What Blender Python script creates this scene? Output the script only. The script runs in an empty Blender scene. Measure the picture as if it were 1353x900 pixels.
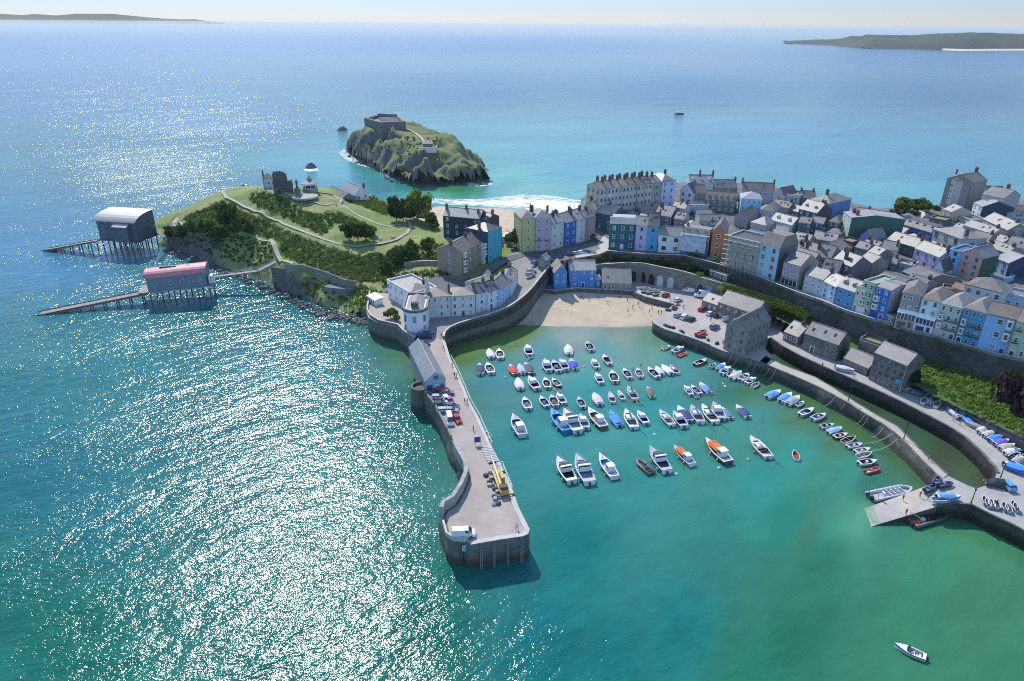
import bpy, bmesh, math, random
import numpy as np
from mathutils import Vector, Matrix, noise as mnoise
from mathutils.geometry import delaunay_2d_cdt
random.seed(7); rng = np.random.default_rng(7)
SC = bpy.context.scene; COL = SC.collection
# ---------------------------------------------------------------- camera survey
H = 103.0; FPX = 902.0; PITCH = math.radians(24.88); ROLL = math.radians(0.4)
_cp, _sp = math.cos(PITCH), math.sin(PITCH); _c, _s = math.cos(ROLL), math.sin(ROLL)
FW = (0, _cp, -_sp); _u = (0, _sp, _cp); _r = (1, 0, 0)
RT = tuple(_c*a + _s*b for a, b in zip(_r, _u)); UP = tuple(-_s*a + _c*b for a, b in zip(_r, _u))
def ray(px, py):
    a = (px-676.5)/FPX; b = (450-py)/FPX
    return [FW[i]+a*RT[i]+b*UP[i] for i in range(3)]
def at(px, py, z=0.0):          # survey point on the level z
    d = ray(px, py); t = (z-H)/d[2]
    return Vector((t*d[0], t*d[1], z))
def proj(x, y, z):
    v = (x, y, z-H); w = sum(v[i]*FW[i] for i in range(3))
    return (676.5+FPX*sum(v[i]*RT[i] for i in range(3))/w, 450-FPX*sum(v[i]*UP[i] for i in range(3))/w)
def height_at(p, py):           # level on the vertical through p that reaches row py
    lo, hi = -40.0, 95.0
    for _ in range(50):
        m = (lo+hi)/2
        if proj(p.x, p.y, m)[1] > py: lo = m
        else: hi = m
    return lo
def pts(seq, z=None):
    return [at(q[0], q[1], q[2] if z is None else z) for q in seq]
# ---------------------------------------------------------------- objects
def link(o, parent=None):
    COL.objects.link(o)
    if parent is not None: o.parent = parent
    return o
def tag(o, label=None, cat=None, group=None, kind=None):
    if label: o['label'] = label
    if cat: o['category'] = cat
    if group: o['group'] = group
    if kind: o['kind'] = kind
    return o
def empty(name, loc=(0, 0, 0), rz=0.0, label=None, cat=None, group=None):
    o = bpy.data.objects.new(name, None); link(o)
    o.location = loc; o.rotation_euler = (0, 0, rz); o.empty_display_size = .5
    return tag(o, label, cat, group)
def inst(name, mesh, parent=None, loc=(0, 0, 0), rz=0.0, scale=None):
    o = bpy.data.objects.new(name, mesh); link(o, parent)
    o.location = loc; o.rotation_euler = (0, 0, rz)
    if scale: o.scale = scale
    return o
def copy_tree(o, parent=None):
    c = o.copy(); COL.objects.link(c); c.parent = parent
    for ch in KIDS.get(o.name, [k for k in o.children]): copy_tree(ch, c)
    return c
KIDS = {}
class MB:
    def __init__(s): s.v = []; s.f = []; s.m = []
    def add(s, vs, fs, m=0):
        b = len(s.v); s.v += [tuple(v) for v in vs]
        for f in fs: s.f.append([i+b for i in f]); s.m.append(m)
        return s
    def poly(s, vs, m=0): return s.add(vs, [list(range(len(vs)))], m)
    def box(s, x0, x1, y0, y1, z0, z1, m=0, top=None):
        t = top or (x0, x1, y0, y1)
        vs = [(x0,y0,z0),(x1,y0,z0),(x1,y1,z0),(x0,y1,z0),(t[0],t[2],z1),(t[1],t[2],z1),(t[1],t[3],z1),(t[0],t[3],z1)]
        return s.add(vs, [[3,2,1,0],[4,5,6,7],[0,1,5,4],[1,2,6,5],[2,3,7,6],[3,0,4,7]], m)
    def obox(s, c, u, l, w, z0, z1, m=0):   # box about c, along direction u
        u = Vector((u[0], u[1])).normalized(); n = Vector((-u.y, u.x)); c = Vector((c[0], c[1]))
        q = [c-u*l/2-n*w/2, c+u*l/2-n*w/2, c+u*l/2+n*w/2, c-u*l/2+n*w/2]
        return s.prism([(p.x, p.y) for p in q], z0, z1, m)
    def prism(s, poly, z0, z1, m=0, mt=None):
        n = len(poly)
        if sum(poly[i][0]*poly[(i+1)%n][1]-poly[(i+1)%n][0]*poly[i][1] for i in range(n)) < 0: poly = poly[::-1]
        vs = [(p[0], p[1], z0) for p in poly]+[(p[0], p[1], z1) for p in poly]
        s.add(vs, [[i, (i+1)%n, n+(i+1)%n, n+i] for i in range(n)], m)
        return s.add(vs[n:], [list(range(n))], m if mt is None else mt)
    def slab(s, vs, t=.14, m=0):
        n = len(vs); lo = [(v[0], v[1], v[2]-t) for v in vs]
        fs = [list(range(n)), list(range(2*n-1, n-1, -1))]+[[i, n+i, n+(i+1)%n, (i+1)%n] for i in range(n)]
        return s.add(list(vs)+lo, fs, m)
    def tube(s, p, q, r, r2=None, n=6, m=0):
        p, q = Vector(p), Vector(q); d = (q-p)
        if d.length < 1e-6: return s
        d.normalize(); a = d.orthogonal().normalized(); b = d.cross(a); r2 = r if r2 is None else r2
        vs = [p+(a*math.cos(t)+b*math.sin(t))*r for t in [2*math.pi*i/n for i in range(n)]]
        vs += [q+(a*math.cos(t)+b*math.sin(t))*r2 for t in [2*math.pi*i/n for i in range(n)]]
        fs = [[i, (i+1)%n, n+(i+1)%n, n+i] for i in range(n)]+[list(range(n-1, -1, -1)), list(range(n, 2*n))]
        return s.add(vs, fs, m)
    def chain(s, ps, r, n=5, m=0):
        for a, b in zip(ps, ps[1:]): s.tube(a, b, r, r, n, m)
        return s
    def lathe(s, prof, c=(0, 0), n=12, m=0, sx=1, sy=1):
        vs = []
        for r, z in prof: vs += [(c[0]+r*sx*math.cos(2*math.pi*i/n), c[1]+r*sy*math.sin(2*math.pi*i/n), z) for i in range(n)]
        fs = []
        for k in range(len(prof)-1):
            for i in range(n): fs.append([k*n+i, k*n+(i+1)%n, (k+1)*n+(i+1)%n, (k+1)*n+i])
        fs += [list(range(n-1, -1, -1)), list(range((len(prof)-1)*n, len(prof)*n))]
        return s.add(vs, fs, m)
    def loft(s, rings, m=0, cap=True, close=True):
        n = len(rings[0]); vs = [v for r in rings for v in r]; fs = []
        for k in range(len(rings)-1):
            for i in range(n if close else n-1): fs.append([k*n+i, k*n+(i+1)%n, (k+1)*n+(i+1)%n, (k+1)*n+i])
        if cap: fs += [list(range(n-1, -1, -1)), list(range((len(rings)-1)*n, len(rings)*n))]
        return s.add(vs, fs, m)
    def strip(s, a, b, m=0):
        n = len(a)
        return s.add(list(a)+list(b), [[i, i+1, n+i+1, n+i] for i in range(n-1)], m)
    def mesh(s, name, mats, smooth=False, fix=False):
        me = bpy.data.meshes.new(name)
        me.from_pydata(s.v, [], s.f)
        for mt in mats: me.materials.append(mt)
        me.polygons.foreach_set('material_index', s.m)
        if smooth: me.polygons.foreach_set('use_smooth', [True]*len(s.f))
        if fix:
            bm = bmesh.new(); bm.from_mesh(me); bmesh.ops.remove_doubles(bm, verts=bm.verts, dist=1e-4)
            bmesh.ops.recalc_face_normals(bm, faces=bm.faces); bm.to_mesh(me); bm.free()
        me.update(); return me
    def build(s, name, mats, parent=None, loc=(0, 0, 0), rz=0.0, smooth=False, fix=False):
        if not isinstance(mats, (list, tuple)): mats = [mats]
        return inst(name, s.mesh(name, mats, smooth, fix), parent, loc, rz)
# ---------------------------------------------------------------- materials
_MC = {}
def nodes(name):
    m = bpy.data.materials.new(name); m.use_nodes = True
    nt = m.node_tree; b = nt.nodes['Principled BSDF']; return m, nt, b
def N(nt, t, **kw):
    n = nt.nodes.new(t)
    for k, v in kw.items():
        if k in n.inputs.keys(): n.inputs[k].default_value = v
        else: setattr(n, k, v)
    return n
def mixc(nt, fac, a, b, blend='MIX'):
    n = nt.nodes.new('ShaderNodeMix'); n.data_type = 'RGBA'; n.blend_type = blend
    for i, v in ((0, fac), (6, a), (7, b)):
        if hasattr(v, 'is_output'): nt.links.new(v, n.inputs[i])
        elif i == 0: n.inputs[0].default_value = v
        else: n.inputs[i].default_value = (*v, 1) if len(v) == 3 else v
    return n.outputs[2]
def mathn(nt, op, a, b=0.0):
    n = nt.nodes.new('ShaderNodeMath'); n.operation = op
    for i, v in ((0, a), (1, b)):
        if hasattr(v, 'is_output'): nt.links.new(v, n.inputs[i])
        else: n.inputs[i].default_value = v
    return n.outputs[0]
def noise_t(nt, vec, scale, detail=3, rough=.55):
    n = N(nt, 'ShaderNodeTexNoise', Scale=scale, Detail=detail, Roughness=rough)
    if vec is not None: nt.links.new(vec, n.inputs['Vector'])
    return n.outputs['Fac']
def ramp(nt, fac, lo, hi):
    n = nt.nodes.new('ShaderNodeMapRange'); nt.links.new(fac, n.inputs[0])
    n.inputs[1].default_value = lo; n.inputs[2].default_value = hi; n.clamp = True
    return n.outputs[0]
def pos(nt): return nt.nodes.new('ShaderNodeNewGeometry').outputs['Position']
def mapped(nt, vec, scale=(1, 1, 1), rot=(0, 0, 0)):
    n = nt.nodes.new('ShaderNodeMapping'); nt.links.new(vec, n.inputs[0])
    n.inputs['Scale'].default_value = scale; n.inputs['Rotation'].default_value = rot
    return n.outputs[0]
def bump(nt, b, h, dist=.1, strength=.6):
    n = N(nt, 'ShaderNodeBump', Strength=strength, Distance=dist); nt.links.new(h, n.inputs['Height'])
    nt.links.new(n.outputs[0], b.inputs['Normal'])
def sc3(c, k): return tuple(min(1, max(0, v*k)) for v in c)
def plain(c, rough=.6, var=.12, metal=0.0, scale=1.3, name='paint'):
    key = (name, tuple(round(v, 3) for v in c), rough, var, metal, scale)
    if key in _MC: return _MC[key]
    m, nt, b = nodes(name); p = pos(nt)
    f = noise_t(nt, p, scale, 4, .6); f = ramp(nt, f, .3, .7)
    nt.links.new(mixc(nt, f, sc3(c, 1-var), sc3(c, 1+var)), b.inputs['Base Color'])
    b.inputs['Roughness'].default_value = rough; b.inputs['Metallic'].default_value = metal
    _MC[key] = m; return m
def render_wall(c):            # painted masonry with rain streaks and patchy weathering
    key = ('wall', tuple(round(v, 3) for v in c))
    if key in _MC: return _MC[key]
    m, nt, b = nodes('painted_render'); p = pos(nt)
    a = ramp(nt, noise_t(nt, p, .35, 5, .65), .3, .75)
    st = ramp(nt, noise_t(nt, mapped(nt, p, (2.2, 2.2, .18)), 1, 4, .6), .5, .8)
    c1 = mixc(nt, a, sc3(c, .86), sc3(c, 1.06))
    g = sum(c)/3*.55
    nt.links.new(mixc(nt, mathn(nt, 'MULTIPLY', st, .38), c1, (g, g*.97, g*.9)), b.inputs['Base Color'])
    b.inputs['Roughness'].default_value = .75
    _MC[key] = m; return m
def stone(c, scale=1.6, var=.5, moss=0.0, name='stonework', tide=0):
    key = (name, tuple(round(v, 3) for v in c), scale, var, moss, tide)
    if key in _MC: return _MC[key]
    m, nt, b = nodes(name); p = pos(nt)
    v = N(nt, 'ShaderNodeTexVoronoi', Scale=scale); nt.links.new(mapped(nt, p, (1, 1, 1.7)), v.inputs['Vector'])
    sep = nt.nodes.new('ShaderNodeSeparateColor'); nt.links.new(v.outputs['Color'], sep.inputs[0])
    f = mathn(nt, 'ADD', mathn(nt, 'MULTIPLY', sep.outputs[0], .5), mathn(nt, 'MULTIPLY', ramp(nt, noise_t(nt, p, .25, 5, .65), .3, .7), .5))
    col = mixc(nt, f, sc3(c, 1-var), sc3(c, 1+var))
    if moss:
        mf = ramp(nt, noise_t(nt, p, .18, 5, .6), .52, .62)
        col = mixc(nt, mathn(nt, 'MULTIPLY', mf, moss), col, (.06, .085, .03))
    if tide:
        sz = nt.nodes.new('ShaderNodeSeparateXYZ'); nt.links.new(p, sz.inputs[0])
        tf = ramp(nt, mathn(nt, 'ADD', sz.outputs[2], mathn(nt, 'MULTIPLY', noise_t(nt, p, .5, 4, .6), 1.6)), 3.6, 2.2)
        col = mixc(nt, mathn(nt, 'MULTIPLY', ramp(nt, noise_t(nt, mapped(nt, p, (.9, .9, .1)), 1, 4, .6), .5, .68), .5), col, sc3(c, .45)); col = mixc(nt, mathn(nt, 'MULTIPLY', ramp(nt, noise_t(nt, p, .09, 4, .6), .55, .65), .4), col, sc3(c, 1.6))
        col = mixc(nt, mathn(nt, 'MULTIPLY', tf, .8), col, (.028, .034, .02))
    nt.links.new(col, b.inputs['Base Color']); b.inputs['Roughness'].default_value = .85
    bump(nt, b, f, .08, .7)
    _MC[key] = m; return m
def slate(c, rough=.48):
    key = ('slate', tuple(round(v, 3) for v in c), rough)
    if key in _MC: return _MC[key]
    m, nt, b = nodes('slate_roof'); p = pos(nt)
    f = ramp(nt, noise_t(nt, p, .45, 6, .7), .3, .72)
    g = ramp(nt, noise_t(nt, p, 4.5, 2, .5), .3, .7)
    col = mixc(nt, f, sc3(c, .72), sc3(c, 1.22))
    col = mixc(nt, mathn(nt, 'MULTIPLY', g, .45), col, sc3(c, .62))
    li = ramp(nt, noise_t(nt, p, .9, 4, .6), .6, .72)
    col = mixc(nt, mathn(nt, 'MULTIPLY', li, .55), col, (.36, .31, .21)); st = ramp(nt, noise_t(nt, p, .16, 4, .65), .45, .6); col = mixc(nt, mathn(nt, 'MULTIPLY', st, .35), col, sc3(c, .55))
    nt.links.new(col, b.inputs['Base Color']); b.inputs['Roughness'].default_value = rough
    bump(nt, b, g, .04, .5)
    _MC[key] = m; return m
def leaf(c, name='foliage', var=.5, tr=.35):
    key = (name, tuple(round(v, 3) for v in c))
    if key in _MC: return _MC[key]
    m, nt, b = nodes(name); p = pos(nt)
    f = ramp(nt, noise_t(nt, p, .22, 3, .6), .3, .7); g = ramp(nt, noise_t(nt, p, 2.2, 2, .5), .3, .7)
    col = mixc(nt, f, sc3(c, 1-var*.6), (c[0]*(1+var*.9), c[1]*(1+var*.6), c[2]*(1+var*.2)))
    col = mixc(nt, mathn(nt, 'MULTIPLY', g, .5), col, sc3(c, .6))
    nt.nodes.remove(b); d = nt.nodes.new('ShaderNodeBsdfDiffuse'); t = nt.nodes.new('ShaderNodeBsdfTranslucent')
    ms = nt.nodes.new('ShaderNodeMixShader'); ms.inputs[0].default_value = tr
    nt.links.new(col, d.inputs[0]); nt.links.new(mixc(nt, .35, col, (.12, .17, .02)), t.inputs[0])
    nt.links.new(d.outputs[0], ms.inputs[1]); nt.links.new(t.outputs[0], ms.inputs[2])
    nt.links.new(ms.outputs[0], nt.nodes['Material Output'].inputs[0])
    _MC[key] = m; return m
def deck(c, name, jx=6.0, jy=4.5, rot=.3):
    key = (name,)
    if key in _MC: return _MC[key]
    m, nt, b = nodes(name); p = pos(nt)
    a = ramp(nt, noise_t(nt, p, .16, 6, .68), .3, .7); s = ramp(nt, noise_t(nt, p, .7, 5, .7), .56, .72); d = ramp(nt, noise_t(nt, mapped(nt, p, (.08, .35, 1), (0, 0, rot)), 1, 4, .6), .55, .7)
    v = N(nt, 'ShaderNodeTexVoronoi', Scale=.14); nt.links.new(p, v.inputs['Vector']); sep = nt.nodes.new('ShaderNodeSeparateColor'); nt.links.new(v.outputs['Color'], sep.inputs[0])
    br = nt.nodes.new('ShaderNodeTexBrick'); nt.links.new(mapped(nt, p, (1, 1, 1), (0, 0, rot)), br.inputs['Vector']); br.inputs['Scale'].default_value = 1; br.inputs['Brick Width'].default_value = jx; br.inputs['Row Height'].default_value = jy; br.inputs['Mortar Size'].default_value = .06
    col = mixc(nt, a, sc3(c, .84), sc3(c, 1.1)); col = mixc(nt, mathn(nt, 'MULTIPLY', ramp(nt, sep.outputs[0], .6, .62), .22), col, sc3(c, .72)); col = mixc(nt, mathn(nt, 'MULTIPLY', s, .4), col, sc3(c, .6))
    col = mixc(nt, mathn(nt, 'MULTIPLY', d, .35), col, (c[0]*.8, c[1]*.68, c[2]*.52)); col = mixc(nt, mathn(nt, 'MULTIPLY', br.outputs['Fac'], .4), col, sc3(c, .5))
    nt.links.new(col, b.inputs['Base Color']); b.inputs['Roughness'].default_value = .85; bump(nt, b, s, .03, .4)
    _MC[key] = m; return m
WHITE = plain((.78, .78, .76), .45, .06); CREAMP = plain((.7, .66, .55), .6)
GLASS = plain((.03, .04, .05), .08, .3, name='window_glass'); BLACK = plain((.02, .02, .022), .5, .2)
STEEL = plain((.35, .36, .37), .4, .15, .6); WOOD = plain((.16, .11, .07), .8, .35, name='weathered_timber')
BRICK = stone((.135, .088, .072), 5, .35, name='brickwork'); STONE = stone((.22, .205, .185), 1.6, .5)
DARKSTONE = stone((.115, .108, .1), 1.3, .6, .4); CONC = plain((.42, .40, .37), .8, .14, scale=.5, name='concrete')
ASPH = plain((.1, .1, .105), .85, .2, scale=.25, name='asphalt'); RUST = plain((.12, .075, .055), .8, .4, name='rusty_iron')
TYRE = plain((.02, .02, .02), .8); CHROME = plain((.5, .5, .5), .3, .1, .8)
# ---------------------------------------------------------------- camera, sun, sky
cd = bpy.data.cameras.new('camera'); cam = bpy.data.objects.new('camera', cd); COL.objects.link(cam)
cd.sensor_width = 36; cd.lens = 36*FPX/1353; cd.clip_start = 1; cd.clip_end = 120000
cam.matrix_world = Matrix(((RT[0], UP[0], -FW[0], 0), (RT[1], UP[1], -FW[1], 0), (RT[2], UP[2], -FW[2], H), (0, 0, 0, 1)))
SC.camera = cam
SUN_AZ, SUN_EL = math.radians(-22), math.radians(46)      # to the left of the view, ahead
sdir = Vector((math.sin(SUN_AZ)*math.cos(SUN_EL), math.cos(SUN_AZ)*math.cos(SUN_EL), math.sin(SUN_EL)))
sl = bpy.data.lights.new('sun', 'SUN'); so = bpy.data.objects.new('sun', sl); COL.objects.link(so)
sl.energy = 2.4; sl.angle = math.radians(.5); sl.color = (1, .955, .88)
so.rotation_euler = sdir.to_track_quat('Z', 'Y').to_euler(); so.location = (0, 0, 300)
W = bpy.data.worlds.new('World'); SC.world = W; W.use_nodes = True
wt = W.node_tree; sky = wt.nodes.new('ShaderNodeTexSky'); sky.sky_type = 'NISHITA'; sky.sun_disc = False
sky.sun_elevation = SUN_EL; sky.sun_rotation = SUN_AZ; sky.altitude = 100
sky.air_density = 1.0; sky.dust_density = .0; sky.ozone_density = 3.0
_tint = mixc(wt, 1.0, sky.outputs[0], (.98, .99, 1.03), 'MULTIPLY'); 
_tc = wt.nodes.new('ShaderNodeTexCoord'); _sx = wt.nodes.new('ShaderNodeSeparateXYZ'); wt.links.new(_tc.outputs['Generated'], _sx.inputs[0])
_kb = ramp(wt, _sx.outputs[2], 0.0, .22); _kf = ramp(wt, _sx.outputs[2], 0.02, .85); _fy = ramp(wt, _sx.outputs[1], -.1, .45)
_k = mathn(wt, 'ADD', mathn(wt, 'MULTIPLY', _kf, _fy), mathn(wt, 'MULTIPLY', _kb, mathn(wt, 'SUBTRACT', 1.0, _fy))); _lo = mixc(wt, 1.0, _tint, (.252, .28, .385), 'MULTIPLY'); _sk = mixc(wt, _k, _lo, _tint)
wt.links.new(_sk, wt.nodes['Background'].inputs[0]); wt.nodes['Background'].inputs[1].default_value = .15
vs = SC.view_settings; vs.view_transform = 'Standard'; vs.look = 'None'; vs.exposure = 1.0; vs.gamma = 1; vs.use_curve_mapping = False
SC.cycles.max_bounces = 6; SC.cycles.diffuse_bounces = 3; SC.cycles.glossy_bounces = 2; SC.cycles.volume_bounces = 0
SC.cycles.caustics_reflective = False; SC.cycles.caustics_refractive = False
SC.cycles.use_denoising = False; SC.cycles.filter_width = 1.05
def srgb(r, g, b):
    return tuple(((v/255+.055)/1.055)**2.4 if v > 10 else v/255/12.92 for v in (r, g, b))
# ---------------------------------------------------------------- sea
SEA = [  # where (photo survey), body colour of the water there, wave strength
 (100,860,8,92,74,1.1),(400,860,8,88,76,1.1),(560,820,8,88,74,1.1),(300,600,8,86,81,1.1),(60,620,14,92,93,1.1),(100,470,22,100,94,1.1),(400,470,14,96,95,1.1),
 (520,560,8,88,81,1.1),(60,330,40,104,126,1.1),(200,230,53,99,96,1.45),(330,330,20,96,110,0.8),(400,390,14,90,90,0.8),(300,160,53,102,114,1.45),(60,120,49,92,110,1.45),(600,120,52,97,106,1.45),
 (900,120,50,96,105,1.45),(1250,120,49,91,103,1.45),(1250,215,65,129,139,0.8),(1000,190,65,127,139,0.8),(760,225,74,142,140,0.7),(600,60,55,95,111,1.45),(100,60,55,95,111,1.45),(1250,75,55,92,108,1.45),
 (540,246,56,141,127,0.5),(600,247,62,137,91,0.4),(500,248,63,131,135,0.6),(560,258,100,164,138,0.6),(690,256,116,173,146,0.6),(660,249,93,155,136,0.6),(780,262,103,165,145,0.6),(1150,262,84,146,141,0.7),
 (745,560,51,126,119,0.29),(690,600,45,120,114,0.35),(850,640,45,118,106,0.35),(950,720,42,111,94,0.3),(1090,740,43,102,73,0.3),(1200,820,52,116,80,0.3),(1050,840,32,104,74,0.45),(900,830,22,106,98,0.65),(760,720,16,105,97,0.55),
 (720,850,10,96,94,1),(1000,890,34,110,81,0.6),(800,890,14,98,92,0.9),(640,455,101,127,65,0.12),(610,463,87,117,60,0.12),(680,437,112,130,68,0.12),(760,440,138,150,131,0.12),(820,438,132,145,124,0.12),
 (650,490,62,125,122,0.18),(720,470,81,135,129,0.18),(800,465,94,139,128,0.18),(860,455,96,135,110,0.18),(900,480,67,126,115,0.18),(1000,560,58,127,110,0.29),(960,500,59,118,102,0.18),(1060,545,73,111,69,0.18),(1000,512,70,113,80,0.18),
 (1120,570,74,107,62,0.18),(1180,612,62,101,65,0.18),(1150,640,43,104,81,0.29),(1090,735,32,110,81,0.2),(1040,690,34,116,94,0.2),(1180,690,49,110,82,0.29),(1290,720,60,119,80,0.3),(1353,800,58,117,78,0.3),(1353,880,52,114,76,0.38),
 (1150,530,60,77,54,0.09),(1100,500,58,79,50,0.09),(1250,605,65,78,54,0.09),(1138,681,78,139,105,0.15),(1120,688,66,133,100,0.15),(1098,697,52,125,94,0.15),(1070,705,52,107,78,0.35),(1300,630,74,78,48,0.09),(1060,478,54,81,49,0.09),(1050,600,50,129,109,0.27),(1120,625,50,125,100,0.27),(1010,640,42,123,107,0.3),(1230,740,52,119,82,0.3),(870,540,48,131,119,0.27),(780,520,52,135,125,0.24),(1280,640,66,91,66,0.08),(1200,565,62,89,65,0.08)]
_sx = np.array([[at(a, b).x/at(a, b).y, math.log(at(a, b).y)*.55] for a, b, *_ in SEA])
_sc = np.array([[*[v*.96 for v in srgb(r, g, b)], w] for _, _, r, g, b, w in SEA])
def sea_val(x, y):
    q = np.stack([x/np.maximum(y, 20), np.log(np.maximum(y, 20))*.55], 1)
    d = np.sqrt(((q[:, None, :]-_sx[None])**2).sum(2))+1e-4
    w = 1/d**3.2; return (w[:, :, None]*_sc[None]).sum(1)/w.sum(1)[:, None]
az = np.radians(np.concatenate([np.arange(-180, -52, 8.), np.arange(-52, 52, .5), np.arange(52, 180, 8.)]))
rr = 30*1.022**np.arange(0, 348)
A, R = np.meshgrid(az, rr); X = (R*np.sin(A)).ravel(); Y = (R*np.cos(A)).ravel(); na, nr = len(az), len(rr)
val = np.concatenate([sea_val(X[i:i+4000], Y[i:i+4000]) for i in range(0, len(X), 4000)])
verts = np.stack([X, Y, np.zeros_like(X)], 1).tolist()+[(0, 0, 0)]
faces = [(k*na+i, k*na+(i+1) % na, (k+1)*na+(i+1) % na, (k+1)*na+i) for k in range(nr-1) for i in range(na)]
faces += [(len(X), i, (i+1) % na)[::-1] for i in range(na)]
me = bpy.data.meshes.new('water'); me.from_pydata(verts, [], faces)
vv = np.concatenate([val, val[:1]])
me.attributes.new('water_body', 'FLOAT_COLOR', 'POINT').data.foreach_set('color', np.concatenate([vv[:, :3], np.ones((len(vv), 1))], 1).astype(np.float32).ravel())
me.attributes.new('wave_strength', 'FLOAT', 'POINT').data.foreach_set('value', vv[:, 3].astype(np.float32))
m, nt, b = nodes('sea_water'); p = pos(nt)
an = N(nt, 'ShaderNodeAttribute', attribute_name='water_body'); aw = N(nt, 'ShaderNodeAttribute', attribute_name='wave_strength')
wr = math.radians(-36); rp = mapped(nt, p, (1, 1, 1), (0, 0, wr)); rp2 = mapped(nt, p, (1, 1, 1), (0, 0, wr+.45))
n1 = noise_t(nt, mapped(nt, rp, (.55, 1, 1)), .28, 3, .6); n2 = noise_t(nt, mapped(nt, rp2, (.6, 1, 1)), 1.0, 3, .6); n3 = noise_t(nt, mapped(nt, rp, (.4, 1, 1)), .06, 3, .5); n4 = noise_t(nt, rp, 2.8, 2, .5)
gust = ramp(nt, noise_t(nt, mapped(nt, rp, (.3, 1, 1)), .024, 5, .62), .28, .72)
hgt = mathn(nt, 'ADD', mathn(nt, 'ADD', mathn(nt, 'MULTIPLY', n1, .56), mathn(nt, 'MULTIPLY', n2, .215)), mathn(nt, 'ADD', mathn(nt, 'MULTIPLY', n3, .8), mathn(nt, 'MULTIPLY', n4, .055)))
amp = mathn(nt, 'MULTIPLY', aw.outputs['Fac'], mathn(nt, 'ADD', .55, mathn(nt, 'MULTIPLY', gust, .7)))
hgt = mathn(nt, 'MULTIPLY', hgt, amp)
bump(nt, b, hgt, 1.0, 1.0)
tone = ramp(nt, noise_t(nt, mapped(nt, rp, (.35, 1, 1)), .03, 6, .6), .3, .7); tone3 = ramp(nt, noise_t(nt, mapped(nt, p, (.16, 1, 1)), .012, 5, .65), .3, .7); tone4 = ramp(nt, noise_t(nt, mapped(nt, rp, (.5, 1, 1)), .22, 5, .65), .3, .7)
tone2 = ramp(nt, n1, .3, .7)
k = mathn(nt, 'ADD', mathn(nt, 'ADD', .52, mathn(nt, 'MULTIPLY', tone3, .42)), mathn(nt, 'ADD', mathn(nt, 'ADD', mathn(nt, 'MULTIPLY', tone, .20), mathn(nt, 'MULTIPLY', tone4, .14)), mathn(nt, 'MULTIPLY', mathn(nt, 'MULTIPLY', tone2, aw.outputs['Fac']), .30)))
hv = nt.nodes.new('ShaderNodeVectorMath'); hv.operation = 'SCALE'; nt.links.new(an.outputs['Color'], hv.inputs[0]); nt.links.new(k, hv.inputs['Scale'])
nt.links.new(hv.outputs[0], b.inputs['Base Color'])
nt.links.new(mathn(nt, 'ADD', .11, mathn(nt, 'MULTIPLY', ramp(nt, aw.outputs['Fac'], 1.08, 1.45), .085)), b.inputs['Roughness']); b.inputs['IOR'].default_value = 1.33
me.materials.append(m); me.update()
tag(inst('water', me), kind='structure')
# ---------------------------------------------------------------- sheets and heightfields
def sheet(name, bd, mats, inner=(), skirt=0.0, kind='structure'):
    """level or sloping ground: boundary points with their own heights"""
    P = [Vector((p[0], p[1])) for p in list(bd)+list(inner)]; n = len(bd)
    vo, eo, fo, ov, *_ = delaunay_2d_cdt(P, [(i, (i+1) % n) for i in range(n)], [], 1, 1e-5)
    src = list(bd)+list(inner); z = []
    for i, v in enumerate(vo):
        j = ov[i][0] if ov[i] else min(range(len(src)), key=lambda q: (src[q][0]-v.x)**2+(src[q][1]-v.y)**2)
        z.append(src[j][2])
    mb = MB(); fs = []
    for f in fo:
        a, b2, c = [vo[i] for i in f[:3]]
        if (b2.x-a.x)*(c.y-a.y)-(b2.y-a.y)*(c.x-a.x) < 0: f = f[::-1]
        fs.append(f)
    mb.add([(v.x, v.y, z[i]) for i, v in enumerate(vo)], fs, 0)
    if skirt:
        bl = list(bd)+[bd[0]]
        mb.strip(bl, [(p[0], p[1], p[2]-skirt) for p in bl], 1)
    if not isinstance(mats, (list, tuple)): mats = [mats]
    o = mb.build(name, mats)
    return tag(o, kind=kind) if kind else o
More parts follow.
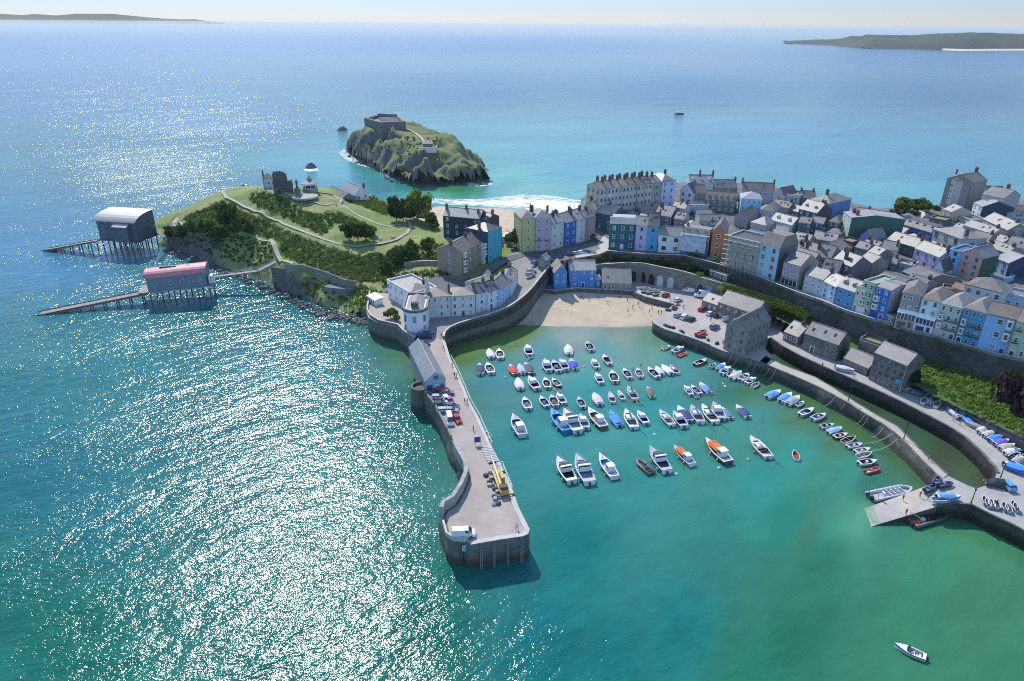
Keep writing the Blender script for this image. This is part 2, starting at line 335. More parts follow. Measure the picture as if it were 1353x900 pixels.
class Field:
    """heightfield through surveyed points"""
    def __init__(s, cps, step, smooth=2, rough=.5, nscale=.12, outline=None):
        s.step = step; P = [Vector((p[0], p[1])) for p in cps]
        vo, eo, fo, ov, *_ = delaunay_2d_cdt(P, [], [], 0, 1e-4)
        z = [cps[ov[i][0]][2] for i in range(len(vo))]
        xs = [v.x for v in vo]; ys = [v.y for v in vo]
        s.x0, s.y0 = min(xs), min(ys); s.nx = int((max(xs)-s.x0)/step)+2; s.ny = int((max(ys)-s.y0)/step)+2
        g = np.full((s.ny, s.nx), -4.0); ok = np.zeros((s.ny, s.nx), bool)
        gx = s.x0+np.arange(s.nx)*step; gy = s.y0+np.arange(s.ny)*step
        for f in fo:
            a, b2, c = [vo[i] for i in f[:3]]; za, zb, zc = [z[i] for i in f[:3]]
            den = (b2.y-c.y)*(a.x-c.x)+(c.x-b2.x)*(a.y-c.y)
            if abs(den) < 1e-6: continue
            i0, i1 = max(0, int((min(a.x, b2.x, c.x)-s.x0)/step)), int((max(a.x, b2.x, c.x)-s.x0)/step)+2
            j0, j1 = max(0, int((min(a.y, b2.y, c.y)-s.y0)/step)), int((max(a.y, b2.y, c.y)-s.y0)/step)+2
            XX, YY = np.meshgrid(gx[i0:i1], gy[j0:j1])
            l1 = ((b2.y-c.y)*(XX-c.x)+(c.x-b2.x)*(YY-c.y))/den; l2 = ((c.y-a.y)*(XX-c.x)+(a.x-c.x)*(YY-c.y))/den; l3 = 1-l1-l2
            ins = (l1 >= -1e-6) & (l2 >= -1e-6) & (l3 >= -1e-6)
            sub = g[j0:j1, i0:i1]; so_ = ok[j0:j1, i0:i1]
            sub[ins] = (l1*za+l2*zb+l3*zc)[ins]; so_[ins] = True
        for _ in range(smooth):
            q = np.pad(g, 1, mode='edge'); g = (q[1:-1, 1:-1]*2+q[:-2, 1:-1]+q[2:, 1:-1]+q[1:-1, :-2]+q[1:-1, 2:])/6
        for j in range(s.ny):
            for i in range(s.nx):
                if ok[j, i]:
                    v = Vector((gx[i]*nscale, gy[j]*nscale, 0))
                    sl_ = min(1, max(abs(g[j, min(i+1, s.nx-1)]-g[j, i]), abs(g[min(j+1, s.ny-1), i]-g[j, i]))/step)
                    g[j, i] += (mnoise.fractal(v, 1, 2, 4)*rough*(.35+2.6*sl_))
        s.g, s.ok = g, ok
    def z(s, x, y):
        i = (x-s.x0)/s.step; j = (y-s.y0)/s.step
        if i < 0 or j < 0 or i >= s.nx-1 or j >= s.ny-1: return -9.0
        a, b2 = int(i), int(j); u, v = i-a, j-b2; g = s.g
        return float((g[b2, a]*(1-u)+g[b2, a+1]*u)*(1-v)+(g[b2+1, a]*(1-u)+g[b2+1, a+1]*u)*v)
    def hit(s, px, py, zmin=-1.0):
        d = ray(px, py); t = 60.0
        while t < 1500:
            x, y, z = t*d[0], t*d[1], H+t*d[2]
            if z < zmin: return at(px, py, max(zmin, 0))
            if z < s.z(x, y): return Vector((x, y, s.z(x, y)))
            t += .5
        return at(px, py, 0)
    def build(s, name, mats, zcut=-3):
        ids = -np.ones((s.ny, s.nx), int); vs = []; fs = []
        for j in range(s.ny):
            for i in range(s.nx):
                if s.ok[j, i]: ids[j, i] = len(vs); vs.append((s.x0+i*s.step, s.y0+j*s.step, float(s.g[j, i])))
        for j in range(s.ny-1):
            for i in range(s.nx-1):
                q = [ids[j, i], ids[j, i+1], ids[j+1, i+1], ids[j+1, i]]
                if min(q) >= 0 and max(vs[k][2] for k in q) > zcut: fs.append([int(k) for k in q])
        return tag(MB().add(vs, fs).build(name, mats, smooth=True), kind='structure')
def ground_mat(name, grass, dry, rock, lo=.52, hi=.72, sc=.05):
    m, nt, b = nodes(name); p = pos(nt)
    geo = nt.nodes.new('ShaderNodeNewGeometry'); sx = nt.nodes.new('ShaderNodeSeparateXYZ'); nt.links.new(geo.outputs['Normal'], sx.inputs[0])
    f = ramp(nt, noise_t(nt, p, sc, 5, .65), .42, .64); g = ramp(nt, noise_t(nt, p, .8, 4, .65), .3, .7)
    c = mixc(nt, f, grass, dry); c = mixc(nt, mathn(nt, 'MULTIPLY', g, .35), c, sc3(grass, .6))
    rk = ramp(nt, noise_t(nt, mapped(nt, p, (.5, .5, .16)), 1, 6, .7), .3, .7)
    rc = mixc(nt, rk, sc3(rock, .45), sc3(rock, 1.5))
    s2 = mathn(nt, 'ADD', sx.outputs[2], mathn(nt, 'MULTIPLY', mathn(nt, 'SUBTRACT', noise_t(nt, p, .25, 4, .6), .5), .45))
    rf = ramp(nt, s2, lo, hi)
    nt.links.new(mixc(nt, rf, rc, c), b.inputs['Base Color']); b.inputs['Roughness'].default_value = .9
    bump(nt, b, mathn(nt, 'ADD', mathn(nt, 'MULTIPLY', g, .25), mathn(nt, 'MULTIPLY', rk, mathn(nt, 'SUBTRACT', 1.05, rf))), .5, .8)
    return m
GRASS = (.15, .215, .042); DRY = (.30, .29, .11); ROCK = (.12, .112, .105)
GR_HILL = ground_mat('hill_turf', GRASS, DRY, ROCK)
GR_ISLE = ground_mat('island_turf', (.105, .15, .04), (.17, .17, .065), (.13, .12, .11), .57, .78, .035)
# castle hill ---------------------------------------------------------------
CH = pts([ # waterline and cliff foot
 (213,326,-2),(246,340,-2),(277,353,-2),(323,369,-2),(353,379,-2),(394,400,-2),(430,415,-2),(484,428,-2),
 (222,320,1),(250,332,2),(280,343,2),(323,358,2),(356,366,2.5),(394,385,2.5),(430,396,2.5),(484,412,2.5),
 (214,306,7),(228,298,9),(245,305,10.5),(277,306,12),(320,312,12),(353,325,11),(364,346,10.3),(395,356,10),(430,364,8.8),(470,374,7.5),(505,384,6),(500,396,5),
 (262,278,15),(295,251,21),(300,262,20.5),(345,283,19),(390,303,17),(430,317,15),(445,323,14),(300,290,14.5),(345,305,13.5),(390,325,13),(384,343,10.6),(430,345,10.5),
 (325,246,23.5),(345,252,25),(372,252,26),(400,256,25.5),(412,247,25),(435,252,22.5),(385,268,22.5),(410,282,20),(365,266,23.5),(335,262,22),
 (430,278,20),(445,275,20),(470,285,17.5),(500,296,15),(528,300,13.6),(540,312,12.5),(530,320,12.2),(505,323,12.4),(460,300,17),(440,300,16),(470,318,13.5),(480,303,15.5),
 (470,262,16.5),(490,258,15),(455,250,19),(508,268,13),(540,285,13),(560,292,12.5),(575,300,12),(585,312,12),(560,312,12),(545,330,11.5),
 (560,332,10.5),(585,330,10.8),(590,348,9.8),(560,350,9.2),(535,352,9),(520,356,7.2),(480,358,8.5),(540,372,7.2),(580,378,7.2),(620,372,7.6),(645,360,8.6),(664,348,9.5),(680,338,11),(655,350,9.2),(610,380,7),
 (585,320,11.8),(640,300,11.5),(655,318,11.3),(675,325,11.6),(690,334,11.6),(700,345,10.8),(690,365,9.6),(660,385,7.6)])
_b = at(295,251,21); CH += [Vector(v) for v in ((-205,352,-3),(-212,385,-3),(-196,420,-3),(-160,445,-3),(-120,452,-3),(-85,432,-3),(-62,405,-3),(-52,380,-3),(-36,358,0),(-10,345,2),(8,335,2),(-190,380,6),(-172,405,9),(-150,425,10),(-122,432,9),(-95,415,8),(-75,398,6))]
HILL = Field(CH, 1.6, 2, .7)
HILL.build('castle_hill_terrain', GR_HILL)
# fort island ---------------------------------------------------------------
IS = pts([(453,198,-2),(461,207,-2),(480,214,-2),(508,221,-2),(514,236,-2),(528,241,-2),(560,242,-2),(590,241,-2),(620,243,-2),(648,242,-2),(653,238,-2),
 (457,190,5),(468,203,4),(490,209,4),(512,213,4),(520,226,4),(545,234,4),(575,235,5),(600,234,5),(625,237,3),(645,236,2),
 (461,178,16),(470,196,11),(495,200,12),(515,203,13),(525,213,13),(545,222,14),(565,210,18),(590,208,17),(610,209,16),(622,214,14.5),(632,222,9),(640,227,7),
 (475,172,22),(485,180,21),(505,188,19),(520,195,17),(513,176,24.5),(503,177,24),(499,180,22.5),(508,181,23),(490,172,25),(535,170,26),(481,170,25),(540,180,23.5),(556,192,21),(570,196,19.5),(545,204,18),(580,198,17.5),(600,202,17),
 (575,180,21),(590,178,23),(597,178,25),(606,183,22),(615,192,16),(622,202,10),(625,210,6)])
IS += [Vector(v) for v in ((-150,640,-3),(-140,668,-3),(-105,680,-3),(-60,660,-3),(-34,590,-3),(-19,545,-3),(-128,640,18),(-95,645,20),(-70,625,17),(-120,610,26),(-92,612,26))]
ISLE = Field(IS, 2.0, 1, 2.3, .09)
ISLE.build('island_terrain', GR_ISLE)
# far land ------------------------------------------------------------------
FI = []
for x, yb, yt in ((1033,57.5,57),(1045,58.5,54),(1075,59,52.5),(1098,60,52),(1105,61,51.5),(1120,62,47.5),(1140,64,45.5),(1165,64.5,46),(1200,65,46),(1235,66,44),(1280,67,42),(1310,66.5,43.5),(1353,66.5,44.5),(1420,67,45),(1500,67,47),(1600,67,60)):
    p0 = at(x, yb, 0); u = Vector((p0.x, p0.y)).normalized()
    for k, f in ((-20, -.04), (0, .02), (70, .33), (190, .62), (420, 1.), (700, .75), (950, -.05)):
        q = Vector((p0.x+u.x*k, p0.y+u.y*k)); top = max(2, height_at(Vector((p0.x+u.x*420, p0.y+u.y*420)), yt))
        FI.append(Vector((q.x, q.y, top*f)))
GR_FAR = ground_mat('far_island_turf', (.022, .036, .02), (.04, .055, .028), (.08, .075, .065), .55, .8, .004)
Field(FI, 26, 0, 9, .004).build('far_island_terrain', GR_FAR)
mb = MB(); a_, b_ = [], []
for x, y in ((1245,66.7),(1275,67.6),(1310,67.2),(1353,67.0),(1450,67.4)):
    q = at(x, y, 0); a_.append((q.x, q.y, .4)); u = q.normalized(); b_.append((q.x+u.x*75, q.y+u.y*75, 7))
mb.strip(a_, b_); tag(mb.build('far_beach', plain((.55, .48, .38), .9)), kind='structure')
mb = MB(); A_ = []
for x, y in ((-120,17),(-60,18),(0,18.5),(30,20),(45,18.6),(75,20.5),(100,18.2),(150,18.4),(165,20),(190,22.5),(215,24.5),(240,25.8),(256,25.4),(275,28.5)):
    d = ray(x, y); t = 42000/d[1]; A_.append((t*d[0], 42000, H+t*d[2]))
ring = [[(x, 41000, -2), (x, 42000, max(2, z)), (x, 45000, -2)] for x, _, z in A_]
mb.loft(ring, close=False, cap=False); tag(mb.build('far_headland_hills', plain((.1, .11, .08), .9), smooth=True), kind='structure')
# ---------------------------------------------------------------- sand
SAND = plain((.46, .36, .245), .9, .2, scale=.18, name='dry_sand'); WETSAND = plain((.33, .28, .2), .5, .15, scale=.2, name='wet_sand')
def sandmat():
    m, nt, b = nodes('beach_sand'); p = pos(nt); sx = nt.nodes.new('ShaderNodeSeparateXYZ'); nt.links.new(p, sx.inputs[0])
    f = ramp(nt, noise_t(nt, p, .12, 6, .7), .3, .7); g = ramp(nt, noise_t(nt, mapped(nt, p, (.3, 1, 1)), .5, 4, .6), .35, .7)
    c = mixc(nt, f, (.42, .325, .215), (.56, .46, .33)); c = mixc(nt, mathn(nt, 'MULTIPLY', g, .35), c, (.36, .255, .16))
    w = ramp(nt, mathn(nt, 'ADD', sx.outputs[2], mathn(nt, 'MULTIPLY', f, .25)), .12, .55)
    nt.links.new(mixc(nt, w, (.31, .265, .19), c), b.inputs['Base Color'])
    r = nt.nodes.new('ShaderNodeMapRange'); nt.links.new(w, r.inputs[0]); r.inputs[3].default_value = .35; r.inputs[4].default_value = .9
    nt.links.new(r.outputs[0], b.inputs['Roughness']); bump(nt, b, f, .06, .5); return m
SANDM = sandmat()
sheet('harbour_beach_sand', pts([(690,400,3.2),(716,384,3.4),(760,383,3.2),(835,386,3),(862,392,3),(893,400,3.2),(886,412,2.4),(868,420,1),(858,436,-.35),(820,438,-.35),(770,437,-.35),(720,436,-.35),(700,437,-.35),(680,432,-.2),(684,420,1)]),
      SANDM, pts([(705,414,1.3),(720,400,2.4),(760,397,2.3),(820,399,2.2),(850,405,1.8),(700,426,.25),(740,430,.12),(790,431,.12),(840,431,.12),(862,425,.5)]))
sheet('south_beach_sand', pts([(540,330,2.6),(700,325,2.6),(830,310,2.6),(800,290,-.6),(772,281,-.6),(700,272,-.6),(640,267,-.6),(560,264,-.6),(500,280,-.6)]), SANDM,
      pts([(580,273,.05),(620,274.5,.05),(660,275.5,.05),(700,279,.05),(760,288,.05),(560,290,1.2),(640,292,1.3),(700,296,1.3),(770,300,1.4)]))
# ---------------------------------------------------------------- quays, roads, retaining walls
WALLM = stone((.125, .118, .108), .9, .45, .35, 'harbour_masonry', 1); WALLG = stone((.12, .114, .102), 1.0, .5, .8, 'mossy_masonry', 1)
PAVE = deck((.37, .315, .27), 'worn_concrete_deck'); COPE = plain((.45, .42, .375), .8, .12, scale=.5, name='coping_stone')
ROADM = deck((.26, .235, .215), 'worn_asphalt', 14, 9, 1.1); YARD = plain((.13, .125, .12), .9, .4, scale=.15, name='yard_paving')
def wall(name, label, top, zbot, mats=None, thick=.6, rise=0.0, cat='wall', cope=None, group=None, bottom=None):
    """retaining wall: face from the top line down, with a thick top; optional surveyed foot line makes it battered"""
    T = [Vector(p) for p in top]; n = len(T); nrm = []
    for i in range(n):
        d = (T[min(i+1, n-1)]-T[max(i-1, 0)]); d.z = 0; d.normalize(); nrm.append(Vector((d.y, -d.x, 0)))
    up = [p+Vector((0, 0, rise)) for p in T]; bk = [p+q*thick for p, q in zip(up, nrm)]
    zb = zbot if isinstance(zbot, (list, tuple)) else [zbot]*n
    ft = [Vector(p) for p in bottom] if bottom else [Vector((p.x, p.y, z)) for p, z in zip(T, zb)]
    bb = [Vector((p.x, p.y, f.z)) for p, f in zip(bk, ft)]
    mb = MB(); mb.loft([[f, u, k, q] for f, u, k, q in zip(ft, up, bk, bb)])
    o = mb.build(name, [mats or WALLM], fix=True); tag(o, label, cat, group)
    if cope:
        c = MB(); c.loft([[u-q*.08+Vector((0, 0, .004)), u-q*.08+Vector((0, 0, cope)), k+q*.08+Vector((0, 0, cope)), k+q*.08+Vector((0, 0, .004))] for u, k, q in zip(up, bk, nrm)])
        c.build('coping', COPE, o, fix=True)
    return o
ZP = 6.5
# pier deck: harbour side from the road down to the head, then back up the sea side
pier_h = [(587,448),(591,460),(595,473),(605,493),(613,512),(620,530),(633,553),(649,589),(657,604),(664,618),(677,646),(685,670),(700,700),(698,706),(691,709),(660,713.5),(623,720)]
pier_s = [(612,713),(600,712.5),(591,707),(586,683),(589,675),(601,668),(612,650),(619,633),(617,620),(609,606),(595,580),(586,562),(574,538),(560,520),(555,508),(553,480),(551,462),(549,452)]
PH = pts(pier_h, ZP); PS = pts(pier_s, ZP)
land0 = pts([(556,436),(570,428),(587,432),(590,440)], ZP)
sheet('pier_deck', PH+PS+land0, [PAVE, WALLM], skirt=8.5)
feet = [(611,747),(598,746),(589,739),(579,710),(577,691),(583,678),(596,650),(603,634),(600,622),(592,610),(586,590),(580,570),(565,546),(552,534),(547,522),(546,490),(545,470),(543,458)]
ftP = pts(feet, 0)
for f in ftP: f.z = -1.0
q = pts([(660,742),(690,737),(701,726),(703,712)], 0)
wall('pier_sea_wall', 'long battered dark stone wall along the open sea side of the pier', PS, -1, WALLG, .5, .02, cat='sea wall', bottom=ftP)
# parapets on the pier
def parapet(name, label, line, z, h, t, m, cat='wall', group=None):
    P = [Vector((p.x, p.y, z)) for p in line] if z is not None else [Vector(p) for p in line]
    o = wall(name, label, P, [p.z-.3 for p in P], m, t, h, cat, group=group); return o
c_in = pts([(586,683),(589,675),(601,668),(612,650),(619,633),(617,620),(609,606),(603,594)], ZP)
parapet('curved_parapet_wall', 'pale curved parapet wall bulging beside the pier head on the sea side', c_in[::-1], None, 2.6, .9, stone((.33, .31, .28), 1.2, .35))
parapet('low_parapet', 'straight low parapet along the parked cars on the pier', pts([(595,580),(586,562),(574,538),(561,521)], ZP), None, 1.0, .5, stone((.2, .19, .17), 1.2, .4))
parapet('low_parapet', 'low rounded kerb wall round the white van at the pier head', pts([(618,713),(600,712),(591.5,706),(587,690)], ZP)[::-1], None, .7, .45, COPE)
hk = MB(); L = PH[0:12]
hk.loft([[p+Vector((0, 0, .003)), p+Vector((0, 0, .16)), p+Vector((-.9, -.1, .16)), p+Vector((-.9, -.1, .003))] for p in L]); tag(hk.build('kerb_stone', COPE, fix=True), 'pale coping kerb along the harbour edge of the pier', 'kerb')
hk = MB(); L = PH[10:]
hk.loft([[p+Vector((0, 0, .003)), p+Vector((0, 0, .14)), p+Vector((-.2, 1.1, .14) if k > 3 else (-1.2, .1, .14)), p+Vector((-.2, 1.1, .003) if k > 3 else (-1.2, .1, .003))] for k, p in enumerate(L)])
tag(hk.build('kerb_stone', COPE, fix=True), 'pale coping kerb round the head of the pier', 'kerb')
# round bastion on the sea wall
bz = at(556,513,ZP); mb = MB(); mb.lathe([(3.4, -1), (2.9, ZP-.1), (2.9, ZP+.9), (2.3, ZP+.9), (2.3, ZP+.1)], (bz.x, bz.y), 18)
tag(mb.build('round_bastion', [WALLG], smooth=False), 'small round stone bastion on the sea wall beside the pier shed', 'bastion')
# harbour wall and road behind it
HW = [(587,448,6.5),(589,441,6.5),(595,435.5,6.7),(606,430.5,7),(627,424,7.3),(645,419,7.6),(661,413.5,8),(673,408,8.4),(683,401.5,8.8),(690,396,9.2),(698,389,9.6),(706,380,10.1),(712,372,10.5),(720,362,11.1),(727,352.5,11.8)]
HWp = pts(HW)
wall('curved_harbour_wall', 'tall curved stone harbour wall below the white terrace, from pier to beach', HWp[::-1], -1.2, WALLM, .55, .95, 'harbour wall', .12)
road_in = [(727,346,12),(716,338,12.2),(696,334,12.2),(680,333,11.8),(671,337,11.3),(668,346,10.6),(684,357,9.9),(684,376,9.3),(676,389,8.7),(661,402.5,8),(645,409,7.6),(628,416,7.3),(600,418,7.05),(564,421,6.9),(555,436,6.6)]
sheet('harbour_road', [p+Vector((0, 0, .03)) for p in HWp]+pts(road_in)+pts([(560,444,6.52)]), [ROADM, WALLM], skirt=3)
sheet('terrace_back_lane', pts([(586,362,9.0),(612,372.5,8.3),(640,357,9.8),(664,340,11.3),(690,333.5,12.3),(700,336,12.2),(668,347,10.7),(640,368,8.5),(600,386,7.4),(540,386,7.2),(500,384,7),(535,372,7.6),(560,372,8)]), plain((.1, .1, .105), .85, .2, scale=.2, name='lane_asphalt'))
# town platform -----------------------------------------------------------
edge = [(727,345,12.4),(740,346,12.6),(760,343,13),(790,338,13.6),(802,334,14.2),(838,337,14.8),(868,339,15),(903,340,15.3),(935,348,15.6),(957,354,15.8),(985,362,16),(1006,370,16),(1025,378,16),(1050,388,16),(1085,400,16),(1115,412.5,16),(1150,423.5,16),(1177,430,16),(1205,440,16),(1231,445.5,16.2),(1275,459.5,16.4),(1314,470.5,16.8),(1353,479,17.2),(1430,498,17.6),(1560,528,18)]
back = [(1560,300,20),(1450,270,20),(1353,265,20),(1240,270,20),(1160,276,20),(1120,266,20),(1010,245,20),(940,239,20),(880,242,19.5),(790,247,19),(768,262,17.5),(764,285,15),(735,318,12.6),(676,324,12)]
E3 = pts(edge); B3 = pts(back)
sheet('town_ground', pts([(688,335,12.2)])+E3+B3, [YARD, stone((.15, .14, .125), .3, .5, .5, 'cliff_rock')], pts([(727,331,12.5),(785,316,13.2),(806,329,14.2),(840,331,14.8),(870,334,15),(900,336,15.3),(935,341,15.6),(957,350,15.8),(998,362,16),(1024,371,16),(1060,381,16),(1100,399,16),(1146,416,16),(1205,434,16),(1259,450,16.3),(1328,470,16.8),(790,276,19),(870,270,19),(900,268,19.5),(980,286,19),(1060,305,18),(1120,325,18),(1200,345,17.5),(1300,365,18),(1000,255,20),(1100,275,20),(1180,287,20),(1250,282,20.3),(1350,282,20.3)]), skirt=22)
# pavements and road surface on the seafront
def ribbon(name, a, b, m, dz=.02, kind='structure'):
    mb = MB(); mb.strip([p+Vector((0, 0, dz)) for p in pts(a)], [p+Vector((0, 0, dz)) for p in pts(b)]); return tag(mb.build(name, m), kind=kind)
TAR = plain((.075, .078, .085), .8, .2, scale=.2, name='tarmac'); PAVP = plain((.36, .31, .26), .85, .12, scale=.3, name='paving_slabs')
ribbon('seafront_pavement', [(1046,384,16),(1085,398,16),(1115,410,16),(1150,421,16),(1177,428,16),(1205,438,16),(1231,443.5,16.2),(1275,457,16.4),(1314,468,16.8),(1353,476.5,17.2)],
       [(1050,381,16),(1085,391,16),(1115,405,16),(1146,416,16),(1180,427,16),(1205,435.5,16),(1231,442,16.2),(1275,455.5,16.4),(1314,467,16.8),(1353,475.5,17.2)], PAVP)
ribbon('bridge_street', [(688,334.5,12.26),(727,333.5,12.55),(760,324,13),(788,315.5,13.35),(800,320,13.9)], [(729,345.5,12.45),(742,345,12.6),(762,341,13),(790,336.5,13.6),(803,331,14.3)], TAR)
ribbon('bridge_street_pale_pavement', [(756,335.5,13.0),(775,331.5,13.2),(789,322,13.5),(798,312,13.8)], [(762,340.8,13.05),(790,336.3,13.65),(803,331,14.35),(806,318,14.2)], plain((.42, .38, .34), .85, .1, name='pale_paving'), .03)  # paler strip of paving laid over the street
# upper retaining walls (seen from the harbour)
LE = len(edge)
foot_z = {i: z for i, z in enumerate([10.5,10.5,11,11,11,11.5,11.5,11.5,11.5,11.5,11.5,11,10.5,10,9.5,9.5,9,8.5,8,8,8,8,9,10,10])}
wall('upper_retaining_wall', 'high dark stone retaining wall under the front row of painted houses', E3[4:14][::-1], [foot_z[i]-1 for i in range(4, 14)][::-1], stone((.085, .085, .075), 1.0, .5, .9, 'mossy_retaining_wall'), .45, .9, 'retaining wall', .1)
wall('upper_retaining_wall', 'blue grey stone retaining wall above the steep grass field', E3[13:][::-1], [foot_z[i]-1.5 for i in range(13, LE)][::-1], stone((.19, .19, .19), 1.0, .5, .6, 'upper_masonry'), .45, .9, 'retaining wall', .1)
wall('upper_retaining_wall', 'short retaining wall behind the blue beach house', E3[:5][::-1], 5, WALLM, .45, .5, 'retaining wall')
# quay, beach promenade and arches
ZQ = 4.1
qf = pts([(862,424),(864,428),(870,431.5),(878,435.5),(900,442.5),(924,450.5),(937,456),(953.5,463),(977,470),(999.5,476.5),(1012,481.5)], ZQ)
qb = pts([(1022,472),(1012,462),(1005,452),(1030,440),(1040,425),(1000,402),(960,392),(935,395),(918,386),(902,384),(877,378),(840,368),(833,366),(786,362),(745,362),(722,380),(733,384),(760,381),(800,383),(836,384.5),(850,391),(890,402.5)], ZQ)
sheet('quay_surface', qf+qb, [deck((.38, .335, .30), 'quay_concrete', 7, 5, .6), WALLM], skirt=7)
parapet('low_parapet', 'low stone parapet along the edge of the car park quay', qf[:7][::-1], None, .35, .6, COPE)
wall('beach_wall', 'dark stone sea wall behind the harbour beach, below the blue house', pts([(716,384),(733,386),(760,382.5),(800,384.5),(836,386)], ZQ)[::-1], 1.5, WALLG, .5, .6, 'sea wall', .1)
wall('beach_wall', 'curved low wall between the beach and the boat terrace', pts([(836,387),(850,393),(872,399),(890,403.5)], ZQ)[::-1], 1.5, WALLM, .5, .5, 'sea wall')
wall('beach_wall', 'small outer curb wall on the sand beside the car park', pts([(857,397,3.2),(875,403,3.2),(887,406,3.2),(893,403.5,3.5)])[::-1], 1.0, WALLM, .5, .4, 'sea wall')
ribbon('boat_terrace_ramp', [(840,378.5,ZQ),(868,388,ZQ),(884,394,ZQ)], [(838,385.5,ZQ),(855,392,ZQ),(884,400,ZQ)], plain((.45, .40, .34), .9, .1, name='ramp_concrete'))
# terrace on top of the arches and the hedge bank
A3 = pts([(786,352,11.2),(830,349,11.5),(850,350,11.8),(873,355,11.8),(895,359,11.6),(910,363,11.2),(930,370,10.8),(953,376.5,10.2),(970,387,9.8)])
sheet('arches_terrace', A3+[Vector((p.x, p.y, 11)) for p in E3[1:14]][::-1], ground_mat('bank_turf', (.035, .055, .02), (.06, .07, .03), (.06, .06, .055)))
arch = wall('arched_quay_wall', 'stone quay wall with a row of arched vaults behind the harbour car park', A3[::-1], ZQ-.5, stone((.2, .18, .155), 1.2, .5), .5, .7, 'wall', .1)
def on_line(P, t):
    L = [(b-a).length for a, b in zip(P, P[1:])]; d = t*sum(L)
    for a, b, l in zip(P, P[1:], L):
        if d <= l or b is P[-1]: return a+(b-a)*(d/l), (b-a).normalized()
        d -= l
VPAINT = plain((.1, .32, .55), .6); VPINK = plain((.45, .16, .2), .6)
for k, (t, mt) in enumerate(((.27, BLACK),(.335, BLACK),(.40, BLACK),(.46, plain((.5, .52, .54), .5)),(.53, plain((.5, .5, .5), .5)),(.60, plain((.26, .2, .15), .8)),(.665, plain((.15, .13, .12), .8)),(.74, BLACK),(.80, VPAINT),(.875, VPINK),(.935, VPAINT))):
    p, d = on_line(A3, t); nrm = Vector((d.y, -d.x, 0)); w, hh = 2.6, 4.6
    out = [(-w/2, 0), (w/2, 0)]+[(w/2*math.cos(a), hh-w/2+w/2*math.sin(a)) for a in [math.pi*i/8 for i in range(9)]]
    mb = MB(); fr = [p+nrm*.06+d*x+Vector((0, 0, ZQ-p.z+z)) for x, z in out]; bk = [v-nrm*.05 for v in fr]
    mb.add(fr+bk, [list(range(len(fr)))]+[[i, len(fr)+i, len(fr)+(i+1) % len(fr), (i+1) % len(fr)] for i in range(len(fr))])
    o = mb.build('arched_door', mt, arch)
    mb = MB(); ring = [[p+nrm*.03+d*x*s_+Vector((0, 0, ZQ-p.z+(z if s_ == 1 else z+.35))) for s_ in (1, 1.25)] for x, z in out[2:]]
    mb.loft([[a+nrm*.14, b2+nrm*.14, b2, a] for a, b2 in ring]); mb.build('arch_ring', stone((.3, .27, .22), 2, .3), o, fix=True)
# inner breakwater wall
IW_in = [(1012,470),(1035,482),(1078,498),(1105,514),(1131,531),(1160,548.5),(1187,563),(1208,584),(1224,601),(1240,615),(1253,627)]
IW_out = [(1003,478),(1024.6,487),(1057,500.5),(1082,512),(1100,521.5),(1120,532.5),(1145,548.5),(1165,560),(1179,570),(1195,584),(1213,604),(1229,619.5),(1243,634)]
iwo = pts(IW_out, ZQ); iwi = pts(IW_in, ZQ)
sheet('breakwater_path', iwo+iwi[::-1], [deck((.42, .38, .32), 'breakwater_top', 3, 2.2, .7), WALLM], skirt=.3)
wall('breakwater_wall', 'long dark rough stone breakwater with barnacled face between the two basins', iwo[::-1], -1, stone((.125, .11, .1), .8, .65, .3, 'barnacled_masonry', 1), .5, .05, 'breakwater', bottom=pts([(1000,489),(1022,498),(1045,510),(1070,523),(1085,534),(1108,545.5),(1132,558),(1151,571),(1164,582),(1180,597),(1196,611),(1212,628),(1228,645)], 0)[::-1])
wall('breakwater_wall', 'inner face of the breakwater above the shallow green basin', iwi, -1, WALLM, .5, .05, 'breakwater')
# promenade on the landward side of the inner basin
PR = [(1018,447),(1033,458),(1058,471.5),(1086,484.5),(1123,500.5),(1160,517.5),(1190,531.5),(1218,546),(1240,557.5),(1257,567),(1274,578),(1296,598),(1314,619),(1317,625),(1314,634),(1305,641),(1290,645.5),(1280,642),(1253,629)]
PRp = pts(PR, 4.3)
slipL = pts([(1243,634,4.2),(1222,643,3.2),(1190,655,1.8),(1150,669,.3),(1100,686,-1.6)]); slipR = pts([(1098,715,-1.6),(1160,693,.3),(1200,681,1.8),(1238,669.5,3.2),(1262,666,4),(1283,667,4.3),(1300,676,4.3),(1335,692,4.3),(1400,726,4.3)])
land = pts([(1520,700,4.4),(1480,612,4.5),(1420,602,4.5),(1345,581,4.5),(1305,563,4.5),(1228,520,4.5),(1200,518,4.5),(1150,497,4.5),(1108,474,4.5),(1062,452,4.5),(1030,436,4.4)])
sheet('promenade_surface', PRp+slipL+slipR+land, [deck((.37, .345, .315), 'promenade_concrete', 5, 4, -.6), WALLM], pts([(1260,640,4.2),(1240,655,3.6),(1215,665,2.6),(1170,680,.9),(1290,650,4.3),(1330,660,4.3),(1280,600,4.35)]), skirt=7)
def slipmat():
    m, nt, b = nodes('slip_concrete_wet'); p = pos(nt); sz = nt.nodes.new('ShaderNodeSeparateXYZ'); nt.links.new(p, sz.inputs[0])
    f = ramp(nt, noise_t(nt, p, .35, 6, .7), .3, .7); c = mixc(nt, f, (.34, .265, .195), (.47, .41, .34))
    al = ramp(nt, mathn(nt, 'ADD', sz.outputs[2], mathn(nt, 'MULTIPLY', f, .8)), 1.7, .3)
    nt.links.new(mixc(nt, al, c, (.10, .215, .14)), b.inputs['Base Color']); b.inputs['Roughness'].default_value = .6
    return m
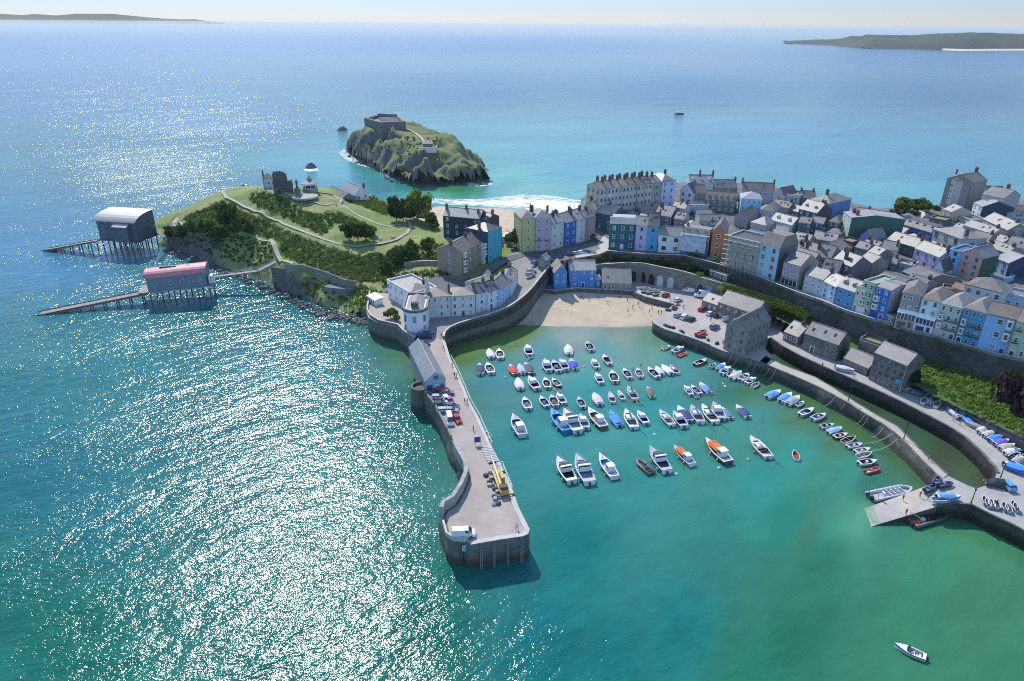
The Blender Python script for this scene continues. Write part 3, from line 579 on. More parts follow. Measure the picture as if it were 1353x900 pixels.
ribbon('slipway_surface', [(1246,634,4.1),(1222,643,3.2),(1190,655,1.8),(1150,669,.3),(1130,676,-.5)], [(1262,665,4.0),(1238,669,3.2),(1200,680.5,1.8),(1160,692.5,.3),(1140,699,-.5)], slipmat(), .03)
wall('basin_wall', 'promenade harbour wall above the shallow green inner basin', PRp[:14][::-1], -1, stone((.14, .13, .12), .8, .55, .3, 'basin_masonry', 1), .6, .3, 'harbour wall')
wall('slipway_wall', 'curved sea wall with steps below the slipway and dinghy park', slipR[3:][::-1], -1.2, WALLG, .5, .12, 'sea wall')
# steep field behind the promenade
F_low = [(1215,505,6.9),(1228,514,7.0),(1262,532,7.2),(1305,557,7.4),(1345,576,7.6),(1420,604,7.8)]
F_up = [(1500,540,10.5),(1400,505,10),(1345,492,9.6),(1310,485,9),(1275,480,8.6),(1230,467,8.2),(1195,455,8.3),(1160,442,8.5),(1120,430,8.7),(1085,430,8.5),(1060,418,8.5),(1030,408,8.6),(1000,398,8.8),(970,388,9.2),(980,400,8.8),(1040,425,6.5),(1070,440,6),(1118,462,6),(1155,476,6)]
FLD = Field(pts(F_low+F_up)+pts([(1180,490,7.4),(1250,500,8.6),(1300,520,9),(1360,545,9.2),(1140,450,8.3)]), 1.2, 0, .5, .15)
FLD.build('steep_grass_field', ground_mat('meadow', (.05, .115, .018), (.09, .15, .03), ROCK, .2, .4, .1))
parapet('field_wall', 'dark stone wall along the dinghy row, holding up the grass field', [p+Vector((0, 0, -.4)) for p in pts(F_low)][::-1], None, .6, .5, WALLG)
wall('field_wall', 'blue grey wall running down beside the steep path at the right', pts([(1303,478,11),(1318,487,11),(1330,497,10.5),(1341,507,10)])[::-1], 7, WALLM, .6, .6, 'wall', .1)
wall('field_wall', 'front face of the dinghy park wall', pts(F_low)[::-1], 3.5, WALLG, .3, -.3, 'wall')
ribbon('steep_path', [(1305,477,11.4),(1322,485,11.3),(1337,497,11),(1353,512,10.6)], [(1311,473.5,11.6),(1330,481,11.5),(1345,492,11.2),(1362,505,10.8)], plain((.3, .28, .25), .9, .15, name='path_stone'), .05)
# garden walls below the castle hill
wall('garden_wall', 'grey stone garden wall behind the white terrace', pts([(534,354,8.5),(550,351.5,8.8),(575,351,9.2),(590,350,9.6)])[::-1], 5.5, STONE, .5, 2.1, 'garden wall', .1)
wall('cliff_retaining_wall', 'weathered stone retaining wall stepping down the cliff path', pts([(376,352,10.6),(400,353,10.6),(416,358,10.2),(432,363,9.6),(444,368,9.2),(456,373,8.6),(470,374,8.2)])[::-1], [3,3,3,3,3.5,4,4.5], stone((.2, .19, .17), 1.1, .45), .5, 1.0, 'retaining wall')
wall('cliff_retaining_wall', 'bulging rounded sea wall of dark blue stone under a scrubby terrace', pts([(428,380,6.4),(440,381.5,6.4),(456,383,6.4),(472,382,6.4),(484,379,6.4)])[::-1], -.5, stone((.15, .15, .15), 1.1, .4), 3, .3, 'sea wall')
wall('cliff_retaining_wall', 'ivy topped dark sea wall below the footbridge', pts([(358,354,8.8),(375,356,8.8),(395,360,8)])[::-1], .2, WALLG, .8, .3, 'sea wall')
# garden terrace of the white villa
g = pts([(486,404),(484,412),(487,420),(500,427),(525,432.5),(533,441),(548,448),(556,430),(540,405),(515,388),(492,386),(488,394)], 6.6)
sheet('villa_garden', g, [plain((.36, .31, .25), .9, .2, name='garden_gravel'), WALLM], skirt=8)
wall('garden_sea_wall', 'curved pale topped sea wall round the white villa garden', pts([(488,388),(487,398),(485,406),(485,412),(489,419),(500,426),(525,431.5),(533,440),(547,449)], 6.6)[::-1], -1, stone((.16, .16, .16), 1.1, .4), .4, .9, 'sea wall', .14)
# footpaths on the castle hill
PATHM = plain((.36, .325, .26), .9, .15, name='gravel_path')
def hillpath(px, w, name='hill_path', off=.12):
    P = [HILL.hit(*q) for q in px]; Q = []
    for a, b2 in zip(P, P[1:]):
        k = max(2, int((b2-a).length/2)); Q += [a+(b2-a)*(i/k) for i in range(k)]
    Q.append(P[-1]); A_, B_ = [], []
    for i, p in enumerate(Q):
        d = Q[min(i+1, len(Q)-1)]-Q[max(i-1, 0)]; d.z = 0; d.normalize(); n_ = Vector((-d.y, d.x, 0))
        za = max(HILL.z(p.x+n_.x*w/2*s, p.y+n_.y*w/2*s) for s in (-1, 0, 1))+off
        A_.append(Vector((p.x+n_.x*w/2, p.y+n_.y*w/2, za))); B_.append(Vector((p.x-n_.x*w/2, p.y-n_.y*w/2, za)))
    tag(MB().strip(A_, B_).build(name, PATHM), kind='structure'); return Q
PATHS = [hillpath(s, w) for s, w in (
 ([(306,246),(298,250),(295,255),(299,262),(318,271),(345,282),(370,293),(390,303),(415,312),(430,317),(445,322),(470,327),(505,322.5),(525,317),(538,309),(543,301),(541,294),(534,291)], 1.7),
 ([(228,302),(230,296),(234,290),(237,286)], 1.9),([(230,299),(248,304),(262,306)], 1.4),
 ([(358,317),(362,325),(365,333),(368,341),(377,346),(388,349)], 1.9),([(320,310),(340,316),(358,320)], 1.2),
 ([(385,262),(405,268),(430,272),(448,271),(470,283),(495,295),(515,300),(530,297)], 1.4),([(448,271),(452,265),(440,258),(425,255),(410,252)], 1.4),([(375,255),(388,262),(408,266)], 1.9))]
pl = HILL.hit(403,260); mb = MB(); mb.lathe([(6.5, pl.z-.6), (6.5, pl.z+.25), (5.2, pl.z+.5)], (pl.x, pl.y), 20); tag(mb.build('monument_plaza', plain((.34, .31, .27), .85, .15)), kind='structure')

for k in range(6):
    a, b = at(921+k*5.2, 427+k*1.9, ZQ), at(932+k*5.2, 421.5+k*1.9, ZQ); d = (b-a).normalized(); n_ = Vector((-d.y, d.x, 0))*.07
    tag(MB().strip([a-n_+Vector((0,0,.012)), b-n_+Vector((0,0,.012))], [a+n_+Vector((0,0,.012)), b+n_+Vector((0,0,.012))]).build('parking_bay_line', WHITE), kind='structure')
# ---------------------------------------------------------------- houses
_WM = {}
def win_mesh(w, h, bars=1, fr=(.74, .74, .72)):
    bl = random.choice((0, 0, 0, 1, 2)); key = (round(w, 1), round(h, 1), bars, fr, bl)
    if key not in _WM:
        w, h = key[0], key[1]; t = .13; mb = MB(); d0, d1 = -.10, 0.0
        mb.box(-w/2, w/2, d0, d1, h/2-t, h/2); mb.box(-w/2-.08, w/2+.08, d0-.08, d1, -h/2-.02, -h/2+t)
        mb.box(-w/2, -w/2+t, d0, d1, -h/2+t, h/2-t); mb.box(w/2-t, w/2, d0, d1, -h/2+t, h/2-t)
        if bars: mb.box(-w/2+t, w/2-t, d0+.03, d1, -.05, .05)
        gm = MB(); gm.box(-w/2+t, w/2-t, -.045, -.015, -h/2+t, h/2-t)
        _WM[key] = (mb.mesh('window', [plain(fr, .5, .05)]), gm.mesh('pane', [(GLASS, plain((.10,.115,.13), .12, .3, name='window_glass'), plain((.30,.29,.27), .4, .2, name='window_blind'))[bl]]))
    return _WM[key]
def window(par, x, y, z, w, h, rz=0.0, bars=1, fr=(.74, .74, .72), pane=True):
    a, g = win_mesh(w, h, bars, fr); o = inst('window', a, par, (x, y, z), rz); inst('pane', g, o); return o
_CM = {}
def chimney(par, x, y, z0, z1, n=3, w=.75, l=1.3, m=None, rot=0):
    m = m or BRICK; key = (round(z1-z0, 1), n, w, l, m.name, rot)
    if key not in _CM:
        hh = key[0]; mb = MB(); a, b2 = (l, w) if not rot else (w, l)
        mb.box(-a/2, a/2, -b2/2, b2/2, 0, hh, 0); mb.box(-a/2-.1, a/2+.1, -b2/2-.1, b2/2+.1, hh-.25, hh-.02, 0)
        for k in range(n):
            q = (k-(n-1)/2)*max(a, b2)/n; c = (q, 0) if a >= b2 else (0, q)
            mb.tube((c[0], c[1], hh), (c[0], c[1], hh+.55), .16, .13, 6, 1)
        _CM[key] = mb.mesh('chimney', [m, plain((.2, .115, .08), .8)])
    return inst('chimney', _CM[key], par, (x, y, z0))
ROOF = {'s': slate((.225, .212, .20)), 'd': slate((.11, .11, .12)), 'b': slate((.235, .19, .155)), 'w': slate((.405, .38, .35), .5), 'l': slate((.30, .275, .245), .5), 'r': slate((.2, .12, .09)), 'g': slate((.2, .205, .15))}
HOUSES = []; _RV = {}
def roof_variant(m):
    k = (m.name, random.randrange(5))
    if k not in _RV:
        v = m.copy(); f = (.78, .9, 1.0, 1.1, 1.22)[k[1]]; tint = ((1, .97, .94), (1, 1, 1.03), (1.02, 1, .96), (1, 1, 1), (1.03, .99, .95))[k[1]]
        for n in v.node_tree.nodes:
            if n.bl_idname == 'ShaderNodeMix':
                for i in (6, 7):
                    if not n.inputs[i].is_linked: c = n.inputs[i].default_value; n.inputs[i].default_value = (c[0]*f*tint[0], c[1]*f*tint[1], c[2]*f*tint[2], 1)
        _RV[k] = v
    return _RV[k]
def house(label, mode, e, zg, hv, dep, roof='g', rise=2.2, wall=(.6, .6, .58), rc='s', fl=3, cols=2, side=None, ch=(), dorm=0, bay=(), door=None, name='house', cat='house', group=None,
          ww=1.0, wh=1.5, back=None, fr=(.74, .74, .72), sw=None, skip=(), sidew=0, bars=1, wmat=None, balc=(), chm=None, shop=None, garage=None, dc=(.08, .07, .07)):
    """mode B: e = facade foot in the survey (hv = eaves row at its left end); mode E: e = eaves line, hv = wall height"""
    if mode == 'B':
        a, b = at(e[0], e[1], zg), at(e[2], e[3], zg); h = height_at(a, hv)-zg
    else:
        h = hv; a, b = at(e[0], e[1], zg+h), at(e[2], e[3], zg+h)
    d = b-a; d.z = 0; w = d.length-.04; rz = math.atan2(d.y, d.x); d.normalize()
    root = empty(name, (a.x+d.x*.02, a.y+d.y*.02, zg), rz, label, cat, group); HOUSES.append((root, w, dep, h))
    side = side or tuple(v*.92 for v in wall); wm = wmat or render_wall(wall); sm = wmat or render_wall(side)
    mb = MB(); z0 = -4.0
    if roof == 'p': top = h+.0
    mb.add([(0,0,z0),(w,0,z0),(w,0,h),(0,0,h)], [[0,1,2,3]], 0)
    if roof == 'f': mb.add([(0,0,h),(w,0,h),(w/2,0,h+rise)], [[0,1,2]], 0); mb.add([(w,dep,h),(0,dep,h),(w/2,dep,h+rise)], [[0,1,2]], 1)
    mb.add([(w,0,z0),(w,dep,z0),(w,dep,h),(w,0,h)], [[0,1,2,3]], 1); mb.add([(w,dep,z0),(0,dep,z0),(0,dep,h),(w,dep,h)], [[0,1,2,3]], 1)
    mb.add([(0,dep,z0),(0,0,z0),(0,0,h),(0,dep,h)], [[0,1,2,3]], 1)
    rp = .45 if roof != 'a' else .75
    if roof in 'ga':
        for x in (0, w):
            mb.add([(x,0,h),(x,dep,h),(x,dep*rp,h+rise)], [[0,1,2]] if x else [[1,0,2]], 1)
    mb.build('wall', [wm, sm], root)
    rm = roof_variant(ROOF[rc]) if isinstance(rc, str) else rc; rb = MB(); ov = .22; t = .16
    if roof in 'ga':
        y1 = dep*rp
        rb.slab([(-.05,-ov,h-.08),(w+.05,-ov,h-.08),(w+.05,y1,h+rise+.1),(-.05,y1,h+rise+.1)], t); rb.slab([(w+.05,dep+ov,h-.08),(-.05,dep+ov,h-.08),(-.05,y1+.002,h+rise+.1),(w+.05,y1+.002,h+rise+.1)], t)
        rb.box(-.06, w+.06, y1-.14, y1+.14, h+rise+.06, h+rise+.2)
        ridge = lambda x, y: h+rise*(y/y1 if y < y1 else (dep-y)/(dep-y1))
    elif roof == 'f':
        rb.slab([(-ov,-.1,h-.08),(w/2,-.1,h+rise+.1),(w/2,dep+.05,h+rise+.1),(-ov,dep+.05,h-.08)], t); rb.slab([(w/2+.002,-.1,h+rise+.1),(w+ov,-.1,h-.08),(w+ov,dep+.05,h-.08),(w/2+.002,dep+.05,h+rise+.1)], t)
        rb.box(w/2-.14, w/2+.14, -.1, dep, h+rise+.06, h+rise+.2)
        ridge = lambda x, y: h+rise*(1-abs(x-w/2)/(w/2))
    elif roof == 'h':
        if w >= dep: A, B = (dep/2, dep/2), (w-dep/2, dep/2)
        else: A, B = (w/2, w/2), (w/2, dep-w/2)
        c = [(-ov,-ov,h-.05),(w+ov,-ov,h-.05),(w+ov,dep+ov,h-.05),(-ov,dep+ov,h-.05)]; A = (*A, h+rise); B = (*B, h+rise)
        if w >= dep: rb.slab([c[0],c[1],B,A], t); rb.slab([c[2],c[3],A,B], t); rb.slab([c[1],c[2],B], t); rb.slab([c[3],c[0],A], t)
        else: rb.slab([c[0],c[1],A], t); rb.slab([c[2],c[3],B], t); rb.slab([c[1],c[2],B,A], t); rb.slab([c[3],c[0],A,B], t)
        ridge = lambda x, y: h+rise*.75
    elif roof == 'm':
        q = .22*dep
        rb.box(-.06, w+.06, -.1, dep+.1, h, h+rise, 0, (.0, w, q, dep-q)); rb.box(.1, w-.1, q+.15, dep-q-.15, h+rise, h+rise+.12)
        ridge = lambda x, y: h+rise
    else:
        rb.box(.28, w-.28, .28, dep-.28, h-.6, h-.35)
        pb = MB(); pb.box(-.05, w+.05, -.05, .28, h+.002, h+.35); pb.box(-.05, w+.05, dep-.28, dep+.05, h+.002, h+.35); pb.box(-.05, .28, .28, dep-.28, h+.002, h+.35); pb.box(w-.28, w+.05, .28, dep-.28, h+.002, h+.35)
        ridge = lambda x, y: h-.3
    ro = rb.build('roof', rm, root)
    if roof == 'p': pb.build('parapet', [wm], root)
    if roof in 'gaph' and hv and w > 3:
        fm = MB(); zf_ = h-.34 if roof != 'p' else h-.5
        fm.box(.02, w-.02, -.14, -.012, zf_, zf_+.22); fm.build('fascia', plain(random.choice(((.66,.66,.64),(.66,.66,.64),(.12,.12,.13),(.4,.4,.4))), .6), root)
        dp = MB(); xx = random.choice((.16, w-.16)); dp.tube((xx, -.1, -.5), (xx, -.1, h-.3), .07, .07, 5); dp.build('drainpipe', plain(random.choice(((.06,.06,.065),(.5,.5,.5),(.2,.2,.21))), .5), root)
    if roof in 'ga' and dorm == 0 and w > 4.5 and random.random() < .6:
        for q in range(random.choice((1, 1, 2, 3))):
            xx = w*random.uniform(.15, .85); y0_ = dep*rp*random.uniform(.3, .55); sl_ = rise/(dep*rp); lz = lambda y: h+.02+(y+.0)*sl_+.12
            sk = MB(); sk.slab([(xx-.4, y0_, lz(y0_)), (xx+.4, y0_, lz(y0_)), (xx+.4, y0_+.95, lz(y0_+.95)), (xx-.4, y0_+.95, lz(y0_+.95))], .12); sk.build('roof_window', GLASS, ro)
    for c in ch:
        x, y = c[0]*w, c[1]*dep; zt = h+(rise if roof != 'p' else 0)+(c[2] if len(c) > 2 else 1.3); zb = max(h-.6, ridge(x, y)-.9)
        chimney(ro, x, y, zb, zt, 3, m=chm, rot=1 if len(c) < 4 else c[3])
    for k in range(dorm):
        x = w*(k+.5)/dorm; ry = dep*.16; zb = h+rise*.12; dw = min(1.5, w/dorm*.55); dm = MB()
        dm.box(x-dw/2, x+dw/2, ry, ry+dep*.28, zb, zb+1.35); dm.slab([(x-dw/2-.15, ry-.15, zb+1.36),(x, ry-.15, zb+2.0),(x, ry+dep*.33, zb+2.0),(x-dw/2-.15, ry+dep*.33, zb+1.36)], .1, 1)
        dm.slab([(x+.002, ry-.15, zb+2.0),(x+dw/2+.15, ry-.15, zb+1.36),(x+dw/2+.15, ry+dep*.33, zb+1.36),(x+.002, ry+dep*.33, zb+2.0)], .1, 1)
        dm.add([(x-dw/2, ry, zb+1.35),(x+dw/2, ry, zb+1.35),(x, ry, zb+1.95)], [[0,1,2]])
        do = dm.build('dormer', [WHITE if wall[0] > .2 else sm, rm], ro); window(do, x, ry-.01, zb+.72, dw-.35, 1.0, 0, 1, fr)
    fh = h/max(fl, 1)
    for i in range(fl):
        for k in range(cols):
            if (i, k) in skip: continue
            x = w*(k+.5)/cols; z = fh*(i+.52)
            if garage is not None and i == 0 and k in garage[:1]:
                g = MB(); g.box(x-1.3, x+1.3, -.08, .0, .02, 2.3); g.build('garage_door', plain(garage[1], .6), root); continue
            if door is not None and i == 0 and k == door:
                g = MB(); g.box(x-.55, x+.55, -.07, 0, .02, 2.15); dd = g.build('door', plain(dc, .5), root)
                g = MB(); g.box(x-.72, x-.55, -.12, 0, .02, 2.15); g.box(x+.55, x+.72, -.12, 0, .02, 2.15); g.box(x-.75, x+.75, -.14, 0, 2.15, 2.35); g.build('door_frame', WHITE, dd); continue
            if (i, k) in bay or k in [q for q in bay if isinstance(q, int)] and i > 0:
                bw, bd, bh = min(2.3, w/cols*.75), .75, fh*.72; g = MB()
                pl_ = [(x-bw/2, 0), (x-bw/3, -bd), (x+bw/3, -bd), (x+bw/2, 0)]
                g.prism(pl_, z-bh/2, z+bh/2, 0); g.prism([(a_*1.0+(a_-x)*.12, b_*1.12) for a_, b_ in pl_], z+bh/2+.003, z+bh/2+.16, 1)
                bo = g.build('bay_window', [WHITE, rm], root); window(bo, x, -bd-.01, z+.05, bw*.6, bh*.62, 0, 2, fr)
                s_ = math.atan2(bd, bw/6); window(bo, x+bw*.42+.02, -bd/2-.02, z+.05, .5, bh*.62, s_, 0, fr); window(bo, x-bw*.42-.02, -bd/2-.02, z+.05, .5, bh*.62, -s_, 0, fr); continue
            window(root, x, -.01, z, ww, min(wh, fh*.62), 0, bars, fr, True)
            if (i, k) in balc or k in [q for q in balc if isinstance(q, int)] and i > 0:
                g = MB(); g.box(x-.9, x+.9, -.8, -.02, z-.95, z-.85)
                for q in range(7): g.box(x-.9+q*.29, x-.86+q*.29, -.8, -.76, z-.85, z-.1)
                g.box(x-.9, x+.9, -.82, -.75, z-.1, z-.04); g.build('balcony', plain((.05, .05, .055), .5), root)
    if shop:
        g = MB(); g.box(.3, w-.3, -.1, 0, .3, 2.5, 1); g.box(.1, w-.1, -.25, 0, 2.55, 3.05, 0)
        for q in range(5): xx = .3+(w-.6)*q/4; g.box(xx-.06, xx+.06, -.16, -.1, .3, 2.5, 2)
        g.build('shopfront', [plain(shop, .5), GLASS, WHITE], root)
    if sidew:    # windows on the end wall towards the viewer
        for i in range(fl):
            for k in range(sidew):
                y = dep*(k+.5)/sidew; z = fh*(i+.52)
                if sw == 'l': window(root, -.01, y, z, ww*.9, min(wh, fh*.55), -math.pi/2, bars, fr)
                else: window(root, w+.01, y, z, ww*.9, min(wh, fh*.55), math.pi/2, bars, fr)
    return root
TEAL = (.02, .115, .155); NAVY = (.022, .036, .07)
# --- white terrace by the pier
house('long white villa with a flat grey roof facing the open sea, beside the round house','E',(511,370,543,388),6.6,7.2,11,'p',0,(.74,.76,.8),'l',2,4,name='villa',cat='villa',bay=((1,0),),ch=((.6,.9,1.2),))
house('white rear wing of the sea villa with hipped roof','E',(543,387,566,381.5),6.6,7.4,8,'h',1.4,(.74,.75,.76),'s',2,2,name='villa',cat='villa',ch=((.97,.1,2.6),),chm=render_wall((.6,.6,.6)))
T='white terrace along the harbour wall'
house('left half of the cream grey terrace with small paired windows next to the round house','B',(564,420.5,596,418.5),6.8,392.5,8.5,'h',1.6,(.62,.63,.58),'b',3,4,group=T,ww=.9,wh=1.4,ch=((.98,.45,1.4),),skip=((0,1),(0,3)))
house('right half of the cream grey terrace with hooded upper windows and a door','B',(596,418.5,628,417),6.9,391,8.5,'h',1.6,(.62,.63,.58),'b',3,3,group=T,ww=1.0,wh=1.5,door=1,ch=((.98,.5,1.6),))
house('narrow white terrace house with black slate roof, right after the cream grey terrace','B',(628,413.5,645,410.5),7.3,387.5,9,'g',2.3,(.7,.72,.75),'d',3,1,group=T,ch=((.97,.45,1.4),))
house('second white terrace house with black slate roof and a small porch above the harbour wall','B',(645,410.5,661,404),7.8,386,9,'g',2.3,(.68,.73,.8),'d',3,2,group=T,ch=((.97,.45,1.4),),door=0)
house('pale blue terrace house with slate roof where the harbour wall bends','B',(661,404,676,390.5),8.3,383,8,'g',2.4,(.42,.58,.78),'s',3,2,group=T,ch=((.97,.45,1.3),))
house('last pale house of the white terrace, narrowing at the top of the harbour slope','B',(676,390.5,684,376),9,374,7,'g',2,(.66,.7,.74),'s',2,2,group=T,ch=((.97,.5,1.2),))
house('low white roofed rear extension behind the white terrace','E',(628,377,655,368),7.5,4.6,6,'g',1.0,(.55,.52,.48),'l',1,3,name='outbuilding',cat='outbuilding')
# --- behind
house('plain stone gabled house with bay windows below the castle hill','B',(611,363,638,347),9.4,334,12,'g',3.1,(.27,.225,.16),'b',3,4,wmat=stone((.27,.225,.165),2.2,.22),bay=((1,0),(2,0),(0,0)),ch=((.02,.45,1.2),(.7,.45,1.3)),sw='l',sidew=1,side=(.27,.23,.17))
house('thin white house squeezed between the stone house and the turquoise house','B',(638,348,645,345.5),9.8,321,10,'g',2,(.72,.72,.76),'d',3,1,bay=((1,0),(2,0)),door=None)
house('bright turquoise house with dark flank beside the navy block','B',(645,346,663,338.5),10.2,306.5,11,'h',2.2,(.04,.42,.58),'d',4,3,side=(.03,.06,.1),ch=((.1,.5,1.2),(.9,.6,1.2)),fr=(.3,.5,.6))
house('tall navy blue block with pale grey roof behind the stone house','E',(585,284.5,634,289),10,12.5,10,'g',3.0,NAVY,'l',4,4,side=NAVY,skip=((0,1),(0,2),(0,3),(1,3),(3,1),(3,2)),ch=((.03,.35,1.4),(.55,.45,1.2),(.9,.3,.2)))
house('navy blue annexe with a red brick end chimney block','E',(634,289,645,291),10,11.5,9,'g',2.2,NAVY,'l',3,1,side=(.05,.06,.09),ch=((.92,.45,1.6),))
house('small white roofed cottage behind the turquoise house','E',(663,312,677,315),11.5,3,7,'g',1.6,(.6,.6,.57),'w',1,1,name='cottage',cat='cottage')
house('little dark stone shed with pale roof on the harbour road','E',(711,343,721,344.5),12.2,3,5,'f',1.6,(.3,.28,.25),'l',1,1,name='shed',cat='shed',wmat=STONE)
# --- pastel row above the south beach
P_='pastel row above the south beach'
house('tall olive yellow corner house at the beach end of the pastel row','B',(688.5,333,706.5,331.7),12.3,289,13,'h',2.4,(.50,.47,.2),'l',4,1,group=P_,side=(.52,.5,.24),door=None,sw='l',sidew=1,ch=((.95,.5,1.6),),ww=1.0)
house('lilac pink five storey house with iron balcony next to the olive yellow one','B',(706.5,331.7,727,330.5),12.4,288,12,'h',2.2,(.46,.36,.45),'s',4,2,group=P_,balc=((1,0),(1,1)),ch=((.03,.55,1.4),(.95,.45,1.4)))
house('pale cream house with little square windows between lilac and royal blue','B',(727,330.5,745,325.5),12.6,296.5,12,'g',2.8,(.60,.63,.55),'s',3,2,group=P_,ch=((.05,.3,1.2),(.55,.3,1.4),(.95,.45,1.2)))
house('royal blue house in the middle of the pastel row','B',(745,325.5,761,321),12.8,294.5,12,'g',2.8,(.035,.15,.46),'s',3,2,group=P_,ch=((.95,.3,1.5),(.1,.5,1.2)),door=0)
house('white house next to the royal blue one with clustered chimneys','B',(761,321,774,318),13,290,13,'g',3.0,(.66,.7,.7),'l',4,1,group=P_,ch=((.05,.45,1.4),(.9,.35,1.5)))
house('dusty pink end house of the pastel row, narrow and plain','B',(774,318,785.5,314.5),13.3,288.5,12,'g',2,(.45,.3,.33),'d',3,1,group=P_,ch=((.1,.45,1.4),(.9,.45,1.2)),door=0)
house('cream gabled villa half hidden behind the pink end house','E',(771,273,786,276.5),15,9,9,'f',2.6,(.56,.52,.36),'w',3,2,name='villa',cat='villa',ch=((.1,.5,1.4),))
house('plain dark teal house with a large pale roof between pastel row and teal front','E',(787,280,811,284.5),14.5,8,12,'g',3.2,(.035,.11,.16),'l',3,2,side=(.1,.14,.17),skip=((2,0),(2,1),(1,0)),ch=((.1,.45,1.2),(.45,.45,1.2)))
# --- front row
R_='front row of painted houses above the arches'
house('dark teal house with nine white framed windows and white roof parapet','B',(804,329,838,330.5),14.3,295.5,10,'m',2.2,(.02,.125,.16),'w',3,3,group=R_,door=1,dc=(.7,.7,.7),ww=1.3,wh=1.9,dorm=0,ch=((.03,.5,1.0),))
house('lilac house with one column of dark windows beside the teal house','B',(838,330.5,853,331.5),14.8,297,10,'g',2.8,(.52,.45,.68),'l',3,1,group=R_,fr=(.1,.1,.12),ch=((.95,.6,1.0),))
house('sky blue house with steep slate gable between lilac and white house','B',(853,331.5,868,332.5),14.9,298.5,12,'g',4.6,(.09,.36,.62),'s',3,1,group=R_,fr=(.12,.12,.15),door=None,ch=((.98,.35,1.5),))
house('white house with gothic arched black windows and sandy roof','B',(868.5,333,899,335.5),15.1,310,9,'g',2.8,(.72,.74,.76),'l',2,2,group=R_,ww=1.7,wh=1.6,fr=(.05,.05,.055),ch=((.02,.5,1.5),))
house('blue house wrapped in pale netting with dormers in a grey mansard','B',(899.5,336,933,341),15.3,309,9,'m',2.4,(.05,.22,.5),'s',3,3,group=R_,dorm=3,side=(.3,.5,.66),ch=((.05,.5,1.1),),skip=((1,0),(1,1),(1,2),(2,0),(2,1),(2,2)))
house('orange brick house with white window surrounds and steep front gable','B',(937,342,953,344),15.6,305.5,13,'f',3.2,(.44,.17,.07),'s',3,1,group=R_,ww=1.6,wh=1.7,ch=(),side=(.5,.2,.08))
house('pale grey house front covered in scaffolding with a brown doorway','B',(955.5,352.5,997,363.5),15.9,312,12,'p',0,(.55,.58,.53),'d',3,4,group=R_,door=2,dc=(.16,.075,.04),ww=1.2,wh=1.7)
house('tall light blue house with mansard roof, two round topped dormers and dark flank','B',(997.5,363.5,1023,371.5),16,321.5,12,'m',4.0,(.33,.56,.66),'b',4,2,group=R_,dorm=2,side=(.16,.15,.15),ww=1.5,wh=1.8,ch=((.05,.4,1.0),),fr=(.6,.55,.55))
house('pinkish grey inn with dark hipped slate roof below the tall light blue house','B',(1030.5,374,1052.5,381.5),16.2,345,11,'g',3.4,(.40,.31,.37),(ROOF['d']),3,3,group=R_,ww=.8,wh=1.3,shop=(.3,.22,.24),skip=((0,0),(0,1),(0,2)),side=(.33,.3,.24))
house('pale green grey house with nine small windows and cream roof','B',(1059.5,383,1084,391.5),16.2,362,9,'g',2.6,(.50,.55,.51),'l',3,3,group=R_,ww=.8,wh=1.2,ch=((.3,.5,1.0),(.98,.45,1.0)))
house('powder blue house with pale roof between pale green and bright blue','B',(1084,391.5,1101,400.5),16.2,371,9,'g',2.6,(.52,.63,.8),'l',3,2,group=R_,fr=(.35,.35,.38),ch=((.98,.5,1.2),))
house('bright blue house with a wide dormer in a white roof','B',(1101,400.5,1124.5,409.5),16.2,377.5,9,'g',2.8,(.07,.29,.58),'w',2,2,group=R_,ww=1.5,wh=1.2,dorm=2,fr=(.45,.5,.58))
house('narrow pale yellow gateway house with a pink door','B',(1124.5,409.5,1131.5,412.5),16.1,378,6,'p',0,(.62,.60,.42),'l',2,1,group=R_,door=0,dc=(.42,.2,.2))
house('light green house with stacked white bay windows and a white garage','B',(1131.5,412.5,1147,418),16.1,371,11,'p',0,(.42,.52,.36),'w',4,2,group=R_,bay=((1,0),(2,0)),garage=(0,(.72,.72,.74)),fr=(.6,.62,.6))
house('royal blue house with white bay windows and a lilac side wall','B',(1147,418,1167.5,425.5),16.1,377,11,'g',.9,(.03,.17,.52),'w',4,2,group=R_,side=(.52,.48,.6),bay=((1,0),(2,0)),garage=(0,(.04,.06,.3)),door=1,dc=(.05,.08,.35))
house('low dark yard building in the gap right of the royal blue house','B',(1168,426,1180,431),16,414,8,'p',0,(.1,.16,.18),'l',1,1,group=None,name='outbuilding',cat='outbuilding')
house('grey stone house with six small windows above a pink garage floor','B',(1181,431,1206,436.5),16.1,386,12,'h',2.2,(.33,.3,.3),'b',4,3,group=R_,ww=.9,wh=1.2,garage=(0,(.04,.06,.06)),door=2,dc=(.25,.14,.06))
house('white house with navy veranda and blue garage','B',(1206,436.5,1231,443.5),16.15,393,12,'h',2.2,(.68,.71,.76),'b',4,2,group=R_,garage=(0,(.03,.04,.22)),door=1,dc=(.35,.5,.62),fr=(.45,.48,.52))
house('pale grey green house with curved bay, balconies and pink door','B',(1231,443.5,1259.5,452),16.25,400,12,'h',2.4,(.48,.55,.48),'l',4,3,group=R_,bay=((1,0),(2,0)),balc=((1,1),(1,2),(2,1),(2,2)),door=2,dc=(.06,.06,.05),garage=(0,(.5,.44,.5)),ww=1.0)
house('turquoise house with stacked bays and red flower balconies','B',(1260,452.5,1289,461.5),16.3,406,12,'h',2.4,(.035,.31,.52),'l',4,3,group=R_,bay=((1,0),(2,0)),balc=((1,1),(1,2),(2,1),(2,2)),door=0,dc=(.03,.05,.06),ww=1.0,fr=(.62,.5,.52))
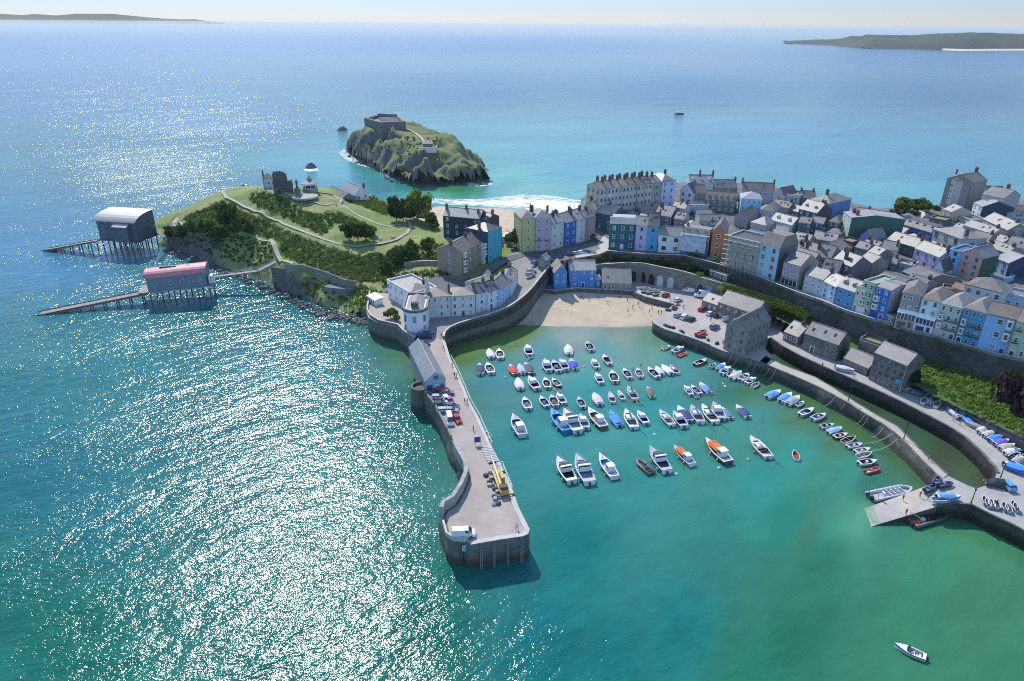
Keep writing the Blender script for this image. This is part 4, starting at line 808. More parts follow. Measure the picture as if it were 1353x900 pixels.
house('wide light blue house with scattered bow windows','B',(1289,461.5,1327.5,471),16.5,413.5,12,'g',2.0,(.26,.48,.77),'b',3,3,group=R_,skip=((1,0),(2,0),(0,0)),ww=1.5,wh=1.6,bay=((2,2),(1,2)),door=2,dc=(.03,.08,.2))
house('light green end house with balconies at the right edge','B',(1327.5,471,1366,481),16.8,424,12,'g',2.0,(.45,.57,.40),'b',3,3,group=R_,balc=((1,0),(2,0)),door=0,dc=(.07,.09,.06),shop=None)
# projecting verandas of the grey and white houses
for rt, c1, c2 in ((HOUSES[-6][0], (.5, .3, .26), (.1, .1, .11)), (HOUSES[-5][0], (.66, .66, .7), (.03, .05, .16))):
    i = [r[0] for r in HOUSES].index(rt); w, h = HOUSES[i][1], HOUSES[i][3]; g = MB()
    g.box(.02, w-.02, -.75, -.02, -.3, h*.27, 0); g.box(.06, w-.06, -.7, -.02, h*.27+.003, h*.46, 1); g.slab([(-.02, -1.1, h*.46), (w+.02, -1.1, h*.46), (w+.02, 0, h*.53), (-.02, 0, h*.53)], .15, 2)
    for q in range(6): x = .2+(w-.4)*q/5; g.box(x-.08, x+.08, -.8, -.7, h*.27, h*.46, 2)
    g.box(w*.12, w*.55, -.82, -.75, 0, h*.2, 1); g.box(w*.68, w*.85, -.82, -.75, 0, h*.22, 1)
    g.build('veranda', [render_wall(c1), plain(c2, .3), WHITE], rt)
# scaffolding and netting
for lab, q, cov in (('steel scaffolding with boards across the pale grey house front', [r for r in HOUSES if 'covered in scaffolding' in r[0]['label']][0], 0), ('pale blue debris netting on scaffolding over the netted blue house', [r for r in HOUSES if 'wrapped in pale netting' in r[0]['label']][0], 1)):
    rt, w, d_, h = q; s = empty('scaffolding', rt.location, rt.rotation_euler.z, lab, 'scaffolding'); g = MB(); bd = MB()
    for x in np.linspace(-.6, w+.4, 9):
        for y in (-.5, -1.6): g.tube((x, y, -1), (x, y, h+.9), .06, .06, 4)
    for z in np.arange(1.9, h+1, 1.9):
        for y in (-.5, -1.6): g.tube((-.7, y, z+.9), (w+.5, y, z+.9), .045, .045, 4)
        bd.box(-.7, w+.5, -1.5, -.6, z-.06, z)
    g.build('pole', STEEL, s); bd.build('board', plain((.42, .36, .26), .8), s)
    if cov: n_ = MB(); n_.box(-.8, w*.96, -1.74, -1.70, 2.2, h-.5); n_.slab([(-.8,-1.8,h-.35),(w*.96,-1.8,h-.35),(w*.96,-.4,h+.35),(-.8,-.4,h+.35)],.08); n_.build('netting', plain((.38, .46, .56), .7, .25, scale=.7), s)
# --- harbour side buildings
house('bright blue beach house with jettied gable end','B',(731.5,383,748.5,382.5),4.1,361,10,'f',3.0,(.07,.25,.6),'w',3,2,name='beach_house',cat='house',ww=.9,wh=1.2,skip=((0,0),(0,1)),ch=((.9,.3,1.0),))
house('long bright blue wing of the beach house with pale slate roof','B',(753,380,786.5,379.5),4.1,357,9,'g',2.8,(.07,.25,.6),'w',3,3,name='beach_house',cat='house',ww=.9,wh=1.2,door=1,dc=(.02,.05,.15),skip=((1,1),),ch=((.02,.4,1.0),))
house('small bright blue lean-to at the corner of the beach house','B',(787,380,793,380),4.1,369,4,'a',1.0,(.09,.3,.62),'w',1,1,name='outbuilding',cat='outbuilding')
house('low stone chapel with grey lead roof and four tall white windows on the quay','B',(794.5,383,834,384.5),4.1,373,11,'a',3.4,(.25,.22,.18),slate((.13,.135,.15)),1,4,name='chapel',cat='chapel',wmat=stone((.25,.225,.185),1.6,.3),ww=1.2,wh=2.8)
SM = stone((.175,.158,.138),1.5,.55)
house('low slate roofed store at the head of the car park','E',(928,396,948.5,403),4.1,3.6,9,'g',2.0,(.2,.2,.2),'s',1,3,name='warehouse',cat='warehouse',wmat=SM)
house('long stone net store with a big grey slate roof behind the parked cars','E',(949,398.5,998,414.5),4.1,6.2,12,'g',3.2,(.2,.2,.2),'s',2,5,name='warehouse',cat='warehouse',wmat=SM,ww=.9,wh=1.0)
house('tall stone mill with a steep gable standing on the quay edge','E',(989.5,437,1019,421),4.1,9.3,8,'g',3.4,(.2,.2,.2),'s',3,5,name='mill',cat='mill',wmat=stone((.23,.215,.19),1.5,.45),ww=1.0,wh=1.3,sw='l',sidew=2,fr=(.2,.22,.24))
house('small stone store with pale roof and chimney next to the mill yard','B',(1034,449,1053,457),4.5,437.5,10,'g',3.0,(.2,.2,.2),'l',1,3,name='warehouse',cat='warehouse',wmat=SM,ch=((.65,.45,1.0),))
house('long two storey stone warehouse on the promenade with patched roof','B',(1059,461,1103.5,477.5),4.5,440,8,'g',3.2,(.2,.2,.2),'l',2,5,name='warehouse',cat='warehouse',wmat=SM,ww=.9,wh=1.1,door=1,fr=(.3,.3,.3))
house('low stone warehouse joined between the two bigger ones','B',(1112,482,1145.5,497),4.5,472,7,'g',2.8,(.2,.2,.2),'l',1,4,name='warehouse',cat='warehouse',wmat=SM,ww=1.0,wh=.9,fr=(.35,.35,.35))
m4=house('tall stone warehouse with a small blue sign, last of the promenade row','B',(1147,501,1189,520),4.5,465,8,'g',2.8,(.2,.2,.2),'l',4,5,name='warehouse',cat='warehouse',wmat=SM,ww=.9,wh=1.2,skip=((0,0),(0,2),(3,0)),fr=(.16,.17,.18),sw='r',sidew=2)
g = MB(); g.box(8.2, 9.8, -.12, -.02, 2.6, 4.0); g.build('sign', plain((.05,.35,.55), .5), m4)
house('roofless stone ruin with ivy on the grassy bank','E',(1136,447,1163,456),8,3.2,6,'p',0,(.2,.2,.2),(GR_HILL),0,0,name='ruin',cat='ruin',wmat=SM)
house('low flat roofed shelter on the terrace above the arches','E',(937,356,961,364.5),11,2.6,6,'g',.6,(.12,.14,.13),'l',1,4,name='shelter',cat='shelter')
# ---------------------------------------------------------------- old town behind
e0, e1 = (793, 250), (862, 241.5)
for k in range(7):
    f0, f1 = k/7, (k+1)/7
    house('%s house of the long cream seaside terrace counting from the beach'%('first second third fourth fifth sixth seventh'.split()[k]),'E',(e0[0]+(e1[0]-e0[0])*f0, e0[1]+(e1[1]-e0[1])*f0, e0[0]+(e1[0]-e0[0])*f1, e0[1]+(e1[1]-e0[1])*f1),18.5,14.5,11,'g',2.4,(.50,.50,.42) if k != 1 else (.52,.58,.62),'b',4,2,name='terraced_house',group='long cream seaside terrace',ch=((.97,.4,1.9),(.97,.75,1.6)),ww=.9,wh=1.5,fr=(.2,.2,.2),side=(.5,.46,.34),sw='l' if k == 0 else None,sidew=3 if k == 0 else 0)
house('scaffolded grey seaside house with four balcony decks at the end of the cream terrace','E',(862,241.5,874.5,240),18.5,14.5,11,'g',2.2,(.36,.35,.29),'s',4,1,name='terraced_house',group='long cream seaside terrace',balc=((1,0),(2,0),(3,0)),ch=((.5,.4,1.9),))
house('pale blue hipped end house closing the seaside terrace','E',(874.5,240,893,238.5),19,13,13,'h',2.6,(.50,.61,.80),'b',4,2,side=(.3,.27,.22),ch=((.7,.5,1.6),),fr=(.4,.5,.7))
house('small white cottage with a steep gable behind the terrace garden','E',(899,251.5,916,254.5),19,6.5,9,'f',4.0,(.62,.66,.74),'d',2,2,name='cottage',cat='cottage',fr=(.15,.15,.18))
house('brown roofed stone house beside the white gabled cottage','E',(916,255,932,255.5),19,6,9,'g',3.6,(.2,.19,.18),'b',2,2,wmat=STONE)
house('large white hotel with paired roof gables and tall chimneys by the sea','E',(911,241,943.5,241.5),19.5,9.5,9,'g',3.2,(.66,.66,.66),'w',3,4,dorm=3,ch=((.45,.4,2.2),(.98,.4,2.2)),name='hotel',cat='hotel')
house('long stone house with dark double pitched roof on the sea front','E',(943,248.5,974.5,248.5),19.5,6,11,'g',3.4,(.28,.26,.22),'s',2,4,wmat=STONE,ch=((.98,.4,1.2),))
house('stone almshouse row with five little gable dormers','E',(932,263,972.5,266.5),19,6,9,'g',3.6,(.2,.19,.17),'b',2,5,dorm=5,wmat=stone((.2,.185,.16),1.8,.4),side=(.1,.09,.09))
house('low blue grey workshop with flat roof in front of the almshouses','E',(908,271.5,937,271.5),18,4.5,6,'p',0,(.36,.42,.52),'s',1,5,name='workshop',cat='workshop')
house('narrow white workshop strip right of the blue grey one','E',(936,267.5,973,271),18.3,3.6,5,'p',0,(.45,.45,.42),'s',1,3,name='workshop',cat='workshop')
house('long pale roofed bungalow in a walled garden','E',(924,291.5,959,292.5),17,3,8,'g',2.2,(.5,.52,.56),'l',1,4,name='bungalow',cat='bungalow')
house('small pale hipped pavilion behind the white gothic house','E',(907,299.5,928,299.5),16.5,3.5,8,'h',1.8,(.5,.5,.46),'l',1,2,name='pavilion',cat='pavilion')
house('grey stone house with a pale pink roof left of the garden','E',(890,288,904,290),16.5,5.5,8,'g',2.2,(.2,.23,.28),'l',2,2,side=(.38,.38,.34))
house('dark slate house with three roof lights behind the sky blue house','E',(865,283,887,286.5),16.5,6,12,'g',3.6,(.13,.15,.18),'d',2,2,ch=((.1,.4,1.0),))
house('small brown roofed yard house behind the lilac house','E',(842,289,853,291),15.5,6.5,7,'g',1.8,(.3,.22,.18),'w',2,1)
house('flat dark roofed cottage left of the slate house in the gardens','E',(829,284,845,283),16,5.5,8,'h',1.4,(.4,.38,.35),'s',2,2,name='cottage',cat='cottage')
house('long sea front house with a pinkish brown roof and chimneys at both ends','E',(980,250.5,1024,252.5),19.5,7,9,'g',3.2,(.36,.43,.54),'b',2,6,ch=((.02,.45,1.8),(.98,.45,1.6)))
house('light blue square house with white hipped roof and eight small windows','E',(980,262,1007,263.5),18.5,9.5,11,'h',2.2,(.3,.56,.78),'w',3,4,side=(.35,.58,.76),ww=.7,wh=1.2,fr=(.25,.45,.62))
house('grey house with rust brown hipped roof below the light blue square house','E',(1006,277,1023,279.5),17.5,7,12,'h',2.8,(.40,.43,.5),'b',2,2,ww=.8)
house('pink grey gabled house with dormer in front of the blue square house','E',(971,285,989,288),17,6,12,'f',3.2,(.33,.28,.3),'b',2,2)
house('small cream pyramid roofed annex in the middle of the old town','E',(992,293,1012,298),16.5,5,9,'h',2.8,(.5,.48,.42),'l',1,2,name='annex',cat='annex')
house('wide flat dark roofed hall behind the scaffolded house','E',(966,311,1008,321.5),16,9.5,15,'h',1.2,(.28,.27,.27),slate((.12,.115,.12)),1,4,name='hall',cat='hall',ch=((.25,.2,1.2),))
house('cream cottage with two purple dormers in a pale roof','E',(1018,290,1047,297.5),17,5.5,8,'g',2.8,(.4,.5,.56),'w',2,3,dorm=2,name='cottage',cat='cottage')
house('dark house with a glaring pale roof and two dark dormers','E',(1056,275.5,1080,281.5),17.5,9,11,'g',3.8,(.07,.08,.1),'w',3,3,dorm=2,side=(.08,.075,.08),ch=((.97,.45,.8),(.8,.5,.9)))
house('grey white sea front house with flat roof and cream gutters','E',(1036,256.5,1058,259),19,8,11,'p',0,(.46,.47,.49),'b',2,2,ww=1.1)
house('pale house with pink gable trim left of the grey white flat roofed one','E',(1024,255,1036,257.5),19,8,11,'f',3,(.52,.48,.48),'r',2,1)
house('dark maroon block with jumbled roofs on the sea front','E',(1058,261,1078,262),19,7,10,'g',2.6,(.13,.1,.12),'d',2,2,ch=((.1,.5,1.2),(.9,.5,1.2)))
house('cornflower blue sea front house with a mossy brown roof','E',(1096.5,269,1125,262.5),19,7.5,11,'h',2.6,(.11,.24,.52),'g',2,3,side=(.2,.3,.5),ch=((.3,.5,2.2),),fr=(.2,.3,.5))
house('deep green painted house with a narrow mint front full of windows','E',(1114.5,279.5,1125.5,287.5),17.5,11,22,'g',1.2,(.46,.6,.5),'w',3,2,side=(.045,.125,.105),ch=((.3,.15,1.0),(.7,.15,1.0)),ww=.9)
house('left of two navy shops with rows of pale windows','E',(1055,293,1071,295.5),17,7.5,7,'g',1.8,(.06,.09,.14),'s',3,3,name='shop',cat='shop',fr=(.34,.4,.5),ww=.9)
house('right of two navy shops, its windows in pale blue frames','E',(1072,293,1088.5,295.5),17,7.5,7,'g',1.8,(.05,.075,.13),'s',3,3,name='shop',cat='shop',fr=(.3,.42,.6),ww=.9)
house('dark grey house with a cream hipped roof next to the green house','E',(1095,292,1109,294.5),17,7.5,8,'h',2.4,(.13,.15,.2),'l',3,2,ww=.8)
house('shop with mauve and cream roofs in the lane behind the inn','E',(1047,316,1068,320),16.5,5,9,'g',2.2,(.3,.29,.32),'l',1,2,name='shop',cat='shop')
house('broad beige roofed house with a black chimney below the navy shops','E',(1074,315,1105,319.5),16.5,4.5,9,'g',2.4,(.3,.3,.3),'l',1,3,ch=((.35,.5,1.2),))
house('maroon fronted shop with a cream awning in front of the mint house','E',(1108,316.5,1126,321),16.5,6,7,'p',0,(.17,.05,.05),'l',2,2,name='shop',cat='shop')
house('ochre walled workshop with a grey lean-to roof','E',(1112,332,1130,325),16.5,4.5,8,'a',2,(.42,.25,.1),'s',1,2,name='workshop',cat='workshop')
house('left part of a big grey slate double roof with tall chimneys','E',(1051,331,1076,337.5),16.3,6,10,'g',3.4,(.24,.23,.23),'s',2,2,ch=((.15,.45,2.2),(.5,.1,1.0)))
house('right part of the big grey slate double roof with a dark skylight','E',(1076,337.5,1098,342),16.3,6,11,'g',3.8,(.22,.22,.22),'s',2,2,ch=((.02,.3,1.6),))
house('narrow stone cottage with a rounded gable facing the pale row','E',(1073,347,1087,344),16.2,5,9,'f',3.2,(.27,.27,.25),'s',2,1,name='cottage',cat='cottage',wmat=STONE)
house('dark slate roofed house behind the pale green grey house','E',(1085,355,1108,359.5),16.2,4.5,9,'g',3.2,(.2,.2,.21),'d',1,2)
house('grey roofed house with an open stepped gable','E',(1100,343,1126,352.5),16.5,6.5,10,'g',3.2,(.14,.15,.17),'s',2,2,ch=((.15,.45,1.2),(.45,.2,1.0)))
house('small stone house with a pale pink front roof, left of a pair','E',(1136,341,1153,347.5),16.5,6.5,8,'g',2.0,(.17,.17,.16),'l',2,2,wmat=STONE)
house('taller stone house with cream roof behind the pale pink roofed one','E',(1146,333,1160,338),16.5,7,8,'g',2.2,(.16,.17,.17),'l',2,2)
house('dark green public house with a long pale stone roof','E',(1172.5,315.5,1209.5,326.5),17,5.5,9,'g',2.6,(.03,.075,.075),'l',1,5,name='pub',cat='pub',ch=((.98,.4,1.0),),fr=(.2,.3,.32))
house('deep blue hall with four big square windows','E',(1193,296.5,1232.5,308),18,5.5,9,'m',2.2,(.035,.13,.36),slate((.11,.1,.1)),1,4,name='hall',cat='hall',dorm=4,ww=2.0,wh=2.2,fr=(.3,.45,.7))
house('pale sage shop front with three tall dark windows beside the deep blue hall','E',(1232.5,302,1271,316),17.8,7.5,12,'h',2.2,(.40,.47,.43),'l',2,3,name='shop',cat='shop',ww=1.6,wh=2.2,fr=(.12,.13,.14),ch=((.95,.2,1.4),))
house('low pale metal roofed shed between green house and deep blue hall','E',(1164,301.5,1192,309),17.3,3.5,9,'g',1.8,(.4,.4,.42),'w',1,3,name='shed',cat='shed')
house('lilac house with paired windows and grey roof','E',(1209,327.5,1242,340),16.8,6.5,8,'g',2.8,(.47,.42,.63),'s',2,3,fr=(.2,.2,.25),ch=((.98,.4,1.4),))
house('periwinkle gable with a single dark window behind grey roofs','E',(1136,312,1152.5,317),16.5,5,9,'f',3.4,(.19,.27,.58),'s',1,1,name='cottage',cat='cottage')
house('left half of the dark market hall roof','E',(1155,367,1188,378),16,4,13,'g',1.6,(.2,.19,.18),slate((.15,.14,.125)),1,4,name='market_hall',cat='market hall')
house('right half of the dark market hall roof, larger and greyer','E',(1192,358,1222,371),16,4,15,'g',1.8,(.2,.19,.18),slate((.17,.16,.15)),1,4,name='market_hall',cat='market hall')
house('tall sky blue house seen above the market hall','E',(1255.5,329.5,1272,333.5),16.8,10,11,'p',0,(.26,.52,.82),'d',4,1,fr=(.1,.1,.14))
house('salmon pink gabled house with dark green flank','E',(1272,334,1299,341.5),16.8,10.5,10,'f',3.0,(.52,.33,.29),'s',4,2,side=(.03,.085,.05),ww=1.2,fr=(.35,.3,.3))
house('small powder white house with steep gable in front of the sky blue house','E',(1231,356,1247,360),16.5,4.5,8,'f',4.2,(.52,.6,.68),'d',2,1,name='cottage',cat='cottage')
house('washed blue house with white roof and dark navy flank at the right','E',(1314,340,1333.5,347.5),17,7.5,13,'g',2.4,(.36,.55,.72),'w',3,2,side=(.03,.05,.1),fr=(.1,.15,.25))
house('low washed blue annex in front of the navy flanked house','E',(1299,361,1328,369),16.8,3,7,'p',0,(.26,.47,.66),'s',1,2,name='annex',cat='annex')
house('pale grey apartment house with paired white windows','E',(1276.5,375,1326,387),16.8,8,10,'h',2.6,(.55,.59,.59),'b',2,4,ww=1.5,wh=1.7)
house('pale blue low house right of the grey apartments','E',(1329,388,1366,396),16.9,6,8,'p',0,(.42,.58,.66),'s',1,3)
house('bronze round roofed kiosk in the yard behind the front row','E',(1245,381,1260,383.5),16.5,4,5,'p',0,(.28,.16,.09),'b',1,1,name='kiosk',cat='kiosk')
house('low red and white roofed cafe between the yard and the apartments','E',(1257,379,1275,384),16.5,4,6,'g',1.2,(.5,.4,.36),'r',1,3,name='cafe',cat='cafe')
# the tall stone sea front block
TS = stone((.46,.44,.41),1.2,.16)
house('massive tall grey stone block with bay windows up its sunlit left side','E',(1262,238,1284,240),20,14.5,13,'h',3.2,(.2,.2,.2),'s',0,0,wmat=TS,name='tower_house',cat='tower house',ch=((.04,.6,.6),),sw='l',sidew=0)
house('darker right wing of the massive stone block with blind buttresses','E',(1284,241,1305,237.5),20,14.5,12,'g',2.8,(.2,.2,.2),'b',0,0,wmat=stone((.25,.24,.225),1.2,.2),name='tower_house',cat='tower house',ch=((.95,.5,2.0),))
tb = [r for r in HOUSES if 'massive tall grey' in r[0]['label']][0]
for k in range(4):
    g = MB(); g.box(-.9, -.02, 2.0, 4.6, 2.2+k*3.2, 4.6+k*3.2); o = g.build('bay_window', plain((.5,.48,.44), .7), tb[0]); window(o, -.92, 3.3, 3.4+k*3.2, 1.8, 1.6, -math.pi/2)
house('long dark slate roofed house right of the massive stone block','E',(1305,259,1328,260),20,7,11,'g',4.0,(.27,.26,.26),'d',2,4)
house('plain lilac grey gable wall house at the right horizon','E',(1327,262,1349,258),20,11,10,'f',3.0,(.38,.35,.38),'l',3,2,ww=.8,ch=((.8,.5,1.2),),side=(.45,.43,.44))
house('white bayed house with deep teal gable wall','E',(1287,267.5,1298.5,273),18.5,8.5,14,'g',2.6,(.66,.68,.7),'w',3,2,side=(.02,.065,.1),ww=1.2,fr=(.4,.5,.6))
house('cream gable house with a pale roof below the massive block','E',(1247,276,1258,280),18.5,6,10,'g',2.2,(.5,.46,.3),'w',2,2,side=(.52,.46,.33))
house('mossy flat roofed cellar building in front of the trees','E',(1228,288,1250,292),18,4,8,'p',0,(.2,.17,.14),GR_HILL,1,2,name='outbuilding',cat='outbuilding')
house('cream flat roofed shop with blue tarpaulin corner','E',(1264,284,1283,291),18,4.5,8,'p',0,(.6,.56,.46),'l',1,2,name='shop',cat='shop')
for lab, e, zg, hv, dep, rf, ri, wl, rc in (
 ('long pale tin roof over shops in the upper town','1273,297,1312,309',17.5,5.5,8,'g',2.0,(.45,.44,.42),'w'),
 ('brown slate roof with a row of roof lights in the upper town','1299,289,1332,304',17.5,6,9,'g',3.0,(.3,.28,.27),'s'),
 ('grey house with three white skylights near the right edge','1327,300,1352,306',17.5,6,8,'g',2.4,(.4,.4,.42),'d'),
 ('lilac fronted house with scalloped white trim at the right edge','1330,324,1362,330',17.3,6,9,'g',3.0,(.46,.42,.52),'s'),
 ('dark gabled house with steep slate roof near the right edge','1327,312,1345,317',17.3,5.5,9,'f',3.6,(.2,.2,.23),'s'),
 ('small pale cottage with navy end wall in the upper town','1313,316,1326,320',17.3,4,7,'g',1.8,(.36,.42,.56),'w'),
 ('brick gabled shop with cream ridge beside the sage shop','1283,313,1306,318',17.3,5.5,8,'g',2.2,(.3,.22,.2),'l'),
 ('greenish beige roofed house above the salmon gable','1302,324,1330,334',17,5.5,8,'g',2.0,(.32,.29,.22),'g'),
 ('low light grey roof tucked behind the sky blue house','1287,322,1302,327',17,5,7,'g',1.6,(.45,.43,.42),'l'),
 ('pale blue terrace roof at the upper right edge','1330,287,1366,291',18,5,8,'g',1.8,(.36,.44,.54),'w'),
 ('orange tiled low roof at the upper right edge','1335,277,1366,280',18.5,4.5,8,'g',1.6,(.5,.42,.38),'r'),
 ('long navy fronted house with slate roof at the right edge','1336,348,1372,354',17,6,9,'g',2.4,(.05,.07,.13),'s'),
 ('grey back house with a lean roof behind the grey stone house','1196,369,1222,377',16.3,3.5,8,'g',1.6,(.3,.3,.3),'d'),
 ('dark cottage roof squeezed behind the pink inn','1040,329,1053,332',16.3,6,8,'g',2.4,(.2,.2,.2),'s'),
 ('stone back house with ivy beside the ochre workshop','1130,326,1147,330',16.5,5,7,'g',2.0,(.2,.2,.18),'s'),
 ('low dark roof between public house and market hall','1160,345,1185,349',16.3,3.5,8,'g',1.6,(.14,.16,.17),'s'),
 ('white skylit flat roof behind the market hall','1183,347,1207,352',16.3,2.6,7,'p',0,(.5,.5,.5),'w'),
 ('brown roofed stable on the sea front by the trees','1128,281,1146,284',18.5,4.5,8,'g',2.0,(.25,.2,.18),'b'),
 ('long low sea front wall house with dark roof left of the trees','1146,282,1182,287',18.5,3,6,'g',1.4,(.18,.14,.13),'d'),
 ('tiny slate cottage right of the garden tree','1043,277,1055,280',17.5,5,7,'g',2.2,(.22,.22,.24),'s'),
 ('stone cottage with a small yellow yard in the sea front gardens','1150,292,1166,296',18,3.5,7,'g',2.0,(.3,.28,.26),'s'),
 ('pair of grey roofs before the cream terrace','846,278,862,279',17,5,7,'g',2.0,(.34,.34,.33),'s'),
 ('white walled yard house under the pale blue end house','888,273,905,276',17.5,5,7,'g',2.0,(.5,.52,.58),'s'),
 ('long slate roof above the cream pyramid annex','1020,271,1043,275',18,5.5,8,'g',2.4,(.35,.34,.35),'b')):
    house(lab,'E',tuple(float(v) for v in e.split(',')),zg,hv,dep,rf,ri,wl,rc,2 if hv > 5 else 1,3,ww=.8,wh=1.2,ch=((.9,.45,1.1),))

# infill: yard houses and rear wings squeezed into the gaps between the named ones
def foot(r):
    root, w, dp, h = r; a = root.rotation_euler.z; c, s = math.cos(a), math.sin(a); return [(root.location.x+c*x-s*y, root.location.y+s*x+c*y) for x, y in ((0,0),(w,0),(w,dp),(0,dp),(w/2,dp/2),(w/2,0),(w,dp/2),(w/2,dp),(0,dp/2))]
def within(r, x, y, m=.4):
    root, w, dp, h = r; dx, dy = x-root.location.x, y-root.location.y; a = -root.rotation_euler.z; u, v = dx*math.cos(a)-dy*math.sin(a), dx*math.sin(a)+dy*math.cos(a); return -m < u < w+m and -m < v < dp+m
base_n = len(HOUSES); used_n = set(); rj = random.Random(11); TONE = {'white':(.6,.6,.58),'cream':(.55,.5,.4),'grey':(.34,.34,.34),'stone':(.2,.19,.17),'pale blue':(.4,.5,.6),'pink':(.5,.38,.36),'dark':(.13,.14,.15)}
zone = [(905,262),(985,272),(1060,288),(1120,292),(1200,292),(1250,296),(1352,300),(1352,372),(1325,380),(1270,372),(1225,366),(1185,382),(1130,362),(1090,352),(1040,335),(965,300),(905,296)]
def in_zone(px, py):
    c = False; j = len(zone)-1
    for i in range(len(zone)):
        (xi, yi), (xj, yj) = zone[i], zone[j]
        if (yi > py) != (yj > py) and px < (xj-xi)*(py-yi)/(yj-yi)+xi: c = not c
        j = i
    return c
for _ in range(2600):
    if len(HOUSES)-base_n >= 46: break
    px, py = rj.uniform(900, 1352), rj.uniform(258, 386)
    if not in_zone(px, py): continue
    p = at(px, py, 17); near = min(range(base_n), key=lambda i: (HOUSES[i][0].location.x-p.x)**2+(HOUSES[i][0].location.y-p.y)**2)
    if near in used_n: continue
    w, dp, h = rj.uniform(5, 8.5), rj.uniform(4.5, 7), rj.uniform(3, 6); a = HOUSES[near][0].rotation_euler.z+rj.choice((0, 0, math.pi/2*0, .15, -.12)); c, s = math.cos(a), math.sin(a)
    tmp = (type('q', (), {'location': p, 'rotation_euler': type('e', (), {'z': a})()})(), w, dp, h)
    if any(within(r, x, y, .5) for r in HOUSES for x, y in foot(tmp)) or any(within(tmp, x, y, .5) for r in HOUSES for x, y in foot(r)): continue
    used_n.add(near); nm = rj.choice(list(TONE)); kd = rj.choice(('slate','slate','pale','brown','dark')); lab = HOUSES[near][0]['label']
    for cut in (' with ', ' behind ', ' next ', ' beside ', ' between ', ' below ', ' above ', ' in ', ' at ', ' near ', ' over ', ' seen ', ' on ', ' right ', ' left of ', ' of '):
        k_ = lab.find(cut, 14)
        if k_ > 0 and len(lab[:k_].split()) >= 3: lab = lab[:k_]
    ws_ = lab.split()
    if len(ws_) > 7:
        lab = ' '.join(ws_[:7]); k_ = max(lab.rfind(' and '), lab.rfind(' with '))
        if k_ > 0: lab = lab[:k_]
    d_ = Vector((c, s, 0)); q1, q2 = p, p+d_*w; zz = 16.6; e1, e2 = proj(q1.x, q1.y, zz), proj(q2.x, q2.y, zz)
    house('small %s yard house with %s roof beside the %s'%(nm, kd, lab), 'B', (*e1, *e2), zz, proj(q1.x, q1.y, zz+h)[1], dp, rj.choice('gghfa'), rj.uniform(1.4, 2.6), TONE[nm], {'slate':'s','pale':'l','brown':'b','dark':'d'}[kd], 2 if h > 4.6 else 1, 2, ww=.8, wh=1.2, ch=((rj.choice((.1,.9)),.45,1.1),) if rj.random() < .6 else (), wmat=STONE if nm == 'stone' else None)
# ---------------------------------------------------------------- landmarks
def frame(a, b):
    d = b-a; d.z = 0; return math.atan2(d.y, d.x), d.length
# round fronted white house on the pier
f0, b0 = at(547,412.5,14.6), at(553,388,14.6); ax = b0-f0; ax.z = 0; Ld = ax.length; rz = math.atan2(ax.y, ax.x)-math.pi/2; R0 = 4.1
rh = empty('round_house', (f0.x, f0.y, 6.5), rz, 'white house with rounded tower-like front and dark battlement, at the landward end of the pier', 'house')
arc = [(R0*math.sin(a), R0-R0*math.cos(a)) for a in np.linspace(-math.pi/2, math.pi/2, 17)]; outl = arc+[(R0, Ld), (-R0, Ld)]
m_ = MB(); m_.prism(outl, .1, 8.0, 0); m_.build('wall', [render_wall((.72,.74,.78))], rh)
m_ = MB(); m_.prism([(x*1.06, (y-R0)*1.06+R0-.1) for x, y in outl], -7.5, .1, 0); m_.build('plinth', DARKSTONE, rh)
m_ = MB(); ring = [(x*1.08, (y-R0)*1.05+R0) for x, y in outl]; inn = [(x*.88, (y-R0)*.93+R0) for x, y in outl]; n_ = len(outl)
m_.loft([[(*ring[i], 7.7), (*ring[i], 8.7), (*inn[i], 8.7), (*inn[i], 7.7)] for i in range(n_)]+[[(*ring[0], 7.7), (*ring[0], 8.7), (*inn[0], 8.7), (*inn[0], 7.7)]], cap=False)
m_.build('parapet', plain((.13,.12,.12), .7, .3), rh, fix=True)
m_ = MB(); hh = [(x*.72, (y-R0)*.8+R0) for x, y in outl]; rd = [(0, R0+.6)]*17+[(0, Ld-3), (0, Ld-3)]
m_.loft([[(*p, 8.02) for p in hh], [(x*.1, y, 9.3) for x, y in rd]]); m_.build('roof', [ROOF['l']], rh)
chimney(rh, 0, 3.2, 8, 10.2, 4, .9, 2.4, DARKSTONE); chimney(rh, 3.4, Ld-.8, 8, 12, 3, .8, 1.4, render_wall((.5,.5,.5)))
for k in (-.9, -.0, .9):
    x, y = R0*math.sin(k), R0-R0*math.cos(k); window(rh, x*1.01, y-.02, 5.3, 1.1, 2.3, k, 1, (.3,.33,.4))
    if k: window(rh, x*1.01, y-.02, 2.0, 1.0, 1.3, k, 1, (.3,.33,.4))
for q in (6, 10): window(rh, R0+.01, q, 4.6, 1, 1.6, math.pi/2)
# conservatory of the villa
c = at(496,400,6.6); cs = empty('conservatory', c, HOUSES[0][0].rotation_euler.z, 'small white roofed garden room beside the sea villa', 'garden room')
m_ = MB(); m_.box(-3, 3, -1.6, 1.6, 0, 2.3); m_.build('wall', WHITE, cs); m_ = MB(); m_.slab([(-3.3,-1.9,2.35),(3.3,-1.9,2.35),(3.3,1.9,2.9),(-3.3,1.9,2.9)], .14); m_.build('roof', plain((.6,.62,.64), .4), cs)
for x in (-2, 0, 2): window(cs, x, -1.61, 1.3, 1.3, 1.4)
